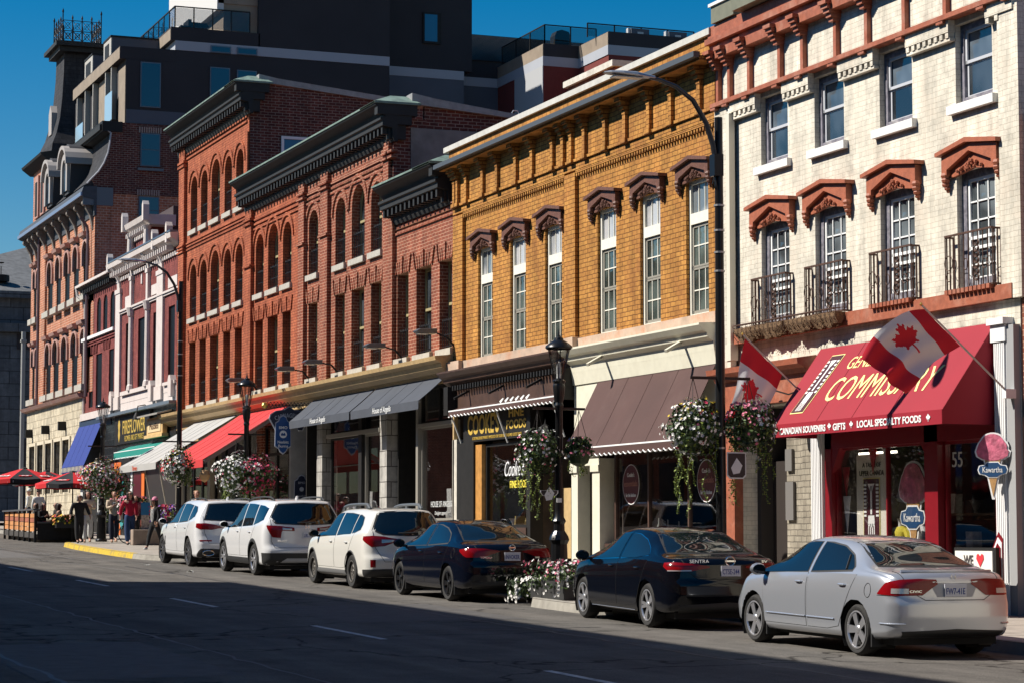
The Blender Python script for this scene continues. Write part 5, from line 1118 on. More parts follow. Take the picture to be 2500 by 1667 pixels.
for (ya, yb, za, zb_, r_) in bh:
    sr = MB(); sl_ = MB()
    c = (ya + yb) / 2; w_ = yb - ya; n = 10; ro = w_ / 2 + .16
    for i in range(n):
        a0, a1 = math.pi * i / n, math.pi * (i + 1) / n; zz = zb_ - r_
        sr.prism([(c - ro * math.cos(a0), zz + (r_ + .16) * math.sin(a0)), (c - ro * math.cos(a1), zz + (r_ + .16) * math.sin(a1)), (c - w_ / 2 * math.cos(a1), zz + r_ * math.sin(a1)), (c - w_ / 2 * math.cos(a0), zz + r_ * math.sin(a0))], 'x', 19.9, 20.01)
    for s_ in (-1, 1): sr.box(19.9, 20.01, c + s_ * (w_ / 2 + .08) - .09, c + s_ * (w_ / 2 + .08) + .09, zb_ - r_ - .55, zb_ - r_)
    sr.prism([(19.98, zb_ + .12), (19.75, zb_ + .22), (19.7, zb_ + .36), (20.0, zb_ + .42)], 'y', c - w_ * .5, c + w_ * .5)
    sl_.box(19.72, 20.02, c - w_ / 2 - .22, c + w_ / 2 + .22, za - .28, za)
    w0 = simple(bB, 'window', M_CGLW, (20.05, 20.1, ya, yb, za, zb_)); sr.build('surround', PINK, w0); sl_.build('sill', M_SILL, w0)
# stone ground floor with tall lights
M_ROCK = ashlar('rock_faced_limestone', (.78, .68, .50), (.68, .59, .43), (.52, .44, .31), .75, .34, .02)
nb = M_ROCK.node_tree; bp_ = [n for n in nb.nodes if n.type == 'BUMP'][0]; bp_.inputs['Distance'].default_value = .12; bp_.inputs['Strength'].default_value = 1
gh = [(115.55, 117.1, 3.9, 6.28, 0), (113.25, 114.85, 3.9, 6.28, 0), (111.05, 112.65, 3.9, 6.28, 0), (108.75, 110.35, 3.9, 6.28, 0), (106.6, 108.2, 3.9, 6.28, 0)]
mb = MB(); wall(mb, 103.9, 118.2, 1.6, 8.0, gh, X=19.9, depth=.35); mb.build('stone_ground_floor', M_ROCK, bB)
for (ya, yb, za, zb_, _) in gh: gf = MB(); gf.box(19.84, 19.95, ya - .22, ya, za, zb_ + .15); gf.box(19.84, 19.95, yb, yb + .12, za, zb_ + .15); gf.box(19.84, 19.95, ya, yb, zb_, zb_ + .15); gf.build('stone_window_frame', P('cream_stone', (.62, .54, .40), .8, var=.1), bB)
for (ya, yb, za, zb_, _) in gh: simple(bB, 'window', P('dark_brown_glass', (.03, .022, .016), .15), (20.12, 20.16, ya, yb, za, zb_))
m_ = MB(); m_.prism([(20, 7.98), (19.7, 8.05), (19.6, 8.2), (20, 8.26)], 'y', 103.6, 118.6); m_.build('belt_course', PINK, bB)
for y in (116.6, 112.0, 107.7): simple(bB, 'wall_lantern', M_BLK, (19.55, 19.9, y - .12, y + .12, 6.72, 7.12))
# bracketed cornice, mansard, dormers
m_ = MB(); m_.prism([(20.05, 15.9), (19.95, 15.9), (19.93, 16.6), (19.5, 16.68), (19.42, 16.72), (19.38, 16.9), (19.46, 17.15), (20.05, 17.2)], 'y', YB - .1, 118.6); oBc = m_.build('cornice', P('slate_cornice', (.055, .06, .07), .6, var=.2), bB)
m_ = MB(); m_.box(19.33, 19.40, YB - .12, 118.6, 16.74, 16.9); m_.build('gutter', P('blue_zinc', (.22, .27, .38), .4, .3), oBc)
for y in [102.5 + i * 1.86 for i in range(6)] + [113.9, 115.4, 116.6, 117.9]:
    m_ = MB(); m_.prism([(20.0, 15.35), (19.96, 15.35), (19.92, 15.6), (19.84, 15.95), (19.66, 16.25), (19.56, 16.66), (20.0, 16.66)], 'y', y - .13, y + .13); m_.lathe([(.15, -.15), (.15, .15)], (19.64, y, 16.5), 10, axis='y'); m_.build('scroll_bracket', P('grey_painted_stone', (.20, .17, .145), .7, var=.2), oBc)
MAN = [(19.45, 17.2), (19.63, 17.3), (19.83, 17.53), (20.13, 17.86), (20.36, 18.24), (20.54, 18.72), (20.61, 19.15), (20.66, 19.6)]
M_SLATE = BRICK('slate_shingles', (.050, .050, .055), (.035, .036, .042), (.02, .02, .022), .30, .20, .008, bump=.4)
m_ = MB(); m_.prism(MAN + [(21.5, 19.6), (21.5, 17.2)], 'y', YB + .03, 113.6); m_.build('mansard_roof', M_SLATE, bB, smooth=True)
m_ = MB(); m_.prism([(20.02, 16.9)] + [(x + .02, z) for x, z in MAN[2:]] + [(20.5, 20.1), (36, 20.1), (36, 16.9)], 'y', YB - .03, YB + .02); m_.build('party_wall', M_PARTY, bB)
m_ = MB(); m_.tube([(x - .02, YB - .06, z) for x, z in MAN[1:]] + [(20.5, YB - .06, 19.7)], .045, 5); m_.build('verge', P('pale_verge', (.4, .4, .42), .5), bB)
simple(bB, 'flashing_panel', P('lead_sheet', (.14, .155, .17), .5, .3), (19.45, 20.78, YB - .07, YB - .04, 16.35, 17.16)); simple(bB, 'upper_gutter', M_BLK, (20.25, 21.15, YB - .1, 113.6, 19.66, 20.12))
m_ = MB(); m_.prism([(20.15, 19.72), (20.15, 19.95), (20.5, 20.12), (21, 20.12), (21, 19.6), (20.6, 19.6)], 'y', YB, 113.6); m_.build('upper_cornice', M_CORN, bB)
for yc in (106.9, 111.2):
    m_ = MB(); m_.prism(circ(.95, 10, 0, 180, (yc, 18.85)) + [(yc - .8, 17.45), (yc + .8, 17.45)], 'x', 19.62, 21.0); d_ = m_.build('dormer', P('dark_dormer', (.04, .04, .045), .7), bB)
    m_ = MB()
    for i in range(10):
        a0, a1 = math.pi * i / 10, math.pi * (i + 1) / 10
        m_.prism([(yc - 1.12 * math.cos(a0), 18.75 + .95 * math.sin(a0)), (yc - 1.12 * math.cos(a1), 18.75 + .95 * math.sin(a1)), (yc - .92 * math.cos(a1), 18.75 + .78 * math.sin(a1)), (yc - .92 * math.cos(a0), 18.75 + .78 * math.sin(a0))], 'x', 19.35, 20.9)
        m_.prism([(yc - .78 * math.cos(a0), 18.6 + .72 * math.sin(a0)), (yc - .78 * math.cos(a1), 18.6 + .72 * math.sin(a1)), (yc - .45 * math.cos(a1), 18.6 + .45 * math.sin(a1)), (yc - .45 * math.cos(a0), 18.6 + .45 * math.sin(a0))], 'x', 19.48, 19.62)
    for s_ in (-1, 1): m_.box(19.48, 19.62, yc + s_ * .62 - .17, yc + s_ * .62 + .17, 17.55, 18.6)
    m_.build('dormer_trim', P('dormer_trim_grey', (.36, .33, .31), .7), d_); simple(d_, 'pane', M_PANE, (19.55, 19.61, yc - .46, yc + .46, 17.6, 18.95))
# windows in the party wall
BL = GLASS('blue_grey_glass', (.012, .05, .085), .05)
for (xa, xb, za, zb_) in ((21.97, 22.85, 18.2, 19.68), (21.92, 22.83, 15.6, 16.84)):
    o = simple(bB, 'side_window', P('blue_grey_frame', (.10, .15, .2), .5), (xa, xb, YB - .10, YB - .04, za, zb_)); simple(o, 'pane', BL, (xa + .05, xb - .05, YB - .115, YB - .10, za + .05, (za + zb_) / 2 - .02), (xa + .05, xb - .05, YB - .115, YB - .10, (za + zb_) / 2 + .02, zb_ - .05))
simple(bB, 'side_sill', P('lead_sheet', (.14, .155, .17)), (21.85, 23.0, YB - .16, YB - .03, 18.0, 18.12))
m_ = MB(); 
for (xa, zt) in ((21.9, 19.7), (21.85, 16.9)):
    for k in range(10): m_.box(xa + k * .105, xa + k * .105 + .06, YB - .06, YB - .02, zt, zt + .26)
m_.build('soldier_bricks', P('pale_soldier_brick', (.36, .27, .23), .9), bB)
# corner pavilion and iron-crested tower
simple(bB, 'pavilion_storey', M_COR, (20.0, 23.1, 113.7, 118.0, 17.3, 20.2)); m_ = MB(); m_.prism([(-.0, 0)] * 0 + [(19.95, 20.0), (19.55, 20.3), (19.5, 20.4), (20.2, 20.55), (23.2, 20.55), (23.2, 20.0)], 'y', 113.3, 118.8); m_.build('pavilion_eaves', M_CORN, bB)
m_ = MB()
for yc in (115.0, 116.6): m_.box(19.9, 20.0, yc - .5, yc + .5, 17.6, 19.7); 
m_.build('pavilion_surrounds', PINK, bB); simple(bB, 'pavilion_windows', M_BLK, (19.88, 19.905, 114.75, 115.25, 17.7, 19.4), (19.88, 19.905, 116.35, 116.85, 17.7, 19.4))
lv = [(0, 20.6), (.05, 21.0), (.30, 21.6), (.5, 22.4), (.62, 23.4), (.70, 24.6), (.72, 25.7)]
m_ = MB(); rings = []
for ins, z in lv: rings.append([(20.15 + ins, 113.9 + ins * 1.3, z), (23.1 - ins * .75, 113.9 + ins * 1.3, z), (23.1 - ins * .75, 117.9 - ins * 1.2, z), (20.15 + ins, 117.9 - ins * 1.2, z)])
for a, b_ in zip(rings, rings[1:]):
    for i in range(4): m_.quad(a[i], a[(i + 1) % 4], b_[(i + 1) % 4], b_[i])
tw = m_.build('mansard_tower', M_SLATE, bB)
simple(tw, 'tower_cornice', M_CORN, (20.55, 22.8, 114.4, 117.4, 25.7, 25.95), (20.35, 23.0, 114.2, 117.7, 25.95, 26.15))
m_ = MB(); x0, x1, y0, y1, z = 20.75, 22.65, 114.7, 117.1, 26.15
for (xa, ya, xb, yb) in ((x0, y0, x1, y0), (x1, y0, x1, y1), (x1, y1, x0, y1), (x0, y1, x0, y0)):
    for k in range(5):
        t = k / 4; x, y = xa + (xb - xa) * t, ya + (yb - ya) * t; hh = 1.75 if k in (0, 4) else 1.45
        m_.tube([(x, y, z), (x, y, z + hh - .25), (x, y, z + hh - .15), (x, y, z + hh)], [.035, .03, .055, .004], 5)
        if k < 4:
            xn, yn = xa + (xb - xa) * (t + .25), ya + (yb - ya) * (t + .25)
            for zz in (.12, .62, 1.15): m_.bar((x, y, z + zz), (xn, yn, z + zz), .03, .03)
            m_.bar((x, y, z + .12), (xn, yn, z + .62), .02, .02); m_.bar((x, y, z + .62), (xn, yn, z + .12), .02, .02); m_.bar((x, y, z + .62), (xn, yn, z + 1.15), .02, .02); m_.bar((x, y, z + 1.15), (xn, yn, z + .62), .02, .02)
            cx, cy = (x + xn) / 2, (y + yn) / 2; dx, dy = (xn - x) / 4, (yn - y) / 4
            m_.tube([(cx + dx * math.cos(a * .7), cy + dy * math.cos(a * .7), z + .88 + .16 * math.sin(a * .7)) for a in range(10)], .014, 4); m_.tube([(cx + dx * math.cos(a * .7), cy + dy * math.cos(a * .7), z + .37 + .16 * math.sin(a * .7)) for a in range(10)], .014, 4)
m_.build('iron_cresting', M_IRON, tw)
m_ = MB(); m_.prism([(115.6, 21.7), (116.4, 21.7), (116.4, 22.8), (116.0, 23.2), (115.6, 22.8)], 'x', 20.42, 21.0); m_.build('tower_dormer', P('dormer_trim_grey', (.2, .18, .17)), tw)
for (y, za, zb_) in ((102.8, 8.0, 15.6), (115.2, 8.0, 16.8)): m_ = MB(); m_.tube([(19.5, y, zb_ + .3), (19.8, y, zb_ - .1), (19.84, y, zb_ - .4), (19.84, y, za)], .07, 6); m_.build('downpipe', P('mauve_pipe', (.14, .09, .10), .6), bB)
# ============ modern dark block ============
M_DARK = P('charcoal_render', (.030, .028, .032), .85, var=.12, vscale=.6, bump=.1); M_TAUPE = P('taupe_render', (.27, .215, .16), .85, var=.12, vscale=2, bump=.2)
M_PALE = P('pale_grey_band', (.36, .38, .42), .8, var=.05, vscale=.5); M_GRYP = P('slate_grey_panel', (.085, .095, .12), .8, var=.1, vscale=.5); M_RRED = P('dark_red_render', (.16, .028, .022), .85, var=.1)
bM = building('modern_apartment_building', YB, 'dark modern apartment block with pale bands behind the old fronts', X=21.3)
YM = YB + .04
def mblock(nm, mat, *bx): return simple(bM, nm, mat, *bx)
mblock('wall', M_DARK, (21.3, 33.6, YM, 114, 20.12, 23.0), (21.02, 23.5, YM, 113.1, 22.99, 23.55), (23.5, 33.6, YM + .02, 114, 22.99, 23.55), (27.34, 33.6, YM, 112, 24.0, 29.5), (23.31, 27.4, YM - .0, 112, 24.0, 24.6), (33.6, 38.4, YM + 2, 112, 24.0, 30.0))
mblock('street_face', M_TAUPE, (21.0, 21.02, YM + .02, 113.1, 22.99, 23.5), (21.27, 21.3, YM + .02, 103.6, 20.12, 22.7), (23.28, 23.31, YM + .02, 112, 24.0, 24.5), (21.27, 21.3, 106.6, 108.0, 20.12, 22.9))
simple(bM, 'stair_tower_face', M_TAUPE, (25.76, 27.34, YM + .25, 112, 24.6, 29.5), (25.5, 27.34, YM + .2, 112, 25.9, 29.5)); simple(bM, 'soffit_fascia', P('pale_fascia', (.6, .58, .55), .7), (25.45, 25.76, YM + .2, 112, 25.6, 29))
mblock('pale_band', M_PALE, (23.5, 33.6, YM, 112, 23.56, 23.99)); mblock('pale_band', M_PALE, (33.6, 38.0, YM + 2.0, 112, 23.56, 23.99)); mblock('pale_band', M_PALE, (38.0, 41, YM + 3.2, 112, 23.56, 24.0))
mblock('lower_panel', M_GRYP, (21.33, 36, YM - .02, YM, 20.12, 20.73)); mblock('lower_wall', M_DARK, (23, 33.6, YM + .03, 114, 15, 20.12)); mblock('grey_wall', M_GRYP, (33.6, 38.0, YM + 2.02, 114, 14, 23.56), (38.0, 41.0, YM + 3.22, 114, 14, 23.56))
mblock('upper_wall', M_DARK, (38.0, 46, YM + 3.2, 112, 24.0, 24.85))
m_ = MB()
for k in range(22): z = 24.85 + k * .08; m_.prism([(37.9, z), (50, z), (50, z + .04), (37.9, z + .04)], 'y', YM + 3.1 + k * .1, YM + 3.1 + k * .1 + .14)
m_.build('metal_roof', P('blue_black_metal_roof', (.03, .04, .05), .3, .6), bM)
for (xa, xb, za, zb_) in ((21.94, 22.86, 20.86, 22.9), (25.1, 26.02, 20.9, 22.9), (26.34, 27.26, 20.9, 22.85), (25.12, 26.05, 23.56, 23.88), (26.34, 27.27, 23.56, 23.88)):
    o = simple(bM, 'window', P('blue_grey_frame', (.10, .15, .2), .5), (xa, xb, YM - .06, YM, za, zb_)); simple(o, 'pane', BL, (xa + .05, xb - .05, YM - .07, YM - .055, za + .05, zb_ - .05))
o = simple(bM, 'window', M_BLK, (35.9, 36.8, YM + 1.9, YM + 2, 25.2, 26.7)); simple(o, 'pane', GLASS('sky_blue_glass', (.03, .12, .22), .05), (35.97, 36.6, YM + 1.88, YM + 1.9, 25.3, 26.6))
# street side bay windows and fins
M_FIN = P('pale_fin', (.42, .40, .36), .7)
mblock('window_fins', M_FIN, *[(21.05, 21.3, y, y + .12, 20.12, 22.99) for y in (105.4, 108.3, 110.2, 112.2, 104.1)])
mblock('recessed_windows', M_BLK, (21.31, 21.35, 103.8, 113, 20.2, 22.9))
BAL = GLASS('balcony_glass', through=.72)
o = simple(bM, 'balcony_glass', P('pale_balcony_glass', (.35, .50, .60), .15), (20.98, 21.0, 103.6, 105.2, 20.5, 21.8), (20.98, 21.0, 110.4, 112.2, 20.3, 21.5)); simple(o, 'balcony_bracket', M_BLK, (20.98, 21.3, 103.6, 103.68, 20.2, 20.5), (20.98, 21.3, 105.1, 105.18, 20.2, 20.5))
for (ya, yb) in ((104.4, 106.1), (108.7, 110.6)):
    o = simple(bM, 'roof_dormer', P('grey_dormer_side', (.10, .10, .12), .8), (21.12, 24.5, ya, yb, 23.5, 24.42)); simple(o, 'dormer_front', M_FIN, (21.08, 21.12, ya, yb, 23.5, 24.4)); simple(o, 'pane', M_BLK, (21.06, 21.08, ya + .45, yb - .35, 23.6, 24.2)); simple(o, 'cap', M_BLK, (21.05, 24.5, ya - .03, yb, 24.42, 24.5))
def glassrail(nm, segs, zb_, h, par):
    fr = MB(); gl = MB()
    for (xa, ya, xb, yb, n) in segs:
        for k in range(n + 1):
            x, y = xa + (xb - xa) * k / n, ya + (yb - ya) * k / n; fr.box(x - .025, x + .025, y - .025, y + .025, zb_, zb_ + h)
        fr.bar((xa, ya, zb_ + h), (xb, yb, zb_ + h), .05, .05); gl.obox(((xa + xb) / 2, (ya + yb) / 2, zb_ + h / 2), ((xb - xa) / 2, (yb - ya) / 2, 0), ((.006 if xa == xb else 0), (.006 if ya == yb else 0), 0), (0, 0, h / 2 - .05))
    o = fr.build(nm, M_BLK, par); gl.build('glass_panel', BAL, o)
glassrail('roof_railing', [(23.5, YM + .1, 26.95, YM + .1, 4), (23.5, YM + .1, 23.5, 111, 8)], 24.6, .96, bM)
e = empty('roof_lounger', (24.3, 103.6, 24.6), 'dark lounge furniture behind the glass railing on the left roof terrace', 'outdoor sofa'); m_ = MB(); m_.box(24.0, 24.5, 103.2, 104.2, 24.6, 24.95); m_.box(24.35, 24.5, 103.2, 104.2, 24.9, 25.25); m_.box(24.5, 25.2, 103.3, 104.1, 24.6, 25.02); m_.prism([(25.0, 25.0), (25.35, 24.98), (25.2, 25.15), (24.5, 25.15)], 'y', 103.3, 104); m_.box(25.0, 25.7, 103.2, 104, 24.6, 24.75); m_.build('cushions', M_BLK, e)
# red and taupe blocks with pale bands further right
for (xc, yc, x1, yend, zt) in ((40.2, 99.4, 43, 106, 24.6), (42.0, 96.0, 52, 104, 24.62)):
    mblock('wing_parapet', M_DARK, (xc, x1, yc, yend, 24.0, zt)); mblock('wing_face', M_TAUPE, (xc - .03, xc, yc + .02, yend, 24.0, zt - .03)); mblock('pale_band', M_PALE, (xc - .04, x1, yc - .02, yend, 23.55, 24.0)); mblock('red_wall', M_RRED, (xc, x1, yc, yend, 14, 23.55))
mblock('grey_wall', P('pale_grey_wall', (.40, .41, .42), .8), (40.16, 40.2, 99.42, 103.0, 17, 23.55)); mblock('window', M_BLK, (40.1, 40.16, 99.9, 100.9, 19.9, 21.5)); mblock('window', M_BLK, (40.1, 40.16, 101.4, 102.2, 19.9, 21.5))
glassrail('roof_railing', [(40.3, 99.5, 42.9, 99.5, 2), (40.3, 99.5, 40.3, 105, 3)], 24.6, .9, bM); glassrail('roof_railing', [(41.6, 97.5, 47, 97.5, 4)], 24.62, .65, bM)
e = empty('covered_grill', (41.6, 100.5, 24.6), 'dark covered barbecue behind the right roof railing', 'barbecue'); m_ = MB(); m_.box(41.1, 41.9, 100.2, 100.8, 24.6, 25.2); m_.prism([(41.1, 25.2), (41.9, 25.2), (41.8, 25.42), (41.45, 25.5), (41.2, 25.42)], 'y', 100.2, 100.8); m_.build('cover', M_BLK, e)
for i, x in enumerate((43.4, 45.3, 47.0)):
    e = empty('roof_air_unit', (x, 97, 24.62), ['left of the three low air units on the right roof edge', 'middle of the three low air units on the right roof edge', 'right of the three low air units on the right roof edge'][i], 'air conditioner', 'low air units on the roof'); simple(e, 'case', M_GRYP, (x, x + .9, 96.6, 97.2, 24.62, 25.0)); simple(e, 'grille', P('pale_grille', (.5, .5, .5), .5), (x + .3, x + .6, 96.58, 96.6, 24.75, 24.85)); simple(e, 'duct', P('pale_grille', (.5, .5, .5), .5), (x - .12, x - .02, 96.7, 96.9, 24.62, 25.02))
# roof ladders (hoops) behind the lower red roof
m_ = MB()
for (x, y, zt, hh) in ((27.95, 75, 15.5, 2.6), (28.82, 75, 15.8, 2.6), (29.15, 75, 16.5, 3.8), (29.95, 75, 15.8, 3.2)):
    m_.tube([(x, y, zt - hh), (x, y, zt), (x + .05, y, zt + .08), (x + .2, y, zt + .08), (x + .25, y, zt), (x + .25, y, zt - hh)], .02, 6)
tag(m_.build('roof_ladder_rails', P('galvanised', (.55, .58, .6), .4, .6), org=(28, 75, 13.5)), 'pale steel ladder hoops above the roof edge behind the red row', 'ladder rails')
# small red parapet behind the ochre roof
e = empty('red_parapet', (24, 54.5, 11.5), 'low red brick parapet with pale coping seen above the ochre roof', 'parapet wall'); mb = MB(); mb.box(24, 24.3, 54.5, 57.6, 11, 13.9); mb.box(24.3, 30, 54.5, 54.8, 11, 13.9); mb.build('brick_wall', M_RED, e); simple(e, 'coping', M_STN, (23.9, 24.4, 54.4, 57.7, 13.9, 14.06), (24.4, 30, 54.4, 54.9, 13.9, 14.06)); simple(e, 'ledge', M_CAP, (23.0, 23.9, 56.5, 57.5, 12.4, 12.8))
# ============ grey stone building across the side street ============
M_GST = ashlar('grey_limestone', (.135, .15, .165), (.10, .112, .128), (.05, .055, .06), 1.5, .75, .03)
bS = empty('grey_stone_building', (21, 140, g(140)), 'grey stone civic building with a hipped slate roof at the far left', 'building')
mb = MB(); wl_ = MB(); wl_.box(15, 40, 140, 160, 1.5, 16.0); wl_.build('wall', M_GST, bS); simple(bS, 'cornice', M_GST, (14.6, 40, 139.6, 140, 13.9, 14.4), (14.5, 40, 139.5, 140, 15.9, 16.3))
m_ = MB(); m_.poly([(14.6, 139.6, 16.3), (40, 139.6, 16.3), (34, 150, 20.5), (26, 150, 20.5)]); m_.poly([(14.6, 139.6, 16.3), (26, 150, 20.5), (14.6, 160, 16.3)]); m_.build('roof', P('grey_shingle_roof', (.12, .125, .13), .85, var=.3, vscale=3), bS)
simple(bS, 'niche', P('dark_opening', (.02, .02, .025), .6), (22.9, 23.6, 139.95, 140.02, 12.9, 13.8), (23.3, 24.2, 139.9, 140.02, 5.4, 7.6), (21.2, 21.9, 139.95, 140.02, 2.2, 4.5))
m_ = MB(); m_.lathe([(.5, 17.0), (.5, 17.35), (.35, 17.4), (0, 17.42)], (22.05, 141, 0), 16); m_.tube([(22.05, 141, 17.4), (22.05, 141, 17.9)], .03, 5); m_.lathe([(.02, -.03), (.16, 0), (.2, .05)], (22.05, 141, 18.1), 10); m_.build('roof_vent', M_BLK, bS)
e = empty('grey_pole', (23.3, 136, g(136)), 'tall plain grey steel pole standing at the side street corner', 'pole'); m_ = MB(); m_.tube([(22.62, 136, g(136)), (22.62, 136, 13.6)], .13, 10); m_.build('shaft', P('weathered_pole', (.34, .34, .32), .7), e, smooth=True); simple(e, 'collar', P('weathered_pole', (.34, .34, .32), .7), (22.46, 22.78, 135.84, 136.16, 13.0, 13.15))
# the row goes on behind the camera; unseen end block added for car paint reflections
for (x0, x1, y0, y1, H, mt, lb) in ((20, 34, -60, 20.4, 11.5, M_WHT, 'pale brick building next along the sunny side, outside the picture'), (-30, 40, -90, -75, 13, M_BRN, 'unseen brown brick block added across the street far behind the camera')):
    b_ = empty('row_building', (x0, y0, g(y0)), lb, 'building'); mb = MB(); mb.box(x0, x1, y0, y1, g(y0) - .5, H); mb.build('wall', mt, b_); q_ = MB()
    for k in range(18):
        for z in (4.9, 8):
            if x0 > 0: q_.box(19.96, 20.02, -58 + k * 4.4, -56.8 + k * 4.4, z, z + 1.9)
            else: q_.box(-28 + k * 3.8, -26.8 + k * 3.8, -75.02, -74.95, z, z + 1.9)
    q_.build('windows', M_PANE, b_)
# opposite side of the street: the row whose roofline shades the road
for i, (y0, y1, H, mt, lb) in enumerate(((-34, 4, 16.0, M_YEL, 'ochre brick building on the shaded side of the street, behind the camera'), (4, 55.0, 16.2, M_BRN, 'brown brick building on the shaded side of the street, beside the camera'), (55.0, 118, 12.6, M_RED, 'lower red brick building on the shaded side of the street, farther along'), (131, 260, 11, M_BRN, 'brown brick building on the shaded side beyond the side street'))):
    b_ = empty('opposite_building', (-2.6, y0, g(y0)), lb, 'building'); mb = MB(); base_ = g((y0 + y1) / 2)
    mb.box(-14, -2.6, y0, y1, -1.5, H + base_); mb.build('wall', mt, b_); wn_ = MB(); y = y0 + 1.5
    while y < y1 - 1.5:
        for z in (5.2, 8.6, 12.0):
            if z + 2 < H: wn_.box(-2.62, -2.58, y, y + 1.1, z + base_, z + 2.0 + base_)
        wn_.box(-2.62, -2.58, y - .6, y + 1.9, .8 + base_, 3.4 + base_); y += 3.1
    wn_.build('windows', M_PANE, b_)
    if i < 2: simple(b_, 'cornice', M_STN, (-2.6, -2.4, y0, y1, H + base_ - .8, H + base_ - .2))
def interp(pts, t):
    if t <= pts[0][0]: return pts[0][1]
    for (a, b), (c, d) in zip(pts, pts[1:]):
        if t <= c: return b + (d - b) * (t - a) / (c - a)
    return pts[-1][1]
def smooth_interp(pts, t):
    """monotone-ish cubic through the points"""
    n = len(pts)
    if t <= pts[0][0]: return pts[0][1]
    if t >= pts[-1][0]: return pts[-1][1]
    for i in range(n - 1):
        if t <= pts[i + 1][0]:
            x0, y0 = pts[i]; x1, y1 = pts[i + 1]; h = x1 - x0
            def sl(k):
                if k <= 0 or k >= n - 1: return (pts[min(k + 1, n - 1)][1] - pts[max(k - 1, 0)][1]) / (pts[min(k + 1, n - 1)][0] - pts[max(k - 1, 0)][0])
                a = (pts[k][1] - pts[k - 1][1]) / (pts[k][0] - pts[k - 1][0]); b = (pts[k + 1][1] - pts[k][1]) / (pts[k + 1][0] - pts[k][0])
                return 0 if a * b <= 0 else 2 * a * b / (a + b)
            m0, m1 = sl(i), sl(i + 1); u = (t - x0) / h
            return (2 * u**3 - 3 * u**2 + 1) * y0 + (u**3 - 2 * u**2 + u) * h * m0 + (-2 * u**3 + 3 * u**2) * y1 + (u**3 - u**2) * h * m1
def crom(pts, per):
    out = []
    P_ = [pts[0]] + list(pts) + [pts[-1]]
    for i in range(1, len(P_) - 2):
        for k in range(per[i - 1]):
            t = k / per[i - 1]
            out.append(tuple(.5 * (2 * P_[i][d] + (P_[i + 1][d] - P_[i - 1][d]) * t + (2 * P_[i - 1][d] - 5 * P_[i][d] + 4 * P_[i + 1][d] - P_[i + 2][d]) * t * t + (-P_[i - 1][d] + 3 * P_[i][d] - 3 * P_[i + 1][d] + P_[i + 2][d]) * t**3) for d in range(2)))
    out.append(pts[-1]); return out
def paint(name, col, metal=0.0, rough=.32, flake=0):
    m = P(name, col, rough, metal, coat=1.0); return m
M_TYRE = P('tyre_rubber', (.022, .021, .02), .85, var=.3, vscale=20, bump=.2); M_BLKP = P('black_plastic', (.018, .018, .018), .6, bump=.1); M_CGL = GLASS('car_glass', (.006, .010, .012), .015); M_REDL = P('tail_light_red', (.22, .003, .006), .15, spec=.4)
M_CLRL = P('clear_lens', (.5, .48, .47), .15, .3, coat=1); M_SILV = P('alloy', (.62, .62, .64), .3, .8); M_PLATE = P('plate_white', (.62, .63, .68), .5); M_PBLUE = P('plate_blue', (.02, .05, .25), .5); M_CHR = P('chrome', (.7, .7, .7), .12, 1.0); M_SEAM = P('seam_black', (.01, .01, .01), .8); M_UND = P('underbody', (.008, .008, .008), .9)
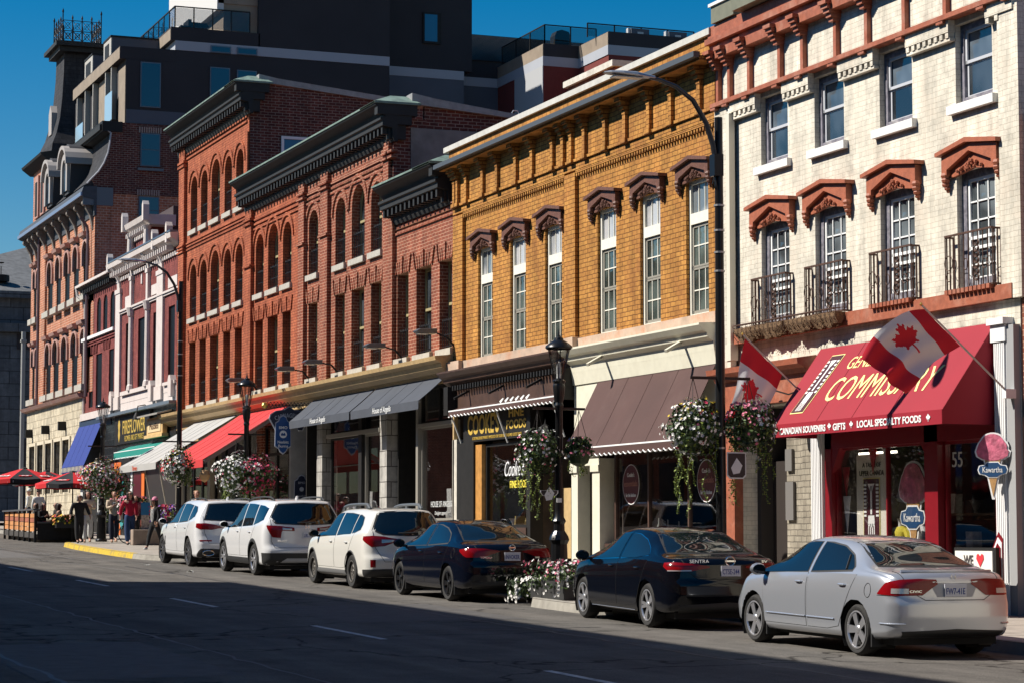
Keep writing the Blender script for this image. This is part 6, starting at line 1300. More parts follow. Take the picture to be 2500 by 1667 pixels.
class Car:
    def __init__(s, label, spec, loc, yaw=0):
        s.sp = spec; s.root = empty('parked_car', (0, 0, 0), label, 'car', 'cars parked along the kerb'); s.build()
        s.root.rotation_euler = (math.atan(SL), 0, yaw); s.root.location = loc
    # -- body surface
    def section(s, y):
        sp = s.sp; L = sp['L']; W = sp['W'] / 2
        zt = smooth_interp(sp['top'], y); zs = min(smooth_interp(sp['belt'], y), zt - .03); zb = interp(sp['bot'], y)
        w = W * smooth_interp(sp['plan'], y); h = zt - zs
        wr = w * sp['roofw'] * interp(sp.get('roofplan', [(0, 1), (9, 1)]), y)
        r = sp['rend']
        for d in (y, L - y):
            if d < r: k = 1 - math.sqrt(max(0, 1 - (1 - d / r) ** 2)); w -= .13 * k; wr -= .10 * k; zt -= .05 * k; zs -= .035 * k; zb += .03 * k
        t = min(1, max(0, (h - .08) / .30)); t = t * t * (3 - 2 * t)
        a6 = (w * .86, zs + .62 * h); b6 = (wr, zt - .07); a7 = (w * .55, zs + .90 * h); b7 = (wr * .80, zt - .022); 
        P6 = tuple(a6[i] * (1 - t) + b6[i] * t for i in range(2)); P7 = tuple(a7[i] * (1 - t) + b7[i] * t for i in range(2))
        P55 = ((w * .955 + P6[0]) / 2 + .012 * t, zs + (P6[1] - zs) * .5)
        hb = zs - zb
        pts = [(0, zb), (w * .82, zb), (w * .955, zb + .05), (w * sp.get('tuck', .985), zb + .18 * hb), (w, zb + .45 * hb), (w * .998, zb + .72 * hb), (w * .975, zb + .90 * hb), (w * .945, zs), P55, P6, P7, (P7[0] * .5, zt - .005), (0, zt)]
        return crom(pts, [3, 3, 4, 6, 6, 4, 3, 4, 5, 4, 3, 3])
    def endoff(s, x, z, y):
        sp = s.sp; W = sp['W'] / 2; q = min(1, abs(x) / W); dy = 0
        if y < .6: k = (1 - y / .6) ** 1.5; dy += k * (sp['bow'] * q ** 2.6 + interp(sp['rear'], z))
        if sp['L'] - y < .7: k = (1 - (sp['L'] - y) / .7) ** 1.5; dy -= k * (.30 * q ** 2.2 + interp(sp['front'], z))
        return dy
    def build(s):
        sp = s.sp; L = sp['L']; rr = sp['rr']; ya = sp['axle']; yb = ya + sp['wb']; s.ya = ya
        ys = [0, .004, .012, .025, .045, .07, .10, .14]; y = .18
        while y < L - .16: ys.append(y); y += .045
        ys += [L - d for d in (.12, .08, .05, .025, .01, 0)]
        rings = []; n = None
        for y in ys:
            sec = s.section(y); n = len(sec)
            rings.append([(x, y + s.endoff(x, z, y) - ya, z) for x, z in sec])
        bm = bmesh.new(); grid = []
        for rg in rings:
            row = [bm.verts.new(p) for p in rg] + [bm.verts.new((-p[0], p[1], p[2])) for p in reversed(rg[1:-1])]
            grid.append(row)
        m = len(grid[0])
        for a, b in zip(grid, grid[1:]):
            for k in range(m): bm.faces.new((a[k], a[(k + 1) % m], b[(k + 1) % m], b[k]))
        for gi, y in ((0, 0), (-1, L)):        # end caps
            row = grid[gi]; K = 12; sec = s.section(y); prev = None
            cols = []
            for j in range(n):
                x, z = sec[j]; rj = row[j]; lj = row[(m - j) % m] if 0 < j < n - 1 else rj
                line = [lj]
                if rj is not lj:
                    for k in range(1, K): xx = -x + 2 * x * k / K; line.append(bm.verts.new((xx, y + s.endoff(xx, z, y) - ya, z)))
                    line.append(rj)
                else: line = [rj] * (K + 1)
                cols.append(line)
            for j in range(n - 1):
                for k in range(K):
                    vs = []
                    for v in (cols[j][k], cols[j][k + 1], cols[j + 1][k + 1], cols[j + 1][k]):
                        if v not in vs: vs.append(v)
                    if len(vs) >= 3:
                        try: bm.faces.new(vs)
                        except ValueError: pass
        bmesh.ops.recalc_face_normals(bm, faces=bm.faces); bm.normal_update()
        s.bvh = BVHTree.FromBMesh(bm)
        # wheel arches cut exactly with a polygonal circle
        Ra = sp['ra']
        for cy in (0, sp['wb']):
            NN = 22
            for i in range(NN):
                a = 2 * math.pi * i / NN; nx = Vector((0, math.cos(a), math.sin(a))); co_ = Vector((0, cy, rr)) + nx * Ra
                geo = [f for f in bm.faces if abs(f.calc_center_median().x) > sp['W'] * .25 and (f.calc_center_median() - Vector((f.calc_center_median().x, cy, rr))).length < Ra + .12 and abs(math.atan2(f.calc_center_median().z - rr, f.calc_center_median().y - cy) - (a if a <= math.pi else a - 2 * math.pi)) < .5]
                if not geo: continue
                ed = {e for f in geo for e in f.edges}; vt = {v for f in geo for v in f.verts}
                bmesh.ops.bisect_plane(bm, geom=list(geo) + list(ed) + list(vt), plane_co=co_, plane_no=nx, dist=.0005)
            dele = [f for f in bm.faces if abs(f.calc_center_median().x) > sp['W'] * .25 and (lambda c: math.hypot(c.y - cy, c.z - rr))(f.calc_center_median()) < Ra * .992]
            bmesh.ops.delete(bm, geom=dele, context='FACES')
        me = bpy.data.meshes.new('body'); bm.to_mesh(me); bm.free(); me.materials.append(sp['paint'])
        for p in me.polygons: p.use_smooth = True
        me.set_sharp_from_angle(angle=R(50))
        s.body = bpy.data.objects.new('body', me); COL.objects.link(s.body); s.body.parent = s.root
        # arch liners
        mb = MB()
        for cy in (0, sp['wb']):
            for s_ in (-1, 1):
                xo = s_ * (sp['W'] / 2 - .03); xi = s_ * sp['W'] * .28; NN = 20
                for i in range(NN):
                    a0, a1 = 2 * math.pi * i / NN, 2 * math.pi * (i + 1) / NN
                    if math.sin((a0 + a1) / 2) < -.55: continue
                    p = [(cy + (Ra + .004) * math.cos(a), rr + (Ra + .004) * math.sin(a)) for a in (a0, a1)]
                    mb.quad((xo, *p[0]), (xi, *p[0]), (xi, *p[1]), (xo, *p[1])); mb.poly([(xi, *p[0]), (xi, *p[1]), (xi, cy, rr)])
        mb.box(-sp['W'] * .40, sp['W'] * .40, -ya + .25, L - ya - .3, .16, .3)
        mb.build('underbody', M_UND, s.root, org=(0, 0, 0))
        s.root_build_wheels()
        sp['detail'](s)
    def hit(s, o, d):
        h = s.bvh.ray_cast(Vector(o), Vector(d)); return (h[0], h[1]) if h[0] else (None, None)
    def proj(s, u, v, kind, off, side=-1):
        if kind == 'side': o, d = (side * 3, u, v), (-side, 0, 0)
        elif kind == 'rear': o, d = (u, -6, v), (0, 1, 0)
        elif kind == 'front': o, d = (u, 9, v), (0, -1, 0)
        elif kind == 'corner':      # u = angle in degrees round the rear corner, 0 = straight side, 90 = straight back
            ax = Vector((side * (s.sp['W'] / 2 - .42), -s.ya + .42, v)); a = R(u); dd = Vector((side * math.cos(a), -math.sin(a), 0)); o, d = ax + dd * 2, -dd
        elif kind == 'top': o, d = (u, v, 3), (0, 0, -1)
        p, n = s.hit(o, d)
        if p is None: return None
        return p + n * off
    def patch(s, name, top, bot, kind, mat, off=.004, n=18, m=6, side=-1, parent=None, smooth=True, curve=False):
        """skin patch between an upper and a lower outline (same direction), projected on the body"""
        def smp(c, t):
            ls = [0]
            for a, b in zip(c, c[1:]): ls.append(ls[-1] + math.hypot(b[0] - a[0], b[1] - a[1]))
            T = t * ls[-1]
            if curve and len(c) > 2: return (smooth_interp([(l, q[0]) for l, q in zip(ls, c)], T), smooth_interp([(l, q[1]) for l, q in zip(ls, c)], T))
            return (interp([(l, q[0]) for l, q in zip(ls, c)], T), interp([(l, q[1]) for l, q in zip(ls, c)], T))
        mb = MB(); mb.keepn = True; G = []
        for j in range(m + 1):
            row = []
            for i in range(n + 1):
                a, b = smp(top, i / n), smp(bot, i / n); t = j / m
                row.append(s.proj(a[0] + (b[0] - a[0]) * t, a[1] + (b[1] - a[1]) * t, kind, off, side))
            G.append(row)
        idx = {}
        for j in range(m + 1):
            for i in range(n + 1):
                if G[j][i] is not None: idx[(j, i)] = len(mb.v); mb.v.append(tuple(G[j][i]))
        for j in range(m):
            for i in range(n):
                q = [(j, i), (j, i + 1), (j + 1, i + 1), (j + 1, i)]
                if all(k in idx for k in q):
                    P4 = [Vector(mb.v[idx[k]]) for k in q]
                    if max((P4[a] - P4[b]).length for a in range(4) for b in range(a)) > .6: continue
                    mb.f.append(tuple(idx[k] for k in q)); mb.m.append(0)
        # rim so the patch reads as solid
        if not mb.f: return None
        me_n = len(mb.v)
        o = mb.build(name, mat, parent or s.root, smooth=smooth, org=(0, 0, 0), angle=60)
        # orient outwards
        me = o.data; c = sum((Vector(p.center) * 1 for p in me.polygons), Vector()) / len(me.polygons)
        f = me.polygons[len(me.polygons) // 2]
        ctr = Vector((0, 1.35, .7))
        if f.normal.dot(f.center - ctr) < 0: me.flip_normals()
        o.location = (0, 0, 0); return o
    def both(s, name, top, bot, kind, mat, **k):
        for sd in (-1, 1): s.patch(name, top if kind != 'rear' else [(x * sd * -1, z) for x, z in top], bot if kind != 'rear' else [(x * sd * -1, z) for x, z in bot], kind, mat, side=sd, **k)
    def line(s, name, pts, kind, mat, w=.008, off=.002, side=-1, parent=None, n=14):
        mb = MB(); P3 = []
        for (a, b) in zip(pts, pts[1:]):
            for i in range(n + 1):
                t = i / n; p = s.proj(a[0] + (b[0] - a[0]) * t, a[1] + (b[1] - a[1]) * t, kind, off, side)
                if p: P3.append(p)
        if len(P3) > 1: mb.tube(P3, w / 2, 4, caps=False); return mb.build(name, mat, parent or s.root, org=(0, 0, 0))
    def root_build_wheels(s):
        sp = s.sp; rr = sp['rr']; rim = sp['rim']
        tyre = MB(); wd = .215; tr = rr; ri = rim
        pr = [(ri, -wd / 2 + .02), (ri + .03, -wd / 2), (tr - .035, -wd / 2), (tr - .01, -wd / 2 + .03), (tr, -wd / 2 + .06), (tr, wd / 2 - .06), (tr - .01, wd / 2 - .03), (tr - .035, wd / 2), (ri + .03, wd / 2), (ri, wd / 2 - .02)]
        tyre.lathe(pr, (0, 0, 0), 40, axis='x', caps=False)
        wheel_t = None
        rimmb = MB(); rimmb.lathe([(ri + .006, -wd / 2 + .004), (ri - .012, -wd / 2 + .0), (ri - .02, -wd / 2 + .02)], (0, 0, 0), 40, axis='x', caps=False)
        drum = MB(); drum.lathe([(ri - .02, -wd / 2 + .02), (ri - .03, wd / 2 - .02)], (0, 0, 0), 32, axis='x', caps=False); drum.lathe([(0, -.01), (ri - .03, -.01)], (0, 0, 0), 28, axis='x'); drum.lathe([(0.0, -.045), (.14, -.045), (.14, -.01)], (0, 0, 0), 24, axis='x')
        sp['spokes'](rimmb, ri, wd)
        first = None
        for cy in (0, sp['wb']):
            for sd in (-1, 1):
                e = empty('wheel', (0, 0, 0)); e.parent = s.root; e.location = (sd * (sp['W'] / 2 - wd / 2 - sp.get('inset', .025)), cy, rr); e.rotation_euler = (0, 0, 0 if sd < 0 else math.pi)
                if cy and sp.get('steer'): e.rotation_euler.z += sp['steer']
                e.rotation_euler.x = rnd.uniform(0, 1) * 0
                if first is None:
                    t_ = tyre.build('tyre', M_TYRE, e, smooth=True, org=(0, 0, 0)); r_ = rimmb.build('rim', sp.get('rimmat', M_SILV), e, smooth=True, org=(0, 0, 0), angle=40); d_ = drum.build('brake', M_UND, e, org=(0, 0, 0)); first = (t_, r_, d_)
                else:
                    for q in first: c = q.copy(); COL.objects.link(c); c.parent = e
# spoke patterns, wheel axis = x, outside = -x
def star(n, w0, w1, r0=.03, split=0, depth=-.075, th=.02, rot=0.0, lug=5):
    def f(mb, ri, wd):
        for k in range(n):
            for q in ((0,) if not split else (-split, split)):
                a = 2 * math.pi * k / n + rot + q; a_in = 2 * math.pi * k / n + rot + q * .35
                d = Vector((0, math.cos(a), math.sin(a))); di = Vector((0, math.cos(a_in), math.sin(a_in))); t = Vector((0, -math.sin(a), math.cos(a)))
                p0 = di * r0; p1 = d * (ri - .012); x0, x1 = -wd / 2 + .022, -wd / 2 + .008
                vs = []
                for (p, w_, xx) in ((p0, w0, x0), (p1, w1, x1)):
                    for sg in (-1, 1):
                        for dx in (0, th): v = p + t * sg * w_ / 2; vs.append((xx + dx + .0, v.y, v.z))
                b_ = len(mb.v); mb.v += vs
                for fc in ((0, 2, 6, 4), (1, 5, 7, 3), (0, 4, 5, 1), (2, 3, 7, 6), (0, 1, 3, 2), (4, 6, 7, 5)): mb.f.append(tuple(b_ + i for i in fc)); mb.m.append(0)
        mb.lathe([(0.001, -wd / 2 + .008), (.04, -wd / 2 + .008), (.055, -wd / 2 + .02), (.06, -wd / 2 + .05)], (0, 0, 0), 16, axis='x', caps=False)
    return f
def steelwheel(mb, ri, wd):
    mb.lathe([(0.001, -wd / 2 + .03), (.035, -wd / 2 + .03), (.05, -wd / 2 + .045), (.085, -wd / 2 + .035), (.115, -wd / 2 + .03), (.15, -wd / 2 + .055), (ri - .02, -wd / 2 + .045)], (0, 0, 0), 28, axis='x')
    for k in range(5): a = k * 1.2566; mb.lathe([(.012, -wd / 2 + .015), (.012, -wd / 2 + .04)], (0, .075 * math.cos(a), .075 * math.sin(a)), 6, axis='x')
def plate(c, txt, z, x=0, w=.30, h=.15):
    p = c.proj(x, z, 'rear', .012); 
    e = simple_local(c, 'number_plate', M_PLATE, (x - w / 2, x + w / 2, p.y - .012, p.y, z - h / 2, z + h / 2)); 
    if txt: text(txt, (x, p.y - .013, z - .01), w * .86, h * .5, M_PBLUE, e, FACE_CAM, ext=.002, bold=.01)
    return e
def simple_local(c, name, mat, *bx, parent=None, bevel=0):
    mb = MB()
    for b_ in bx: mb.box(*b_)
    return mb.build(name, mat, parent or c.root, org=(0, 0, 0), bevel=bevel)
def badge(c, txt, x, z, w, h, mat=None):
    p = c.proj(x, z, 'rear', .016); text(txt, p, w, h, mat or M_CHR, c.root, FACE_CAM, name='badge', ext=.003, bold=.01)
def mirror(c, y, z, mat):
    for sd in (-1, 1):
        e = MB(); x = sd * (c.sp['W'] / 2 + .07); e.lathe([(.001, -.02), (.06, -.015), (.085, .02), (.075, .06), (.045, .09), (.001, .10)], (0, 0, 0), 12, axis='y')
        e.v = [(x + a * 1.35, y + b_ , z + cc * .95) for a, b_, cc in e.v]; o = e.build('wing_mirror', mat, c.root, smooth=True, org=(0, 0, 0))
        simple_local(c, 'mirror_arm', M_BLKP, (x - sd * .05, x - sd * .17, y - .0, y + .05, z - .07, z - .03), parent=o)
        g_ = MB(); g_.lathe([(0.001, 0), (.07, 0)], (0, 0, 0), 12, axis='y'); g_.v = [(x + a * 1.35, y - .022, z + cc * .9) for a, b_, cc in g_.v]; g_.build('mirror_glass', M_CGL, o, org=(0, 0, 0))
def handle(c, y, z, mat, sd):
    p = c.proj(y, z, 'side', .022, sd); 
    if p: mb = MB(); mb.tube([(p.x - sd * .02, y - .085, z), (p.x, y - .065, z + .003), (p.x + sd * .004, y, z + .004), (p.x, y + .065, z + .003), (p.x - sd * .02, y + .085, z)], [.010, .014, .015, .014, .010], 6); return mb.build('door_handle', mat, None, smooth=True, org=(0, 0, 0))
def doors(c, list_, mat, hmat, hz):
    """each door: body coloured panel with a dark gap round it, own handle"""
    for sd in (-1, 1):
        for (nm, top, bot, hy) in list_:
            ty = [p[0] for p in top]; by = [p[0] for p in bot]
            gt = [(top[0][0] - .006, top[0][1] + .0)] + top[1:-1] + [(top[-1][0] + .006, top[-1][1])]; gb = [(bot[0][0] - .006, bot[0][1] - .006)] + [(a, b_ - .006) for a, b_ in bot[1:-1]] + [(bot[-1][0] + .006, bot[-1][1] - .006)]
            gp = c.patch('door_gap', gt, gb, 'side', M_SEAM, off=.0015, side=sd, n=22, m=10)
            d = c.patch(nm, top, bot, 'side', mat, off=.0035, side=sd, n=22, m=10)
            if gp and d: gp.parent = d
            h = handle(c, hy, hz, hmat, sd)
            if h and d: h.parent = d
def arch_trim(c, w, mat, z0=-.4):
    sp = c.sp
    for cy in (0, sp['wb']):
        for sd in (-1, 1):
            NN = 26; G = []; mb = MB(); mb.keepn = False; prev = None
            for i in range(NN + 1):
                a = math.pi * 1.12 * i / NN - math.pi * .06; ps = []
                for r_ in (sp['ra'] - .003, sp['ra'] + w * .5, sp['ra'] + w):
                    p = c.proj(cy + r_ * math.cos(a), sp['rr'] + r_ * math.sin(a), 'side', .012 if r_ < sp['ra'] + w * .9 else .003, sd)
                    ps.append(p)
                if all(ps) and prev:
                    for k in range(2): mb.quad(tuple(prev[k]), tuple(ps[k]), tuple(ps[k + 1]), tuple(prev[k + 1]))
                prev = ps if all(ps) else None
            if mb.f: mb.build('arch_trim', mat, c.root, smooth=True, org=(0, 0, 0), angle=70)
def seams_sedan(c, mat): pass
def rear_glass(c, top, bot, frame=.03, off=.004):
    c.patch('rear_window_seal', [(x * 1.0 + (frame if x > 0 else -frame if x < 0 else 0), z + frame * .6) for x, z in top], [(x + (frame if x > 0 else -frame if x < 0 else 0), z - frame * .6) for x, z in bot], 'rear', M_BLKP, off=.002, n=20, m=10)
    return c.patch('rear_window', top, bot, 'rear', M_CGL, off=off, n=24, m=12)
def side_glass(c, wins, trimmat=None, fr=.022):
    for sd in (-1, 1):
        for (top, bot) in wins:
            y0, y1 = top[0][0], top[-1][0]
            c.patch('window_frame', [(y0 - fr, top[0][1] + fr * .4)] + [(a, b + fr * .8) for a, b in top[1:-1]] + [(y1 + fr, top[-1][1] + fr * .4)], [(bot[0][0] - fr, bot[0][1] - fr)] + [(bot[-1][0] + fr, bot[-1][1] - fr)], 'side', trimmat or M_BLKP, off=.002, side=sd, n=18, m=6, curve=False)
            c.patch('side_window', top, bot, 'side', M_CGL, off=.005, side=sd, n=18, m=8)
def wind(c, top, bot): c.patch('windscreen', top, bot, 'front', M_CGL, off=.004, n=20, m=10)
def det_silver(c):
    pm = c.sp['paint']
    side_glass(c, [([(.16, 1.06), (.36, 1.20), (.66, 1.30), (1.0, 1.335), (1.17, 1.345)], [(.16, 1.03), (1.17, .985)]), ([(1.27, 1.345), (1.6, 1.335), (1.95, 1.26), (2.3, 1.09), (2.60, .94)], [(1.27, .98), (2.60, .925)])])
    c.line('pillar_bar', [(.30, 1.03), (.42, 1.20)], 'side', M_BLKP, .03, .006)
    rear_glass(c, [(-.49, 1.34), (0, 1.365), (.49, 1.34)], [(-.64, 1.09), (0, 1.085), (.64, 1.09)]); wind(c, [(-.5, 1.33), (0, 1.36), (.5, 1.33)], [(-.66, 1.0), (0, .99), (.66, 1.0)])
    for sd in (-1, 1):
        a = c.patch('tail_light', [(6, .775), (24, .905), (50, .94), (90, .95), (122, .94)], [(6, .765), (50, .75), (94, .755), (122, .885)], 'corner', M_REDL, off=.006, side=sd, n=24, m=8)
        c.patch('reverse_lens', [(36, .835), (66, .835)], [(36, .775), (66, .775)], 'corner', M_CLRL, off=.010, side=sd, n=8, m=3, parent=a)
    doors(c, [('rear_door', [(-.0, .98), (.6, .975), (1.20, .965)], [(.42, .34), (.7, .30), (1.20, .30)], .30), ('front_door', [(1.24, .965), (1.8, .95), (2.42, .92)], [(1.24, .30), (1.8, .30), (2.36, .30)], 1.42)], pm, pm, .845)
    c.line('trunk_seam', [(-.66, 1.03), (-.645, .95), (-.50, .755), (-.40, .70), (.40, .70), (.50, .755), (.645, .95), (.66, 1.03)], 'rear', M_SEAM, .009, .002); c.line('bumper_seam', [(35, .752), (5, .752)], 'corner', M_SEAM, .007, .002)
    for sd in (-1, 1): c.line('rub_strip', [(.50, .42), (1.20, .42)], 'side', pm, .022, .012, sd); c.line('rub_strip', [(1.24, .42), (2.3, .42)], 'side', pm, .022, .012, sd); c.line('rub_strip', [(12, .42), (60, .42)], 'corner', pm, .02, .006, sd)
    c.patch('plate_recess_shade', [(-.33, .90), (.33, .90)], [(-.24, .735), (.24, .735)], 'rear', P('silver_recess_shade', (.40, .40, .41), .5), off=.003)  # no real hollow: darker patch on the surface paints the recess shade
    plate(c, 'FW7-41E', .815); badge(c, 'H', 0, .965, .065, .055, P('dull_chrome', (.35, .35, .36), .3, .8)); badge(c, 'CIVIC', -.52, .80, .17, .028)
    c.patch('lower_valance', [(-.70, .33), (0, .36), (.70, .33)], [(-.66, .26), (.66, .26)], 'rear', M_BLKP, off=.006)
    sp_ = MB(); 
    pts = [c.proj(x, .995, 'rear', .0) for x in (-.62, -.4, -.2, 0, .2, .4, .62)]; sp_.tube([(p.x, p.y + .06, 1.035) for p in pts], .018, 6); sp_.build('boot_lip', pm, c.root, smooth=True, org=(0, 0, 0))
    mirror(c, 2.38, .97, pm); mud(c, .36); fuel(c, -.30, .80)
    c.patch('headlight', [(5, .70), (60, .72)], [(5, .60), (60, .58)], 'corner', M_CLRL, off=.004) if False else None
def mud(c, z):
    for cy in (0, c.sp['wb']):
        for sd in (-1, 1): 
            x = sd * (c.sp['W'] / 2 - .13); y = cy - c.sp['ra'] + .02; simple_local(c, 'mud_flap', M_BLKP, (x - .10, x + .10, y - .02, y + .005, .13, z))
def fuel(c, y, z, col=None):
    for r_ in (.085,):
        mb = MB(); P3 = [c.proj(y + r_ * .85 * math.cos(a * .35), z + r_ * math.sin(a * .35), 'side', .002) for a in range(19)]
        if all(P3): mb.tube(P3, .004, 4, caps=False); mb.build('fuel_flap', M_SEAM, c.root, org=(0, 0, 0))
P_SIL = paint('paint_silver', (.46, .48, .52), .55, .30); P_BLK = P('paint_black', (.003, .0035, .006), .08, spec=.45); P_BLK2 = P('paint_blue_black', (.003, .004, .009), .08, spec=.45); P_WHT = paint('paint_white', (.74, .74, .74), 0, .28); P_PEARL = paint('paint_pearl', (.74, .72, .66), 0, .28)
RDS = [(.2, .07), (.3, .015), (.5, 0), (.66, .01), (.72, .035), (.95, .06), (1.03, .08), (1.4, .08)]
FR = [(.2, .05), (.5, 0), (.7, .12), (.95, .3), (1.5, .3)]
civ = dict(L=4.49, W=1.75, axle=.90, wb=2.70, rr=.315, ra=.365, rim=.225, rend=.17, bow=.13, roofw=.66, paint=P_SIL, rear=RDS, front=FR,
    top=[(0, .96), (.05, 1.015), (.14, 1.04), (.5, 1.065), (.62, 1.085), (1.0, 1.255), (1.35, 1.375), (1.8, 1.425), (2.1, 1.433), (2.5, 1.405), (2.8, 1.32), (3.6, .985), (3.75, .95), (4.1, .87), (4.4, .73), (4.49, .62)],
    belt=[(0, .90), (.5, .985), (1.1, 1.0), (2.0, .965), (3.3, .90), (3.8, .86), (4.2, .77), (4.49, .56)], bot=[(0, .29), (.15, .25), (.6, .21), (3.9, .19), (4.49, .26)], plan=[(0, .95), (.35, .985), (.9, 1), (3.2, 1), (3.9, .97), (4.3, .91), (4.49, .85)],
    spokes=star(5, .075, .10, .03), detail=det_silver, steer=0)
def det_sentra(c):
    pm = c.sp['paint']
    side_glass(c, [([(.06, 1.06), (.20, 1.14), (.5, 1.26), (.85, 1.335), (1.12, 1.35)], [(.06, 1.05), (.5, 1.0), (1.12, .985)]), ([(1.22, 1.35), (1.6, 1.335), (1.95, 1.255), (2.35, 1.08), (2.65, .95)], [(1.22, .985), (2.65, .93)])], trimmat=M_CHR, fr=.014)
    rear_glass(c, [(-.50, 1.35), (0, 1.37), (.50, 1.35)], [(-.66, 1.09), (0, 1.085), (.66, 1.09)]); wind(c, [(-.5, 1.34), (0, 1.36), (.5, 1.34)], [(-.66, 1.0), (0, .99), (.66, 1.0)])
    for sd in (-1, 1):
        a = c.patch('tail_light', [(8, .955), (40, .965), (85, .945), (120, .915)], [(8, .90), (30, .835), (80, .84), (120, .89)], 'corner', M_REDL, off=.006, side=sd, n=24, m=6)
        c.patch('lens_strip', [(26, .850), (80, .858)], [(26, .838), (80, .842)], 'corner', M_CLRL, off=.010, side=sd, n=10, m=2, parent=a); c.patch('lens_strip', [(20, .925), (84, .918)], [(20, .910), (84, .903)], 'corner', P('dark_lens', (.08, .004, .006), .2), off=.009, side=sd, n=10, m=2, parent=a)
    doors(c, [('rear_door', [(-.0, .98), (.6, .975), (1.16, .965)], [(.42, .32), (.7, .30), (1.16, .30)], .34), ('front_door', [(1.20, .965), (1.8, .95), (2.46, .92)], [(1.20, .30), (1.8, .30), (2.40, .30)], 1.42)], pm, pm, .86)
    c.line('trunk_seam', [(-.66, 1.0), (-.60, .84), (-.45, .73), (.45, .73), (.60, .84), (.66, 1.0)], 'rear', M_SEAM, .009, .002)
    plate(c, 'CTSE-244', .845, x=.04); badge(c, 'SENTRA', -.42, .972, .30, .05); badge(c, 'SV', .60, .965, .09, .035); flat_ring(c, 0.04, .985, .065)
    c.patch('lower_valance', [(-.74, .36), (0, .40), (.74, .36)], [(-.70, .25), (.70, .25)], 'rear', M_BLKP, off=.006); mirror(c, 2.45, .985, pm)
    for sd in (-1, 1): c.line('sill_strip', [(.5, .24), (2.3, .24)], 'side', M_SILV, .010, .01, sd)
def flat_ring(c, x, z, r_):
    p = c.proj(x, z - .02, 'rear', .03); mb = MB(); mb.tube([(x + r_ * 1.05 * math.cos(a * .35), p.y, z + r_ * math.sin(a * .35)) for a in range(19)], .009, 6, caps=False); o = mb.build('emblem', M_CHR, c.root, smooth=True, org=(0, 0, 0)); mb = MB(); mb.box(x - r_ * 1.25, x + r_ * 1.25, p.y - .006, p.y, z - .011, z + .011); mb.build('emblem_bar', M_CHR, o, org=(0, 0, 0))
sen = dict(civ, L=4.64, W=1.815, axle=.97, wb=2.71, rr=.325, ra=.375, rim=.225, paint=P_BLK, top=[(0, .97), (.05, 1.02), (.14, 1.045), (.45, 1.055), (.62, 1.085), (1.0, 1.25), (1.4, 1.385), (1.85, 1.44), (2.15, 1.447), (2.55, 1.42), (2.9, 1.33), (3.75, .99), (3.9, .95), (4.25, .87), (4.55, .74), (4.64, .62)],
    belt=[(0, .91), (.5, .985), (1.1, 1.01), (2.0, .965), (3.4, .905), (3.9, .865), (4.3, .78), (4.64, .56)], plan=[(0, .93), (.4, .985), (.95, 1), (3.3, 1), (4.0, .97), (4.45, .91), (4.64, .84)], spokes=star(5, .05, .04, .03, split=.16), detail=det_sentra)
def det_corolla(c):
    pm = c.sp['paint']
    side_glass(c, [([(.10, 1.06), (.32, 1.20), (.6, 1.29), (.95, 1.34), (1.14, 1.35)], [(.10, 1.04), (1.14, .985)]), ([(1.24, 1.35), (1.6, 1.34), (1.95, 1.265), (2.3, 1.10), (2.62, .95)], [(1.24, .98), (2.62, .93)])])
    rear_glass(c, [(-.50, 1.35), (0, 1.37), (.50, 1.35)], [(-.64, 1.09), (0, 1.085), (.64, 1.09)]); wind(c, [(-.5, 1.34), (0, 1.36), (.5, 1.34)], [(-.66, 1.0), (0, .99), (.66, 1.0)])
    for sd in (-1, 1): c.patch('tail_light', [(4, .935), (40, .96), (85, .955), (125, .925)], [(4, .905), (35, .80), (82, .80), (125, .90)], 'corner', M_REDL, off=.006, side=sd, n=24, m=6)
    doors(c, [('rear_door', [(-.0, .98), (.6, .975), (1.18, .965)], [(.42, .32), (.7, .30), (1.18, .30)], .32), ('front_door', [(1.22, .965), (1.8, .95), (2.44, .92)], [(1.22, .30), (1.8, .30), (2.38, .30)], 1.42)], pm, pm, .86)
    c.line('trunk_seam', [(-.64, 1.0), (-.58, .84), (-.42, .70), (.42, .70), (.58, .84), (.64, 1.0)], 'rear', M_SEAM, .009, .002)
    plate(c, 'INVOKER', .82, x=.02); badge(c, 'COROLLA', -.46, .80, .22, .03); badge(c, 'SE', .50, .80, .09, .03); flat_ring(c, 0.02, .975, .05); fuel(c, -.30, .86)
    c.patch('lower_valance', [(-.72, .36), (0, .40), (.72, .36)], [(-.68, .25), (.68, .25)], 'rear', M_BLKP, off=.006); mirror(c, 2.42, .985, pm); mud(c, .36)
cor = dict(sen, L=4.65, W=1.776, axle=.98, wb=2.70, rr=.32, ra=.37, rim=.215, paint=P_BLK2, rimmat=P('black_alloy', (.02, .02, .022), .3, .5), spokes=star(5, .05, .045, .03, split=.14), detail=det_corolla)
def suv_common(c, wins, rg, trim=None, fr=.02): side_glass(c, wins, trimmat=trim, fr=fr); rear_glass(c, *rg, frame=.035)
def rails(c, y0, y1, x, z0, z1, mat, w=.05, fat=False):
    for sd in (-1, 1):
        mb = MB(); n = 12; P3 = []
        for i in range(n + 1):
            t = i / n; y = y0 + (y1 - y0) * t; p = c.proj(sd * x, y, 'top', 0); P3.append((sd * x, y, (p.z if p else z0) + (w * (1.2 if 0 < i < n else .2))))
        mb.tube(P3, w * .42, 6)
        for i in (1, n // 2, n - 1): q = P3[i]; mb.box(q[0] - .02, q[0] + .02, q[1] - .05, q[1] + .05, q[2] - w * 1.6, q[2])
        mb.build('roof_rail', mat, c.root, smooth=True, org=(0, 0, 0))
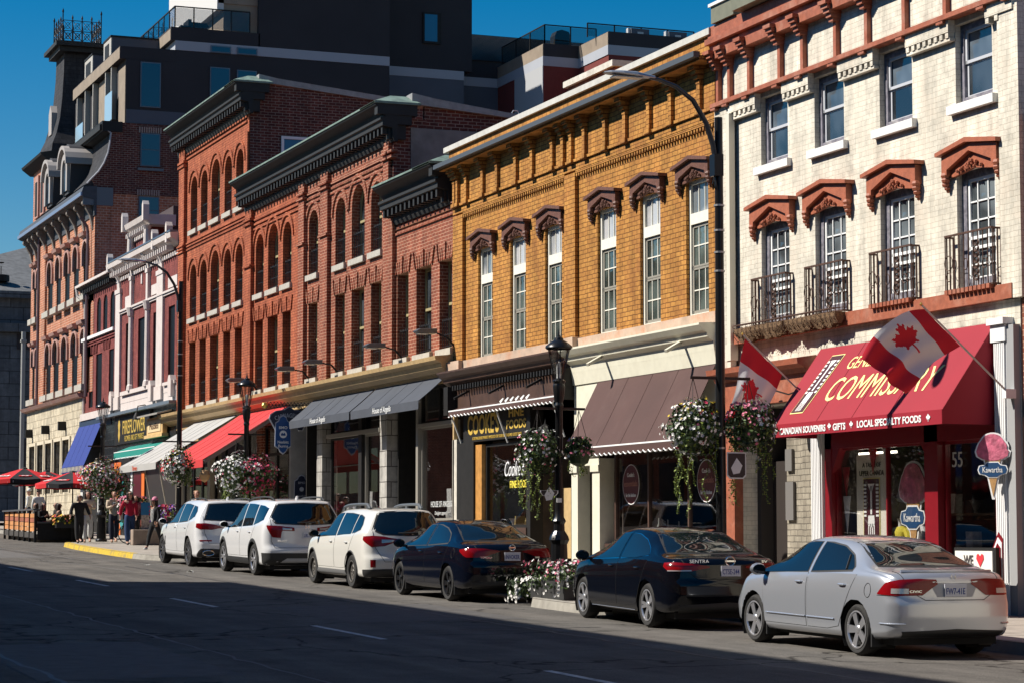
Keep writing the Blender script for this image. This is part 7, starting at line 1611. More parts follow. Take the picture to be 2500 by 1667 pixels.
def fin(c, y, mat):
    p = c.proj(0, y, 'top', 0); mb = MB(); mb.prism([(y - .07, p.z - .01), (y + .09, p.z - .01), (y - .03, p.z + .075), (y - .07, p.z + .07)], 'x', -.02, .02); mb.build('antenna_fin', mat, c.root, org=(0, 0, 0))
def cladding(c, z1, L, mat, z0=.18, rear=True):
    sp = c.sp; ra = sp['ra']
    for sd in (-1, 1): c.patch('sill_cladding', [(ra - .01, z1), (sp['wb'] - ra + .01, z1)], [(ra - .06, z0 + .05), (sp['wb'] - ra + .06, z0 + .05)], 'side', mat, off=.010, side=sd, n=12, m=4)
def det_outback(c):
    pm = c.sp['paint']
    suv_common(c, [([(-.42, 1.28), (-.30, 1.42), (-.05, 1.47), (.05, 1.475)], [(-.42, 1.20), (-.2, 1.13), (.05, 1.10)]), ([(.13, 1.48), (.6, 1.50), (1.08, 1.505)], [(.13, 1.09), (1.08, 1.055)]), ([(1.18, 1.505), (1.5, 1.49), (1.85, 1.41), (2.2, 1.24), (2.52, 1.06)], [(1.18, 1.05), (2.52, 1.01)])], ([(-.52, 1.53), (0, 1.56), (.52, 1.53)], [(-.70, 1.20), (-.5, 1.11), (0, 1.085), (.5, 1.11), (.70, 1.20)]))
    for sd in (-1, 1):
        a = c.patch('tail_light', [(10, 1.06), (45, 1.075), (90, 1.06), (128, 1.01)], [(10, .99), (45, .85), (90, .87), (128, .96)], 'corner', M_REDL, off=.007, side=sd, n=24, m=8); c.patch('reverse_lens', [(78, 1.0), (120, .995)], [(78, .93), (116, .95)], 'corner', M_CLRL, off=.011, side=sd, n=8, m=3, parent=a)
        c.patch('reflector', [(45, .60), (60, .60)], [(45, .45), (60, .45)], 'corner', M_REDL, off=.012, side=sd, n=4, m=3)
        c.patch('lower_bumper', [(8, .40), (90, .42), (178, .42)] if sd < 0 else [(8, .40), (90, .42)], [(8, .26), (90, .26), (178, .26)] if sd < 0 else [(8, .26), (90, .26)], 'corner', M_BLKP, off=.010, side=sd, n=26, m=4)
    doors(c, [('rear_door', [(-.12, 1.12), (.5, 1.08), (1.12, 1.04)], [(.40, .42), (.7, .40), (1.12, .40)], .30), ('front_door', [(1.16, 1.04), (1.8, 1.02), (2.36, .99)], [(1.16, .40), (1.8, .40), (2.30, .40)], 1.38)], pm, pm, .92)
    c.line('tailgate_seam', [(-.72, 1.16), (-.70, .86), (-.52, .56), (.52, .56), (.70, .86), (.72, 1.16)], 'rear', M_SEAM, .009, .002); c.line('wiper', [(-.22, 1.12), (.2, 1.13)], 'rear', M_BLKP, .03, .02)
    cladding(c, .36, 4.82, P('grey_sill', (.14, .14, .14), .6)); mirror(c, 2.36, 1.07, M_BLKP); rails(c, -.15, 1.75, .55, 1.6, 1.65, P('grey_rail', (.08, .09, .10), .5), .075); plate(c, None, .80); arch_trim(c, .025, M_BLKP)
RSUV = [(.2, .09), (.35, .02), (.5, 0), (.62, .0), (.70, .05), (1.0, .08), (1.2, .16), (1.6, .42), (1.9, .5)]
def suvtop(L, H, hood, roofstart=.32): return [(0, H - .10), (.12, H - .06), (.5, H - .03), (1.3, H), (2.2, H - .02), (2.75, H - .09), (L - 1.25, hood + .06), (L - 1.0, hood), (L - .5, hood - .06), (L - .12, hood - .18), (L, hood - .34)]
out = dict(L=4.82, W=1.84, axle=1.07, wb=2.745, rr=.345, ra=.40, rim=.215, rend=.20, bow=.16, roofw=.70, paint=P_PEARL, rear=RSUV, front=FR, top=suvtop(4.82, 1.63, 1.06), belt=[(0, 1.16), (.6, 1.14), (1.3, 1.09), (2.2, 1.05), (3.5, 1.0), (4.1, .95), (4.82, .6)], bot=[(0, .30), (.2, .24), (4.4, .22), (4.82, .3)],
    plan=[(0, .93), (.4, .985), (1.0, 1), (3.4, 1), (4.2, .96), (4.82, .84)], roofplan=[(0, .90), (.6, .97), (1.5, 1), (9, 1)], spokes=steelwheel, rimmat=P('steel_wheel', (.16, .15, .135), .5, .6, var=.2), detail=det_outback, tuck=.975)
def det_pilot(c):
    pm = c.sp['paint']
    suv_common(c, [([(-.62, 1.55), (-.3, 1.60), (.10, 1.625)], [(-.62, 1.30), (-.3, 1.22), (.10, 1.17)]), ([(.20, 1.63), (.7, 1.645), (1.12, 1.65)], [(.20, 1.165), (1.12, 1.13)]), ([(1.22, 1.65), (1.6, 1.625), (1.95, 1.53), (2.25, 1.36), (2.55, 1.15)], [(1.22, 1.125), (2.55, 1.08)])], ([(-.60, 1.64), (0, 1.67), (.60, 1.64)], [(-.78, 1.35), (-.66, 1.22), (0, 1.19), (.66, 1.22), (.78, 1.35)]), M_CHR, .014)
    for sd in (-1, 1):
        a = c.patch('tail_light', [(28, 1.17), (60, 1.165), (90, 1.155), (132, 1.12)], [(28, 1.15), (52, .90), (88, .88), (92, 1.05), (132, 1.04)], 'corner', M_REDL, off=.007, side=sd, n=28, m=8); c.patch('lens_strip', [(95, 1.12), (126, 1.10)], [(95, 1.07), (126, 1.06)], 'corner', M_CLRL, off=.012, side=sd, n=8, m=3, parent=a)
        c.patch('lower_bumper', [(5, .54), (90, .54), (178, .54)] if sd < 0 else [(5, .54), (90, .54)], [(5, .27), (90, .27), (178, .27)] if sd < 0 else [(5, .27), (90, .27)], 'corner', M_BLKP, off=.010, side=sd, n=26, m=6)
    doors(c, [('rear_door', [(-.06, 1.16), (.6, 1.13), (1.15, 1.11)], [(.44, .46), (.7, .44), (1.15, .44)], .32), ('front_door', [(1.19, 1.11), (1.8, 1.09), (2.40, 1.06)], [(1.19, .44), (1.8, .44), (2.34, .44)], 1.42)], pm, pm, 1.0)
    c.line('tailgate_seam', [(-.80, 1.3), (-.79, .80), (-.72, .66), (.72, .66), (.79, .80), (.80, 1.3)], 'rear', M_SEAM, .009, .002); c.line('wiper', [(-.2, 1.23), (.25, 1.235)], 'rear', M_BLKP, .03, .02)
    p = c.proj(0, .42, 'rear', .016); c.patch('skid_plate', [(-.45, .42), (.45, .42)], [(-.6, .33), (.6, .33)], 'rear', P('grey_skid', (.4, .4, .4), .5), off=.014)
    cladding(c, .40, 4.9, M_BLKP); arch_trim(c, .07, M_BLKP); mirror(c, 2.40, 1.15, pm); rails(c, -.45, 1.9, .60, 1.7, 1.8, M_BLKP, .05); plate(c, 'LBL-1482', .95, x=.08); badge(c, 'PILOT', -.55, .82, .22, .035); badge(c, 'H', .03, 1.13, .09, .08); fin(c, -.2, pm)
pil = dict(out, L=4.94, W=1.98, axle=1.09, wb=2.82, rr=.37, ra=.42, rim=.245, roofw=.74, paint=P_WHT, top=suvtop(4.94, 1.78, 1.14), belt=[(0, 1.24), (.6, 1.22), (1.3, 1.16), (2.2, 1.12), (3.5, 1.07), (4.2, 1.02), (4.94, .65)], bot=[(0, .32), (.2, .25), (4.4, .24), (4.94, .3)], rear=[(.2, .09), (.35, .02), (.6, 0), (.72, .06), (1.1, .08), (1.3, .14), (1.7, .32), (1.9, .4)],
    plan=[(0, .94), (.4, .985), (1.0, 1), (3.4, 1), (4.3, .96), (4.94, .84)], spokes=star(5, .05, .035, .03, split=.17), rimmat=M_SILV, detail=det_pilot)
def det_x5(c):
    pm = c.sp['paint']
    suv_common(c, [([(-.42, 1.42), (-.25, 1.53), (.10, 1.565)], [(-.42, 1.31), (-.2, 1.22), (.10, 1.18)]), ([(.20, 1.57), (.7, 1.60), (1.16, 1.605)], [(.20, 1.175), (1.16, 1.13)]), ([(1.26, 1.605), (1.7, 1.58), (2.1, 1.48), (2.4, 1.32), (2.68, 1.14)], [(1.26, 1.125), (2.68, 1.08)])], ([(-.58, 1.60), (0, 1.63), (.58, 1.60)], [(-.74, 1.22), (0, 1.19), (.74, 1.22)]))
    for sd in (-1, 1):
        c.patch('tail_light', [(18, 1.12), (60, 1.125), (95, 1.10), (135, 1.04)], [(18, 1.02), (40, .97), (90, .96), (135, 1.02)], 'corner', M_REDL, off=.007, side=sd, n=28, m=6); c.patch('reflector', [(40, .70), (88, .70)], [(40, .665), (88, .665)], 'corner', M_REDL, off=.008, side=sd, n=8, m=2)
        c.patch('lower_bumper', [(22, .32), (45, .48), (90, .48), (178, .44)] if sd < 0 else [(22, .32), (45, .48), (90, .48)], [(22, .27), (90, .27), (178, .27)] if sd < 0 else [(22, .27), (90, .27)], 'corner', M_BLKP, off=.010, side=sd, n=26, m=6)
        p = c.proj(sd * .68, .37, 'rear', .03); e = MB(); e.tube([(sd * .68 + .15 * math.cos(a * .4), p.y - .01, .37 + .065 * math.sin(a * .4)) for a in range(17)], .014, 6); e.build('exhaust_trim', M_CHR, c.root, smooth=True, org=(0, 0, 0))
    doors(c, [('rear_door', [(-.06, 1.16), (.6, 1.13), (1.18, 1.11)], [(.44, .40), (.7, .38), (1.18, .38)], .30), ('front_door', [(1.22, 1.11), (1.9, 1.09), (2.52, 1.06)], [(1.22, .38), (1.9, .38), (2.46, .38)], 1.45)], pm, pm, 1.0)
    c.line('tailgate_seam', [(-.78, 1.3), (-.77, .9), (-.66, .62), (.66, .62), (.77, .9), (.78, 1.3)], 'rear', M_SEAM, .009, .002); mirror(c, 2.52, 1.14, pm); rails(c, -.4, 1.7, .58, 1.7, 1.8, M_BLKP, .035); fin(c, -.2, pm); plate(c, None, .88)
    for sd in (-1, 1): c.line('fender_vent', [(2.975 - .52, .75), (2.975 - .46, .52)], 'side', M_BLKP, .035, .004, sd)
x5 = dict(pil, L=4.92, W=2.0, axle=1.05, wb=2.975, rr=.38, ra=.425, rim=.27, roofw=.72, top=suvtop(4.92, 1.74, 1.12), rear=[(.2, .09), (.35, .02), (.6, 0), (.8, .05), (1.1, .07), (1.25, .16), (1.7, .38), (1.9, .45)], spokes=star(10, .035, .02, .03, split=.06), rimmat=P('dark_alloy', (.22, .22, .23), .3, .8), detail=det_x5)
def place(spec, label, x_out, y, yaw=0): return Car(label, spec, (x_out + spec['W'] / 2, y, g(y)), yaw)
place(civ, 'silver four-door sedan parked nearest the camera, plate FW7-41E', 14.2, 25.12)
place(sen, 'glossy black sedan with silver spoked wheels parked in front of the silver car', 14.22, 31.22, R(-3.0))
place(cor, 'black sedan with black wheels parked behind the white estate car, plate INVOKER', 14.2, 39.81)
place(out, 'cream white estate car with steel wheels and chunky grey roof rails', 14.2, 45.57)
place(pil, 'white sport utility car with black wheel arch trim, middle of the three pale cars', 14.18, 53.12)
place(x5, 'white sport utility car farthest along the kerb, narrow red lights and big wheels', 14.2, 59.69)
# dark red car glimpsed beyond the terrace, facing the camera
def det_red(c):
    side_glass(c, [([(.10, 1.06), (.32, 1.20), (.6, 1.29), (.95, 1.34), (1.14, 1.35)], [(.10, 1.04), (1.14, .985)]), ([(1.24, 1.35), (1.6, 1.34), (1.95, 1.265), (2.3, 1.10), (2.62, .95)], [(1.24, .98), (2.62, .93)])]); wind(c, [(-.5, 1.34), (0, 1.36), (.5, 1.34)], [(-.66, 1.0), (0, .99), (.66, 1.0)]); rear_glass(c, [(-.50, 1.35), (0, 1.37), (.50, 1.35)], [(-.64, 1.09), (0, 1.085), (.64, 1.09)]); mirror(c, 2.42, .985, c.sp['paint'])
    for sx in (-1, 1): c.patch('headlight', [(sx * .45, .72), (sx * .78, .74)], [(sx * .5, .60), (sx * .76, .60)], 'front', M_CLRL, off=.005)
red = dict(cor, paint=paint('paint_dark_red', (.13, .02, .02), 0, .3), detail=det_red, rimmat=M_SILV)
cc = Car('dark red car at the left edge of the picture, facing the camera past the terrace', red, (15.9, 111.5, g(111.5)), math.pi)
cc.root.rotation_euler.x = -math.atan(SL)
M_LAMP = P('black_cast_iron', (.012, .012, .013), .3, .3, bump=.05)
M_LGL = GLASS('lantern_glass', through=.75)
def ornate_lamp(x, y, h, label):
    z = gs(y); e = empty('street_lamp', (x, y, z), label, 'street lamp', 'ornate black street lamps')
    m_ = MB(); m_.lathe([(.20, 0), (.21, .05), (.17, .10), (.16, .55), (.15, .85), (.19, .93), (.17, 1.0), (.105, 1.10), (.10, 1.22), (.13, 1.28), (.085, 1.36), (.075, 1.5), (.068, h - 1.35), (.085, h - 1.30), (.07, h - 1.25), (.095, h - 1.15), (.115, h - .95), (.10, h - .9), (.13, h - .85), (.07, h - .8)], (x, y, z), 12)
    m_.build('post', M_LAMP, e, smooth=True, angle=25)
    m_ = MB()
    for k in range(6):
        a = k * math.pi / 3; m_.tube([(x + .08 * math.cos(a), y + .08 * math.sin(a), z + h - .82), (x + .11 * math.cos(a), y + .11 * math.sin(a), z + h - .70), (x + .215 * math.cos(a), y + .215 * math.sin(a), z + h - .24)], .012, 5)
    m_.lathe([(.235, h - .26), (.245, h - .235), (.235, h - .21)], (x, y, z), 6 * 3, caps=False); cg = m_.build('lantern_cage', M_LAMP, e)
    m_ = MB(); m_.lathe([(.26, h - .235), (.25, h - .20), (.16, h - .13), (.09, h - .09), (.08, h - .05), (.03, h - .03), (.02, h + .02), (.006, h + .10), (0.001, h + .12)], (x, y, z), 16); m_.build('lantern_roof', M_LAMP, e, smooth=True, angle=40)
    m_ = MB(); m_.lathe([(.09, h - .72), (.19, h - .26)], (x, y, z), 6, caps=False); m_.build('lantern_glass', M_LGL, e)
    m_ = MB(); m_.lathe([(.04, h - .8), (.045, h - .6), (.03, h - .5), (.001, h - .48)], (x, y, z), 10); m_.build('bulb', P('lamp_white', (.7, .7, .68), .4), e, smooth=True)
    m_ = MB(); zb_ = 3.36
    m_.bar((x - .52, y, z + zb_), (x + .52, y, z + zb_), .03, .045); m_.build('basket_arm', M_LAMP, e)
    simple(e, 'number_band', M_WHITE, (x - .078, x + .02, y - .083, y - .07, z + 1.62, z + 1.70))
    return e
ornate_lamp(16.6, 40.3, 4.72, 'nearest ornate black lantern lamp post, standing in front of the food shop')
ornate_lamp(16.6, 62.9, 4.95, 'ornate black lantern lamp post in front of the red awning')
ornate_lamp(16.6, 82.7, 4.98, 'farthest ornate black lantern lamp post, beside the blue awning')
M_HEAD = P('lamp_head_grey', (.42, .44, .47), .35, .5)
def tall_lamp(x, y, h, label):
    z = gs(y); e = empty('street_lamp', (x, y, z), label, 'street lamp', 'tall curved arm street lamps')
    m_ = MB(); m_.lathe([(.13, 0), (.13, .25), (.10, .3), (.085, .5), (.065, h)], (x, y, z), 14); m_.build('pole', M_LAMP, e, smooth=True, angle=30)
    T = z + h; m_ = MB(); m_.tube([(x - .05, y, T - .75), (x - .10, y, T - .45), (x - .22, y, T - .10), (x - .45, y, T + .25), (x - .75, y, T + .45), (x - 1.05, y, T + .54), (x - 1.2, y, T + .56)], [.045, .045, .042, .04, .035, .03, .03], 10); m_.build('arm', P('dark_bronze_arm', (.05, .05, .055), .35, .4), e, smooth=True)
    m_ = MB(); m_.box(x - .12, x + .04, y - .09, y + .09, T - .95, T - .6); m_.tube([(x - .09, y - .02, T - .95), (x - .13, y - .03, T - 1.08), (x - .08, y - .02, T - 1.15), (x - .05, y, T - 1.0)], .01, 4); m_.build('clamp', M_LAMP, e)
    m_ = MB(); n = 10; pr = [(-1.12, .05, .035), (-1.25, .075, .05), (-1.45, .13, .07), (-1.7, .15, .06), (-1.9, .12, .04), (-2.0, .04, .015)]
    T2 = T + .56
    for (a, b_) in zip(pr, pr[1:]):
        for k in range(n):
            t0, t1 = 2 * math.pi * k / n, 2 * math.pi * (k + 1) / n
            f = lambda p, t: (x + p[0], y + p[1] * math.cos(t), T2 + (p[0] + 1.12) * -.03 + p[2] * (math.sin(t) if math.sin(t) > 0 else .35 * math.sin(t)))
            m_.quad(f(a, t0), f(b_, t0), f(b_, t1), f(a, t1))
    hd = m_.build('lamp_head', M_HEAD, e, smooth=True, angle=60)
    m_ = MB(); m_.box(x - 1.85, x - 1.35, y - .09, y + .09, T2 - .035, T2 - .018); m_.build('lens', P('lamp_lens', (.35, .35, .33), .2), hd)
    for k, zz in enumerate((2.5, 5.3, 5.6, 5.95, 6.35)): 
        m_ = MB(); m_.lathe([(.085, zz), (.085, zz + .03)], (x, y, z), 12, caps=False); m_.build('strap', P('steel_strap', (.45, .45, .45), .4, .7), e)
    return e
lt1 = tall_lamp(16.5, 33.35, 7.78, 'tall black curved arm lamp post between the ochre and cream buildings')
lt2 = tall_lamp(16.5, 70.5, 8.2, 'farther tall black lamp post with curved arm in front of the tallest red building')
m_ = MB(); z = gs(33.35); m_.bar((15.98, 33.35, z + 3.62), (17.02, 33.35, z + 3.62), .03, .045); m_.build('basket_arm', M_LAMP, lt1)
m_ = MB(); z = gs(70.5); m_.bar((15.98, 70.5, z + 3.3), (17.02, 70.5, z + 3.3), .03, .045); m_.build('basket_arm', M_LAMP, lt2)
def plate_sign(x, y, z, lb, w_=.34, h=.42):
    e = empty('parking_sign', (x, y, z), lb, 'street sign', None)
    pts = [(-w_ / 2, -h / 2 + .05), (-w_ / 2 + .05, -h / 2), (w_ / 2 - .05, -h / 2), (w_ / 2, -h / 2 + .05), (w_ / 2, h / 2), (-w_ / 2, h / 2)]
    flat(pts, (x, y, z), M_WHITE, e, FACE_CAM, 'plate', .006); flat([(a * .88, b_ * .9) for a, b_ in pts], (x, y - .007, z), P('sign_ink', (.04, .03, .03), .6), e, FACE_CAM, 'sign_face', .003)
    flat([(-.1, -.02), (0, .14), (.1, .02), (.05, -.1), (-.06, -.12)], (x, y - .011, z - .02), M_WHITE, e, FACE_CAM, 'arrow', .003)
plate_sign(16.72, 33.25, 3.02, 'small black and white sign strapped under the baskets of the nearest tall lamp')
plate_sign(16.36, 40.2, 2.70, 'white edged sign strapped to the nearest ornate lamp post', .36, .10)
M_LEAFA = P('leaf_green', (.060, .105, .022), .6, var=.5, vscale=30); M_LEAFB = P('leaf_dark', (.022, .045, .012), .6, var=.5, vscale=30); M_LEAFC = P('leaf_lime', (.20, .26, .035), .6, var=.4, vscale=30)
FW = {'white': P('petal_white', (.78, .76, .72), .6), 'pink': P('petal_pink', (.72, .20, .30), .6), 'red': P('petal_magenta', (.55, .03, .10), .6), 'yellow': P('petal_yellow', (.70, .52, .03), .6), 'purple': P('petal_purple', (.18, .07, .35), .6), 'orange': P('petal_orange', (.75, .22, .03), .6)}
def leafcloud(mb, pts, size, r_, flatn=None):
    for p in pts:
        d = Vector((r_.gauss(0, 1), r_.gauss(0, 1), r_.gauss(0, .7))).normalized(); u = d.orthogonal().normalized(); q = Matrix.Rotation(r_.uniform(0, 6.28), 3, d); u = q @ u; v = d.cross(u); s_ = size * r_.uniform(.6, 1.3)
        P0 = Vector(p); mb.poly([tuple(P0 - u * s_), tuple(P0 + v * s_ * .55 + d * s_ * .15), tuple(P0 + u * s_), tuple(P0 - v * s_ * .55 + d * s_ * .1)])
def blooms(mb, pts, size, r_, out=None):
    for p in pts:
        P0 = Vector(p); d = ((P0 - Vector(out)).normalized() if out else Vector((-.5, -.5, .6)).normalized()) + Vector((r_.uniform(-.5, .5), r_.uniform(-.5, .5), r_.uniform(-.3, .5))); d.normalize(); u = d.orthogonal().normalized(); v = d.cross(u); s_ = size * r_.uniform(.7, 1.25); a0 = r_.uniform(0, 6)
        ring = [P0 + (u * math.cos(a0 + k * math.pi / 5) + v * math.sin(a0 + k * math.pi / 5)) * (s_ if k % 2 == 0 else s_ * .62) + d * s_ * .3 for k in range(10)]
        for k in range(10): mb.poly([tuple(P0), tuple(ring[k]), tuple(ring[(k + 1) % 10])])
def ball_pts(c, rx, rz, n, r_, inner=.3, lean=None):
    out = []
    for _ in range(n):
        d = Vector((r_.gauss(0, 1), r_.gauss(0, 1), r_.gauss(0, 1))).normalized(); k = r_.uniform(inner, 1.0) ** .6 * (1 + .16 * math.sin(5 * d.x + 3 * d.y) + .1 * math.sin(7 * d.z + c[1]))
        out.append((c[0] + d.x * rx * k, c[1] + d.y * rx * k, c[2] + d.z * rz * k))
    return out
def basket(x, y, z, label, cols, seed, hang=0, trail=1.0, R0=.42, rz=.40, chains=True, rear=None):
    r_ = random.Random(seed); e = empty('flower_basket', (x, y, z), label, 'flower basket', 'hanging flower baskets on the lamp posts'); c = (x, y, z)
    m_ = MB(); m_.lathe([(.05, -.30), (.17, -.24), (.24, -.05), (.25, 0)], c, 12, caps=False); m_.build('pot', M_LEAFB, e)
    if chains:
        m_ = MB()
        for a in (0, 2.1, 4.2): m_.tube([(x + .22 * math.cos(a), y + .22 * math.sin(a), z), (x, y, z + hang)], .006, 4)
        m_.build('chains', M_IRON, e)
    for nm, mt, n, ss in (('foliage', M_LEAFB, 620, .044), ('foliage', M_LEAFA, 760, .036), ('foliage', M_LEAFC, 180, .03)):
        m_ = MB(); m_.keepn = True; leafcloud(m_, ball_pts(c, R0, rz, n, r_), ss, r_); m_.build(nm, mt, e)
    if trail:
        m_ = MB(); m_.keepn = True; v = MB()
        for k in range(9):
            a = r_.uniform(0, 6.28); rr_ = R0 * r_.uniform(.5, .95); L = trail * r_.uniform(.45, 1.1); px, py = x + rr_ * math.cos(a), y + rr_ * math.sin(a); pt_ = []
            n = int(L / .035)
            for i in range(n): zz = z - .2 - L * i / n; pt_.append((px + .04 * math.sin(i * .35 + k), py + .04 * math.cos(i * .3), zz))
            if len(pt_) > 2: v.tube(pt_[::3] + [pt_[-1]], .004, 3)
            leafcloud(m_, [(p[0] + r_.uniform(-.03, .03), p[1] + r_.uniform(-.03, .03), p[2]) for p in pt_ for _ in range(2)], .024, r_)
        t_ = m_.build('trailing_leaves', M_LEAFC, e); v.build('stems', M_LEAFA, t_)
    for cn, n, ss, reg in cols:
        n = int(n * 1.2); m_ = MB(); m_.keepn = True; pts = []
        for p in ball_pts(c, R0 * 1.08, rz * 1.08, n * 6, r_, .85):
            dx, dy, dz = p[0] - x, p[1] - y, p[2] - z
            if reg == 'l' and dx > .08: continue
            if reg == 'r' and dx < -.02: continue
            if reg == 't' and dz < .12: continue
            if dz < -.7 * rz and r_.random() < .6: continue
            pts.append(p)
            if len(pts) >= n: break
        blooms(m_, pts, ss, r_, c); m_.build(cn + '_blooms', FW[cn], e)
    return e
basket(16.17, 40.3, 3.47, 'flower basket left of the nearest ornate lamp post, white and pink blooms', [('white', 90, .032, None), ('pink', 30, .028, 'l'), ('red', 6, .03, None)], 1, hang=.78, trail=1.1, R0=.38)
basket(17.0, 40.3, 3.50, 'small flower basket right of the nearest ornate lamp post, half hidden behind it', [('pink', 35, .03, None), ('white', 20, .03, None)], 2, hang=.75, trail=.3, R0=.24, rz=.24)
basket(16.02, 33.35, 3.60, 'flower basket left of the nearest tall lamp post, mostly white with yellow top', [('white', 120, .032, None), ('white', 60, .034, 'l'), ('yellow', 26, .024, 't'), ('red', 10, .034, None), ('pink', 14, .026, None)], 3, hang=.8, trail=1.15)
basket(16.98, 33.35, 3.62, 'flower basket right of the nearest tall lamp post, pink and white, touching the flag', [('pink', 85, .030, 't'), ('white', 50, .036, 'r'), ('pink', 30, .03, 'l')], 4, hang=.8, trail=1.0)
basket(16.38, 70.05, 4.02, 'flower basket on the farther tall lamp post, white with a lime top', [('white', 190, .042, 'l'), ('white', 50, .04, None), ('red', 30, .04, None), ('yellow', 50, .03, 't')], 5, hang=.75, trail=.5, R0=.46, rz=.52)
basket(16.28, 62.75, 3.60, 'flower basket on the left of the middle ornate lamp, large white mass', [('white', 330, .042, None), ('pink', 25, .035, 'l')], 7, hang=.9, trail=.9, R0=.52, rz=.52)
basket(16.86, 62.75, 3.56, 'flower basket on the right of the middle ornate lamp, deep pink petunias', [('red', 230, .042, None), ('pink', 60, .04, None), ('white', 40, .04, 't')], 8, hang=.9, trail=.9, R0=.50, rz=.52)
basket(16.4, 82.2, 3.92, 'large flower basket on the farthest ornate lamp, white and pink', [('white', 230, .045, None), ('pink', 110, .045, None), ('yellow', 60, .035, 't')], 9, hang=.9, trail=.7, R0=.62, rz=.6)
basket(17.0, 82.5, 3.80, 'flower basket right of the farthest ornate lamp, darker reddish foliage', [('pink', 70, .045, None), ('red', 50, .04, None)], 10, hang=.9, trail=.6, R0=.52, rz=.55)
def planter(x, y, z, lx, ly, h, label, cols, seed, box=True, mat=None, n=1.0):
    r_ = random.Random(seed); e = empty('flower_planter', (x, y, z), label, 'flower planter', None)
    if box: simple(e, 'tub', mat or P('planter_black', (.03, .03, .03), .6), (x - lx / 2, x + lx / 2, y - ly / 2, y + ly / 2, z, z + h * .5))
    def pts(k, lo=.35): return [(x + r_.uniform(-.58, .58) * lx, y + r_.uniform(-.56, .56) * ly, z + h * (r_.uniform(lo, 1.0) * (1 - .0))) for _ in range(int(k * n))]
    for mt, k, ss in ((M_LEAFB, 500, .05), (M_LEAFA, 500, .04), (M_LEAFC, 100, .035)): m_ = MB(); m_.keepn = True; leafcloud(m_, pts(k, .3), ss, r_); m_.build('foliage', mt, e)
    for cn, k, ss, lo in cols:
        m_ = MB(); m_.keepn = True; P_ = []
        for _ in range(k):
            s_ = r_.random()
            if s_ < .5: P_.append((x + r_.uniform(-.6, .6) * lx, y + r_.uniform(-.58, .58) * ly, z + h * r_.uniform(.9, 1.06)))
            else: P_.append((x - lx * .6 if r_.random() < .5 else x + r_.uniform(-.6, .6) * lx, y - ly * .56 if r_.random() < .6 else y + r_.uniform(-.5, .5) * ly, z + h * r_.uniform(lo, 1)))
        blooms(m_, P_, ss, r_, (x, y, z + h * .4)); m_.build(cn + '_blooms', FW[cn], e)
    return e
planter(15.75, 37.15, gs(37), 1.35, 1.5, .62, 'low overflowing flower bed at the kerb between the two black sedans', [('white', 220, .032, .1), ('pink', 90, .03, .6), ('red', 45, .03, .5)], 21, n=1.6)
planter(15.4, 38.3, g(38.3), .9, .5, .45, 'trailing white petunias at the foot of the flower bed by the nearer ornate lamp', [('white', 130, .036, .1)], 22, box=False, n=.6)
planter(17.0, 73.8, gs(73.8) + .55, .7, 2.2, .75, 'raised box of red, lime and purple flowers behind the farthest white car', [('red', 60, .06, .4), ('purple', 120, .05, .1), ('yellow', 40, .04, .5), ('white', 20, .05, .2)], 23)
planter(17.2, 80.5, gs(80.5) + .8, .8, .8, .75, 'pink flowers in a tub beside the woman in the red jumper', [('pink', 110, .05, .3), ('white', 30, .04, .3)], 24)
planter(16.3, 88.0, g(88) + .55, .8, .8, .45, 'orange and yellow flowers beside the terrace end', [('orange', 60, .05, .3), ('yellow', 40, .05, .3), ('red', 15, .05, .3)], 25)
planter(17.8, 86.2, gs(86.2), .9, 1.6, 2.1, 'tall dark green hedge plant behind the walkers', [('white', 20, .05, .3)], 26, n=1.6, box=False)
for i, (y, z, lb) in enumerate(((53.9, 6.98, 'wall floodlight on the brown brick beside the ochre building, rightmost of five'), (59.64, 6.93, 'wall floodlight second from the right above the charcoal awnings'), (65.5, 6.90, 'wall floodlight in the middle of the five above the shop cornice'), (68.46, 6.90, 'wall floodlight second from the left above the shop cornice'), (74.43, 6.93, 'leftmost wall floodlight, just above the middle ornate lamp'))):
    yy = y + 1.6 if i == 0 else y; e = empty('floodlight', (20, yy - .3, 6.5), lb, 'floodlight', 'floodlights on arms along the red row'); m_ = MB()
    m_.bar((20.0, yy - .25, 6.55), (19.75, yy - .2, 6.85), .05, .05); m_.bar((19.75, yy - .2, 6.85), (19.45, yy - .05, z + .02), .04, .04); m_.build('arm', M_BLK, e)
    m_ = MB(); m_.prism([(19.5, z - .03), (19.0, z - .02), (18.95, z + .03), (19.05, z + .09), (19.5, z + .10)], 'y', yy - .16, yy + .16); h_ = m_.build('housing', P('floodlight_grey', (.12, .13, .15), .4, .4), e, bevel=.01); simple(h_, 'lens', P('flood_lens', (.3, .32, .34), .2), (19.02, 19.3, yy - .12, yy + .12, z - .045, z - .03))
M_FR = P('flag_red', (.60, .012, .03), .8); M_FW = P('flag_white', (.78, .77, .76), .8)
def inpoly(px, py, poly):
    c = False; j = len(poly) - 1
    for i in range(len(poly)):
        if (poly[i][1] > py) != (poly[j][1] > py) and px < (poly[j][0] - poly[i][0]) * (py - poly[i][1]) / (poly[j][1] - poly[i][1]) + poly[i][0]: c = not c
        j = i
    return c
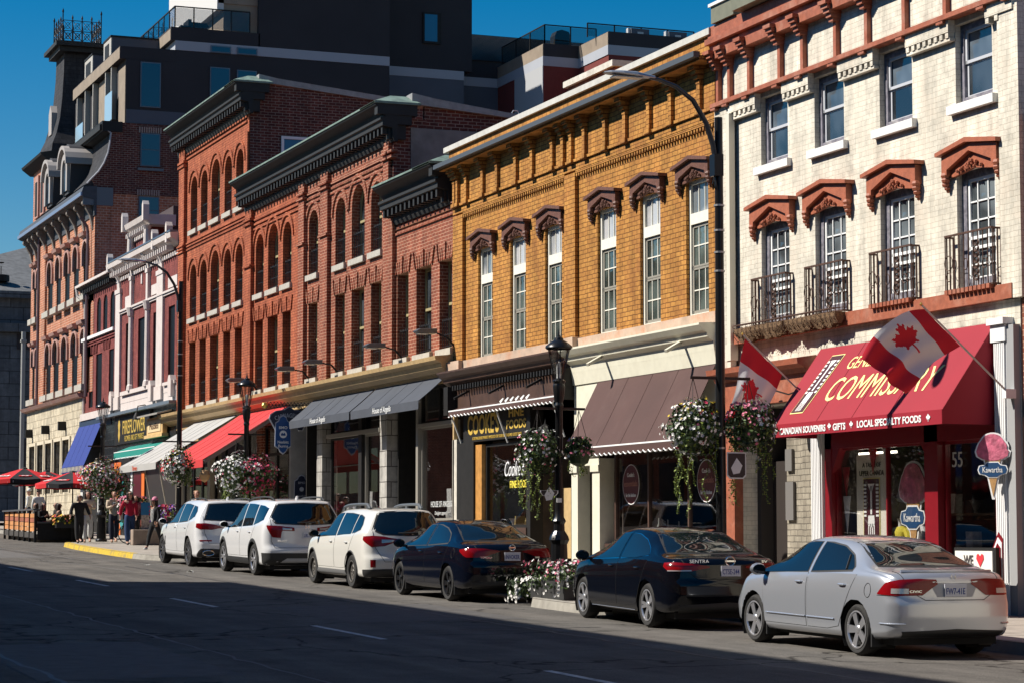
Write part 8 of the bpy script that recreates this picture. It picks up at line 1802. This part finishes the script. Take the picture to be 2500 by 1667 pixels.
def flag(y, base_, tip, H0, H1, F1, F0, label, rip, ph, bulge=0.0):
    e = empty('flag', (base_[0], y, base_[1]), label, 'flag', 'red and white maple leaf flags'); m_ = MB()
    m_.tube([(base_[0], y, base_[1]), (tip[0], y, tip[1])], .016, 8); m_.build('pole', P('flag_pole', (.5, .48, .46), .4, .3), e, smooth=True)
    m_ = MB(); m_.lathe([(.001, -.03), (.028, 0), (.001, .04)], (tip[0], y, tip[1]), 8); m_.build('finial', P('brass', (.6, .4, .1), .3, .8), e)
    m_ = MB(); m_.keepn = True; NU, NV = 96, 56; idx = {}
    for i in range(NU + 1):
        for j in range(NV + 1):
            u, v = i / NU, j / NV
            a = Vector((H0[0] + (H1[0] - H0[0]) * v, 0, H0[1] + (H1[1] - H0[1]) * v)); b_ = Vector((F0[0] + (F1[0] - F0[0]) * v, 0, F0[1] + (F1[1] - F0[1]) * v)); p = a.lerp(b_, u)
            p.z += bulge * math.sin(math.pi * u) * (1 - v * .7); p.y = y - .02 + rip * u * math.sin(7.5 * u + 3.0 * v + ph) + .5 * rip * u * math.sin(14 * v + 4 * u)
            p.x += .3 * rip * math.sin(9 * v + 5 * u) * u; m_.v.append(tuple(p)); idx[(i, j)] = len(m_.v) - 1
    for i in range(NU):
        for j in range(NV):
            u, v = (i + .5) / NU, (j + .5) / NV; red_ = u < .25 or u > .75 or inpoly((u - .5) * 4.6, (.52 - v) * 2.3 - .0, LEAF)
            m_.f.append((idx[(i, j)], idx[(i + 1, j)], idx[(i + 1, j + 1)], idx[(i, j + 1)])); m_.m.append(0 if red_ else 1)
    m_.build('cloth', [M_FR, M_FW], e, smooth=True, angle=80)
flag(36.56, (19.62, 4.46), (18.52, 5.41), (18.56, 5.33), (19.28, 4.72), (18.86, 3.75), (18.20, 3.82), 'left maple leaf flag drooping from its pole above the flower basket', .10, .5, -.02)
flag(30.25, (19.80, 4.06), (18.30, 5.34), (18.34, 5.27), (18.95, 4.74), (17.95, 4.00), (17.26, 4.50), 'right maple leaf flag blowing out in front of the crimson awning', .09, 2.0, .22)
simple(bW, 'flag_bracket', M_FLUTE, (19.72, 19.9, 30.2, 30.32, 3.98, 4.12))
# little lantern under the portal and by the food shop
e = empty('wall_lantern', (19.6, 37.6, 4.4), 'small dark lantern on a scroll bracket under the terracotta portal', 'lantern'); m_ = MB(); m_.tube([(19.84, 36.9, 4.5), (19.7, 37.1, 4.42), (19.6, 37.4, 4.5), (19.5, 37.7, 4.62)], .015, 5); m_.build('bracket', M_IRON, e); m_ = MB(); m_.lathe([(.07, 4.30), (.12, 4.55), (.14, 4.57), (.05, 4.66), (.001, 4.68)], (19.5, 37.75, 0), 6); m_.build('lantern_body', M_BLK, e)
e = empty('wall_lantern', (20.6, 48.6, 4.2), 'big grey glass lantern hanging in the recess beside the food shop sign', 'lantern'); m_ = MB(); m_.lathe([(.12, 3.75), (.24, 4.15)], (19.85, 49.0, 0), 6, caps=False); m_.build('glass', P('lantern_grey_glass', (.18, .20, .23), .2), e); m_ = MB(); m_.lathe([(.26, 4.15), (.27, 4.19), (.10, 4.38), (.03, 4.42), (.001, 4.55)], (19.85, 49.0, 0), 6); m_.build('cap', M_BLK, e)
e = empty('hanging_sign', (19.4, 67.9, 5.4), 'navy and blue hanging sign reading CARRIAGEWAY on a lattice bracket', 'hanging sign'); YS = 67.9; NVY = P('sign_navy', (.012, .018, .045), .4); BLU = P('sign_blue', (.012, .07, .24), .35); SLV = P('sign_silver_rim', (.45, .47, .52), .4)
m_ = MB()
for k in range(14):
    x0, x1 = 18.55 + k * .105, 18.55 + (k + 1) * .105; m_.bar((x0, YS, 5.72), (x1, YS, 5.90), .016, .016); m_.bar((x0, YS, 5.90), (x1, YS, 5.72), .016, .016)
m_.bar((18.5, YS, 5.81), (20, YS, 5.81), .02, .02); m_.build('lattice_bracket', M_IRON, e); m_ = MB(); m_.lathe([(.001, -.1), (.07, -.07), (.1, 0), (.07, .07), (.001, .1)], (18.47, YS, 5.79), 12); m_.build('brass_ball', P('brass', (.6, .4, .1)), e, smooth=True)
up_ = [(-.62, -.02), (-.58, .1), (-.42, .2), (-.15, .24), (0, .33), (.15, .24), (.42, .2), (.58, .1), (.62, -.02), (.50, -.22), (.42, -.36), (.3, -.36), (.2, -.1), (-.2, -.1), (-.3, -.36), (-.42, -.36), (-.50, -.22)]
lo_ = [(-.21, .30), (-.12, .36), (-.08, .46), (0, .5), (.08, .46), (.12, .36), (.21, .30), (.22, -.30), (.12, -.36), (.08, -.44), (0, -.5), (-.08, -.44), (-.12, -.36), (-.22, -.30)]
cx = 19.22
for poly, k, zz, mt, yy, nm in ((up_, 1.06, 5.42, SLV, YS, 'upper_rim'), (up_, 1.0, 5.42, NVY, YS - .025, 'upper_board')): flat([(a * k * .95, b_ * k) for a, b_ in poly], (cx, yy, zz), mt, e, FACE_CAM, nm, .03)
for k, mt, yy, nm in ((1.08, SLV, YS - .05, 'lower_rim'), (1.0, BLU, YS - .07, 'lower_board')): flat([(a * k * 1.05, b_ * k * 1.1) for a, b_ in lo_], (cx - .20, yy, 4.92), mt, e, FACE_CAM, nm, .03)
text('CARRIAGEWAY', (cx, YS - .06, 5.50), .92, .13, SLV, e, FACE_CAM, arc=1.0); text('BMO', (cx - .2, YS - .105, 5.13), .26, .085, M_WHITE, e, FACE_CAM, bold=.02); text('Nesbitt', (cx - .2, YS - .105, 4.70), .34, .085, M_WHITE, e, FACE_CAM, bold=.01); text('Burns', (cx - .2, YS - .105, 4.58), .30, .085, M_WHITE, e, FACE_CAM, bold=.01)
flat(circ(.115), (cx - .2, YS - .105, 4.93), M_WHITE, e, FACE_CAM, 'roundel', .004); flat([(-.07, -.04), (-.07, .0), (-.035, .05), (0, .01), (.035, .05), (.07, 0), (.07, -.04)], (cx - .2, YS - .112, 4.93), BLU, e, FACE_CAM, 'roundel_mark', .004)
e = empty('wall_plaque', (20.3, 70.3, 3.4), 'small navy plaque reading BMO Nesbitt Burns on the shaded stone wall', 'plaque')
for k, mt, xx, nm in ((1.0, SLV, 20.12, 'rim'), (.92, NVY, 20.11, 'board')): flat([(a * k * 1.1, b_ * k * .95) for a, b_ in lo_], (20.34, 70.38 - (.0 if k == 1 else .015), 3.33), mt, e, FACE_CAM, nm, .015)
for s_, zz, ww in (('BMO', 3.55, .22), ('Nesbitt', 3.14, .3), ('Burns', 3.05, .26)): text(s_, (20.34, 70.34, zz), ww, .07, SLV, e, FACE_CAM)
flat(circ(.07), (20.34, 70.345, 3.35), SLV, e, FACE_CAM, name='mark')
UR, UB = P('umbrella_red', (.58, .010, .014), .75), P('umbrella_black', (.012, .012, .014), .75)
def umbrella(x, y, r0, zt, label, rot=0.0, txt=True):
    z = g(y); e = empty('parasol', (x, y, z), label, 'parasol', 'red and black parasols over the terrace'); m_ = MB(); m_.tube([(x, y, z), (x, y, z + zt)], .025, 8); m_.build('pole', M_BLK, e)
    n = 8; M2 = MB(); M2.keepn = True
    for k in range(n):
        a0, a1 = rot + 2 * math.pi * k / n, rot + 2 * math.pi * (k + 1) / n
        pr = [(.08, zt), (r0 * .5, zt - .20), (r0, zt - .44)]
        M2.mi = k % 2
        for (ra, za), (rb, zb_) in zip(pr, pr[1:]):
            q = lambda r, a, zz: (x + r * math.cos(a), y + r * math.sin(a), z + zz)
            am = (a0 + a1) / 2; sag = .04
            M2.quad(q(ra, a0, za), q(rb, a0, zb_), q(rb * .985, am, zb_ - sag * rb), q(ra * .985, am, za - sag * ra)); M2.quad(q(ra * .985, am, za - sag * ra), q(rb * .985, am, zb_ - sag * rb), q(rb, a1, zb_), q(ra, a1, za))
        q = lambda r, a, zz: (x + r * math.cos(a), y + r * math.sin(a), z + zz); am = (a0 + a1) / 2; zb_ = zt - .44
        M2.quad(q(r0, a0, zb_), q(r0 * .985, am, zb_ - .04), q(r0 * .985, am, zb_ - .2), q(r0, a0, zb_ - .17)); M2.quad(q(r0 * .985, am, zb_ - .04), q(r0, a1, zb_), q(r0, a1, zb_ - .17), q(r0 * .985, am, zb_ - .2))
    cn = M2.build('canopy', [UR, UB], e); m_ = MB(); m_.lathe([(.16, zt - .04), (.12, zt + .03), (.001, zt + .06)], (x, y, z), 8); m_.build('cap', UB, e)
    for k in range(n):   # lettering on valances and badges on panels
        am = rot + 2 * math.pi * (k + .5) / n; rad = Vector((math.cos(am), math.sin(am), 0))
        if rad.y > .55: continue
        tdir = Vector((-rad.y, rad.x, 0)); B = Matrix((tdir, Vector((0, 0, 1)), rad)).transposed(); ctr = Vector((x, y, z)) + rad * (r0 * .935); ctr.z += zt - .55
        if txt: text('Beer made better.', ctr, r0 * .62, .085, M_WHITE, cn, B)
        dn = (rad * (r0 * .5) + Vector((0, 0, -.24))).normalized(); nn = tdir.cross(-dn); nn = nn if nn.z > 0 else -nn; B2 = Matrix((tdir, -dn, nn)).transposed()
        c2 = Vector((x, y, z)) + rad * (r0 * .72); c2.z += zt - .315 + .012 - .02
        flat([(-.26, -.07), (.24, -.07), (.28, .07), (-.22, .07)], c2, M_WHITE if k % 2 == 0 else UR, cn, B2, 'panel_badge', .01)
        flat([(-.18, -.02), (-.1, .03), (0, -.01), (.1, .03), (.18, 0), (.1, -.03), (0, -.04), (-.1, -.03)], c2 + nn * .012, UR if k % 2 == 0 else M_WHITE, cn, B2, 'badge_mark', .006)
umbrella(16.5, 87.7, 1.38, 2.63, 'nearer red and black parasol, behind the woman in black', R(-100))
umbrella(16.0, 95.5, 1.55, 2.82, 'farther red and black parasol at the left edge, over the fence', R(-75))
umbrella(17.6, 99.5, 1.4, 2.75, 'third parasol mostly hidden behind the farther one', R(-60), False)
e = empty('terrace_fence', (15.25, 88.2, g(88)), 'slatted wooden terrace fence in a black frame on the road', 'fence'); OAK = P('orange_slats', (.58, .26, .10), .6, var=.3, vscale=1.7); OAK2 = P('reddish_slats', (.36, .12, .07), .6, var=.3, vscale=1.7)
bays = [88.2 + k * 1.17 for k in range(7)]
for k, (ya, yb) in enumerate(zip(bays, bays[1:])):
    zb_ = g(ya)
    for j in range(4): simple(e, 'slat', OAK2 if j == 2 else OAK, (15.22, 15.25, ya + .04, yb - .04, zb_ + .42 + j * .17, zb_ + .57 + j * .17))
    simple(e, 'kick_board', P('dark_board', (.06, .055, .05), .7), (15.21, 15.25, ya, yb, zb_ + .17, zb_ + .38))
for ya in bays: simple(e, 'post', M_BLK, (15.18, 15.27, ya - .03, ya + .03, g(ya), g(ya) + 1.16))
simple(e, 'top_rail', P('grey_rail_top', (.10, .10, .11), .4), (15.12, 15.32, 88.1, 95.3, g(91.5) + 1.14, g(91.5) + 1.2)); simple(e, 'end_panel', M_BLK, (15.3, 17.4, 88.15, 88.2, g(88) + .1, g(88) + .72)); simple(e, 'end_rail', P('grey_rail_top', (.1, .1, .11), .4), (15.3, 17.4, 88.1, 88.2, g(88) + .72, g(88) + .78)); simple(e, 'deck', P('terrace_deck', (.12, .10, .08), .8), (15.4, 16.85, 88.3, 102, g(88) + .02, g(102) + .05))
for i, (x, y, lb) in enumerate(((16.1, 89.6, 'terrace table with a bright red cloth nearest the walkers'), (16.1, 93.5, 'terrace table hidden between seated diners'))):
    z = g(y) + .1; t = empty('table', (x, y, z), lb, 'table', 'terrace tables'); simple(t, 'table_top', M_BLK, (x - .4, x + .4, y - .4, y + .4, z + .70, z + .74)); m_ = MB(); m_.tube([(x, y, z), (x, y, z + .7)], .035, 8); m_.build('pedestal', M_BLK, t)
simple(tag(empty('cushion', (16.3, 88.6, g(88.6) + .7), None, None), 'bright magenta cloth heaped on the terrace end shelf', 'cloth'), 'fabric', P('magenta_cloth', (.35, .01, .05), .9, bump=.6, bscale=12), (15.6, 16.9, 88.4, 88.9, g(88.6) + .70, g(88.6) + .80))
e = empty('notice_stand', (17.0, 77.4, gs(77.4)), 'tall narrow blue and white leaflet stand behind the girl in the pink cap', 'leaflet stand'); simple(e, 'panel', P('stand_blue', (.02, .17, .36), .5), (16.85, 17.15, 77.4, 77.45, gs(77) + 1.0, gs(77) + 1.42)); simple(e, 'leaflets', P('leaflets', (.5, .4, .33), .7, var=.6, vscale=14), (16.86, 17.14, 77.4, 77.44, gs(77) + .35, gs(77) + 1.0)); simple(e, 'foot_panel', P('stand_blue', (.02, .17, .36), .5), (16.85, 17.15, 77.4, 77.45, gs(77) + .02, gs(77) + .35))
for i, (x, y) in enumerate(((17.05, 77.0), (18.0, 81.5))): tag(MB().box(x - .55, x + .75, y, y + .4, gs(y), gs(y) + .52).build('stone_planter_block', P('brown_block', (.30, .23, .18), .85, var=.15), org=(x, y, gs(y)), bevel=.02), ['low brown block beside the girl in the pink cap', 'low brown block step behind the woman in the red jumper'][i], 'bench block')
e = empty('bicycle', (17.2, 79.0, gs(79)), 'thin dark bicycle parked behind the walkers by the leaflet stand', 'bicycle'); z = gs(79)
for k, (x) in enumerate((16.75, 17.75)): m_ = MB(); m_.tube([(x + .32 * math.cos(a * .35), 79.0, z + .34 + .32 * math.sin(a * .35)) for a in range(19)], .018, 5, caps=False); m_.build('wheel', M_BLK, e)
m_ = MB()
for a, b_ in (((16.75, .34), (17.1, .85)), ((17.1, .85), (17.55, .85)), ((17.1, .85), (17.25, .34)), ((17.25, .34), (17.6, .9)), ((17.25, .34), (17.75, .34)), ((17.75, .34), (17.55, .95)), ((17.55, .95), (17.7, 1.0))): m_.bar((a[0], 79.0, z + a[1]), (b_[0], 79.0, z + b_[1]), .028, .028)
m_.build('frame', M_LAMP, e); simple(e, 'saddle', M_BLK, (16.98, 17.2, 78.93, 79.07, z + .9, z + .95))
e = empty('wall_balloon', (17.2, 70.0, 3.7), 'brown paper lantern hanging at the red awning corner', 'paper lantern'); m_ = MB(); m_.lathe([(.001, -.2), (.12, -.12), (.17, .02), (.12, .16), (.001, .2)], (17.18, 70.0, 3.72), 12); m_.build('shade', P('tan_paper', (.50, .30, .14), .7), e, smooth=True)
def skinmesh(name, verts, edges, mat, parent, sub=2, root=0):
    me = bpy.data.meshes.new(name); me.from_pydata([v[:3] for v in verts], edges, [])
    bm = bmesh.new(); bm.from_mesh(me); ly = bm.verts.layers.skin.verify(); bm.verts.ensure_lookup_table()
    for i, v in enumerate(verts): bm.verts[i][ly].radius = (v[3], v[4] if len(v) > 4 else v[3]); bm.verts[i][ly].use_root = (i == root)
    bm.to_mesh(me); bm.free()
    o = bpy.data.objects.new(name, me); COL.objects.link(o); o.modifiers.new('s', 'SKIN').use_smooth_shade = True; sb = o.modifiers.new('u', 'SUBSURF'); sb.levels = sub; sb.render_levels = sub
    bpy.context.view_layer.update(); ev = o.evaluated_get(bpy.context.evaluated_depsgraph_get()); m2 = bpy.data.meshes.new_from_object(ev); bpy.data.objects.remove(o); bpy.data.meshes.remove(me)
    m2.name = name; m2.materials.clear(); m2.materials.append(mat)
    for p in m2.polygons: p.use_smooth = True
    ob = bpy.data.objects.new(name, m2); COL.objects.link(ob); ob.parent = parent; return ob
SKIN = P('skin_light', (.50, .27, .19), .55); SKIN2 = P('skin_warm', (.33, .17, .11), .55); SHOE = P('shoe_black', (.02, .02, .02), .5)
def hand(V, E_, w, tip, thumb_side, r=1.0):
    """palm plus five unequal, slightly curled fingers growing from the wrist vertex w"""
    wp = Vector(V[w][:3]); d = (Vector(tip) - wp).normalized(); s_ = Vector(thumb_side).normalized(); n = d.cross(s_)
    pc = wp + d * .055; V.append((*pc, .036, .016)); pi = len(V) - 1; E_.append((w, pi))
    for k, L in enumerate((.068, .078, .072, .058)):
        off = s_ * (.030 - .020 * k); b_ = pc + d * .035 + off; V.append((*b_, .009)); bi = len(V) - 1; E_.append((pi, bi))
        m_ = b_ + d * L * .5 + n * .006; V.append((*m_, .0085)); mi_ = len(V) - 1; E_.append((bi, mi_)); t_ = b_ + d * L * .9 + n * .024; V.append((*t_, .007)); E_.append((mi_, len(V) - 1))
    b_ = wp + d * .035 + s_ * .034; V.append((*b_, .011)); bi = len(V) - 1; E_.append((pi, bi)); V.append((*(b_ + d * .03 + s_ * .022), .009)); E_.append((bi, len(V) - 1))
def person(x, y, z, h, yaw, label, top, legs, hair, skin=SKIN, stride=.16, arms=('down', 'down'), hairlen=.10, shoe=SHOE, jacket=None, glasses=False, cap=None, seated=False, wide=1.0, flare=1.0, group='people walking on the pavement', skirt=False, inner=None):
    """local frame: +y is where the figure faces"""
    k = h / 1.72; e = empty('person', (x, y, z), label, 'person', group, yaw)
    if seated: hip, sh = .50, 1.02
    else: hip, sh = .92, 1.42
    V = [(0, 0, hip, .135 * wide, .10), (0, 0, hip + .14, .125 * wide, .095), (0, .005, hip + .30, .135 * wide, .10), (0, 0, sh - .04, .14 * wide, .095), (0, 0, sh + .035, .055), (0, .015, sh + .10, .050), (0, .03, sh + .16, .078, .088), (0, .02, sh + .25, .078, .092), (0, .01, sh + .31, .045)]
    E_ = [(0, 1), (1, 2), (2, 3), (3, 4), (4, 5), (5, 6), (6, 7), (7, 8)]
    legsV = []
    for sd in (-1, 1):
        st = stride * sd
        if seated: P_ = [(sd * .09, 0, hip - .02, .085), (sd * .12, .22, hip + .02, .075), (sd * .13, .42, hip, .06), (sd * .13, .44, .25, .05), (sd * .13, .44, .08, .04), (sd * .13, .52, .04, .035)]
        else: P_ = [(sd * .09, 0, hip - .06, .088), (sd * .10, st * .35, .68, .075), (sd * .10, st * .62, .49, .058), (sd * .095, st * .8 - (.05 if st < 0 else 0), .28, .053), (sd * .09, st - (.06 if st < 0 else 0), .09 + (.05 if st < 0 else 0), .038), (sd * .10, st + .10, .035 + (.02 if st < 0 else 0), .036)]
        i0 = len(V); V += P_; E_ += [(0, i0)] + [(i0 + q, i0 + q + 1) for q in range(5)]; legsV.append(P_)
    armV = []
    for sd, mode in zip((-1, 1), arms):
        s0 = (sd * .185 * wide, 0, sh - .02, .055)
        if mode == 'down': P_ = [s0, (sd * .24, -.02, sh - .27, .043), (sd * .25, .06 * (-sd), sh - .50, .032)]; tip = (sd * .25, .08 * (-sd) + .02, sh - .66)
        elif mode == 'back': P_ = [s0, (sd * .25, -.12, sh - .24, .043), (sd * .27, -.16, sh - .47, .032)]; tip = (sd * .27, -.15, sh - .62)
        elif mode == 'out': P_ = [s0, (sd * .30, .02, sh - .22, .045), (sd * .36, .10, sh - .42, .034)]; tip = (sd * .38, .14, sh - .56)
        elif mode == 'chest': P_ = [s0, (sd * .24, .06, sh - .26, .045), (sd * .10, .22, sh - .20, .034)]; tip = (-sd * .02, .24, sh - .14)
        elif mode == 'mouth': P_ = [s0, (sd * .23, .12, sh - .24, .045), (sd * .07, .20, sh - .02, .034)]; tip = (0, .16, sh + .09)
        i0 = len(V); V += P_; E_ += [(3, i0), (i0, i0 + 1), (i0 + 1, i0 + 2)]; hand(V, E_, i0 + 2, tip, (0, 1, 0) if mode in ('down', 'back', 'out') else (0, .2, 1)); armV.append(P_)
    sc = lambda vs: [tuple(c * k for c in v) for v in vs]
    body = skinmesh('body', sc(V), E_, skin, e, 2)
    # clothes
    T = [(0, 0, hip - .08 - (.06 if jacket else 0), .165 * wide, .13), (0, 0, hip + .14, .15 * wide, .12), (0, 0, hip + .30, .155 * wide, .125), (0, 0, sh - .03, .16 * wide, .115), (0, 0, sh + .04, .085)]
    TE = [(0, 1), (1, 2), (2, 3), (3, 4)]
    for P_ in armV:
        i0 = len(T); T += [(p[0], p[1], p[2], p[3] + .022) for p in P_]; TE += [(3, i0), (i0, i0 + 1), (i0 + 1, i0 + 2)]
    skinmesh('jacket' if jacket else 'top', sc(T), TE, jacket or top, e, 2)
    if inner:
        m_ = MB(); m_.lathe([(.05, 0), (.09, .1), (.10, .3), (.085, .42), (.05, .44)], (0, 0, 0), 10); m_.v = [(a * 1.0 * k, (.095 + abs(b_) * .55) * k, (hip + .02 + c) * k) for a, b_, c in m_.v]; i_ = m_.build('shirt_front', inner, None, smooth=True, org=(0, 0, 0)); i_.parent = e
    L = [(0, 0, hip + .12, .150 * wide, .115), (0, 0, hip - .02, .145 * wide, .115)]; LE = [(0, 1)]
    for P_ in legsV:
        i0 = len(L); L += [(p[0], p[1], p[2], (p[3] + .018) * (flare if q > 1 else 1) * (1.15 if skirt else 1)) for q, p in enumerate(P_[:5])]; L[-1] = (P_[4][0], P_[4][1], P_[4][2] + .01, .052 * flare); LE += [(1, i0)] + [(i0 + q, i0 + q + 1) for q in range(4)]
    skinmesh('trousers', sc(L), LE, legs, e, 2)
    for P_ in legsV:
        a = P_[4]; b_ = P_[5]; skinmesh('shoe', sc([(a[0], a[1] - .03, b_[2] + .005, .045), (a[0], a[1] + .05, b_[2] - .0, .048, .04), (b_[0], b_[1] + .03, b_[2] - .004, .042, .03)]), [(0, 1), (1, 2)], shoe, e, 1)
    hz = sh + .235
    H = [(0, .0, hz + .075, .098, .10), (0, -.035, hz + .01, .105, .08)]; HE = [(0, 1)]
    if hairlen > .05: H += [(0, -.05, hz - .10, .10, .055), (0, -.05, hz - .10 - hairlen, .10, .04)] + [(-.088, .02, hz - .03, .03), (-.095, .03, hz - .09 - hairlen, .035), (.088, .02, hz - .03, .03), (.095, .03, hz - .09 - hairlen, .035)]; HE += [(1, 2), (2, 3), (1, 4), (4, 5), (1, 6), (6, 7)]
    skinmesh('hair', sc(H), HE, hair, e, 2)
    for sd in (-1, 1):
        m_ = MB(); m_.lathe([(.001, -.011), (.010, 0), (.001, .011)], (sd * .032 * k, .108 * k, (hz + .005) * k), 6); q = m_.build('eye', P('eye_dark', (.03, .02, .02), .3), None, smooth=True, org=(0, 0, 0)); q.parent = e
        m_ = MB(); m_.lathe([(.001, -.028), (.014, -.01), (.016, .015), (.001, .03)], (sd * .085 * k, .02 * k, (hz - .01) * k), 6); q = m_.build('ear', skin, None, smooth=True, org=(0, 0, 0)); q.parent = e
    m_ = MB(); m_.prism([(.10, hz + .01), (.135, hz - .035), (.10, hz - .045)], 'x', -.013, .013); m_.v = [(a * k, b_ * k, c * k) for a, b_, c in m_.v]; q = m_.build('nose', skin, None, org=(0, 0, 0)); q.parent = e
    m_ = MB(); m_.box(-.025 * k, .025 * k, .105 * k, .116 * k, (hz - .075) * k, (hz - .063) * k); q = m_.build('mouth', P('lips', (.35, .09, .08), .5), None, org=(0, 0, 0)); q.parent = e
    if glasses:
        m_ = MB(); m_.box(-.075 * k, .075 * k, .10 * k, .122 * k, (hz - .012) * k, (hz + .028) * k); q = m_.build('sunglasses', M_CGL, None, org=(0, 0, 0)); q.parent = e
    if cap:
        m_ = MB(); m_.lathe([(.105, 0), (.108, .03), (.09, .085), (.05, .12), (.001, .13)], (0, 0, 0), 14); m_.prism([(-.07, 0), (-.06, .16), (0, .19), (.06, .16), (.07, 0)], 'z', 0, .012); m_.v = [(a * k, b_ * k, (c + hz + .03) * k) for a, b_, c in m_.v]; q = m_.build('cap', cap, None, smooth=True, org=(0, 0, 0)); q.parent = e
    return e
CB = P('cloth_black', (.012, .012, .014), .9, var=.3, vscale=8); CN = P('denim_blue', (.02, .045, .12), .9, var=.2, vscale=8); CR = P('knit_crimson', (.36, .005, .03), .9, var=.15, vscale=10); CG = P('cloth_beige', (.55, .44, .32), .9, var=.15, vscale=8); CW = P('cloth_pale', (.62, .62, .60), .9, var=.1, vscale=8); CK = P('cloth_cream_top', (.62, .52, .38), .9)
HB = P('hair_dark_brown', (.025, .012, .008), .6, var=.4, vscale=30); HG = P('hair_grey', (.30, .27, .24), .7, var=.5, vscale=30); HL = P('hair_light', (.28, .16, .08), .7, var=.5, vscale=30)
F = math.pi
person(15.35, 80.3, gs(80.3), 1.63, F + .1, 'woman in loose black clothes with grey hair, leftmost of the walkers', CB, CB, HG, stride=.12, arms=('out', 'out'), hairlen=.06, glasses=True, wide=1.2, flare=1.25)
person(15.75, 80.9, gs(80.9), 1.74, F - .15, 'woman in pale trousers and dark open jacket holding a drink', CK, CW, HB, stride=.17, arms=('chest', 'out'), hairlen=.16, jacket=None, inner=None, shoe=P('shoe_tan', (.35, .2, .12), .5), flare=1.3)
person(16.75, 81.3, gs(81.3), 1.75, F, 'person in beige jacket with one hand raised to the mouth', CG, P('navy_trousers', (.012, .016, .035), .9), HL, stride=.1, arms=('mouth', 'chest'), hairlen=.02, jacket=CG, inner=CW, wide=1.15, flare=1.35, shoe=P('shoe_tan', (.35, .2, .12), .5))
person(16.5, 77.55, gs(77.55), 1.75, F + .05, 'woman in crimson jumper, sunglasses and blue jeans', CR, CN, HB, stride=.10, arms=('back', 'back'), hairlen=.20, glasses=True, flare=1.2)
person(15.95, 71.3, gs(71.3), 1.54, F * .62, 'girl in pink cap and black jacket striding towards the farthest white car', CB, CB, HB, skin=SKIN2, stride=.24, arms=('down', 'back'), hairlen=.16, cap=P('cap_pink', (.62, .22, .32), .8), jacket=CB, inner=CW, shoe=P('shoe_white_sole', (.55, .55, .55), .6))
person(17.3, 71.5, gs(71.5), 1.80, F, 'curly light haired person half hidden behind the second white car', CW, CN, HL, hairlen=.03)
person(17.2, 79.9, gs(79.9), 1.62, F, 'person in patterned top right behind the woman in the crimson jumper', P('patterned_pink', (.45, .12, .14), .9, var=.8, vscale=18), CB, HB, hairlen=.1)
person(18.6, 109.5, gs(109.5), 1.80, F * .35, 'man in white shirt and hat walking away at the far left', CW, P('navy_trousers', (.012, .016, .035), .9), HG, hairlen=.02, cap=CW)
person(17.9, 103, gs(103), 1.78, 0, 'person in white top with rucksack behind the terrace', CW, CB, HB, hairlen=.05)
for i, (x, y, yw, lb, mt) in enumerate(((15.9, 92.0, F * .5, 'leftmost seated diner behind the terrace fence', CB), (15.8, 89.9, F * 1.2, 'seated diner with long dark hair behind the fence', CB), (16.9, 93.2, F * .5, 'seated diner half hidden beside the parasol pole', CB), (16.6, 91.0, F * 1.5, 'seated diner in brown jacket at the right of the terrace', P('brown_jacket', (.10, .065, .05), .9)))):
    person(x, y, g(y) + .12, 1.72, yw, lb, mt, CB, HB, seated=True, arms=('chest', 'chest'), hairlen=.16, group='diners seated on the terrace')
    t = empty('chair', (x, y, g(y) + .12), ['black terrace chair under the leftmost diner', 'black terrace chair under the long haired diner', 'black terrace chair beside the parasol pole', 'black terrace chair under the brown jacket diner'][i], 'chair', 'terrace chairs', yw)
    for nm, bx in (('seat', (-.22, .22, -.2, .22, .40, .44)), ('backrest', (-.22, .22, -.24, -.20, .44, .85))): local_build(MB().box(*bx), nm, M_BLK, t)
    for a in (-.2, .2):
        for b_ in (-.2, .2): local_build(MB().box(a - .015, a + .015, b_ - .015, b_ + .015, 0, .4), 'leg', M_BLK, t)
# finally: people and things are done; clear helper data
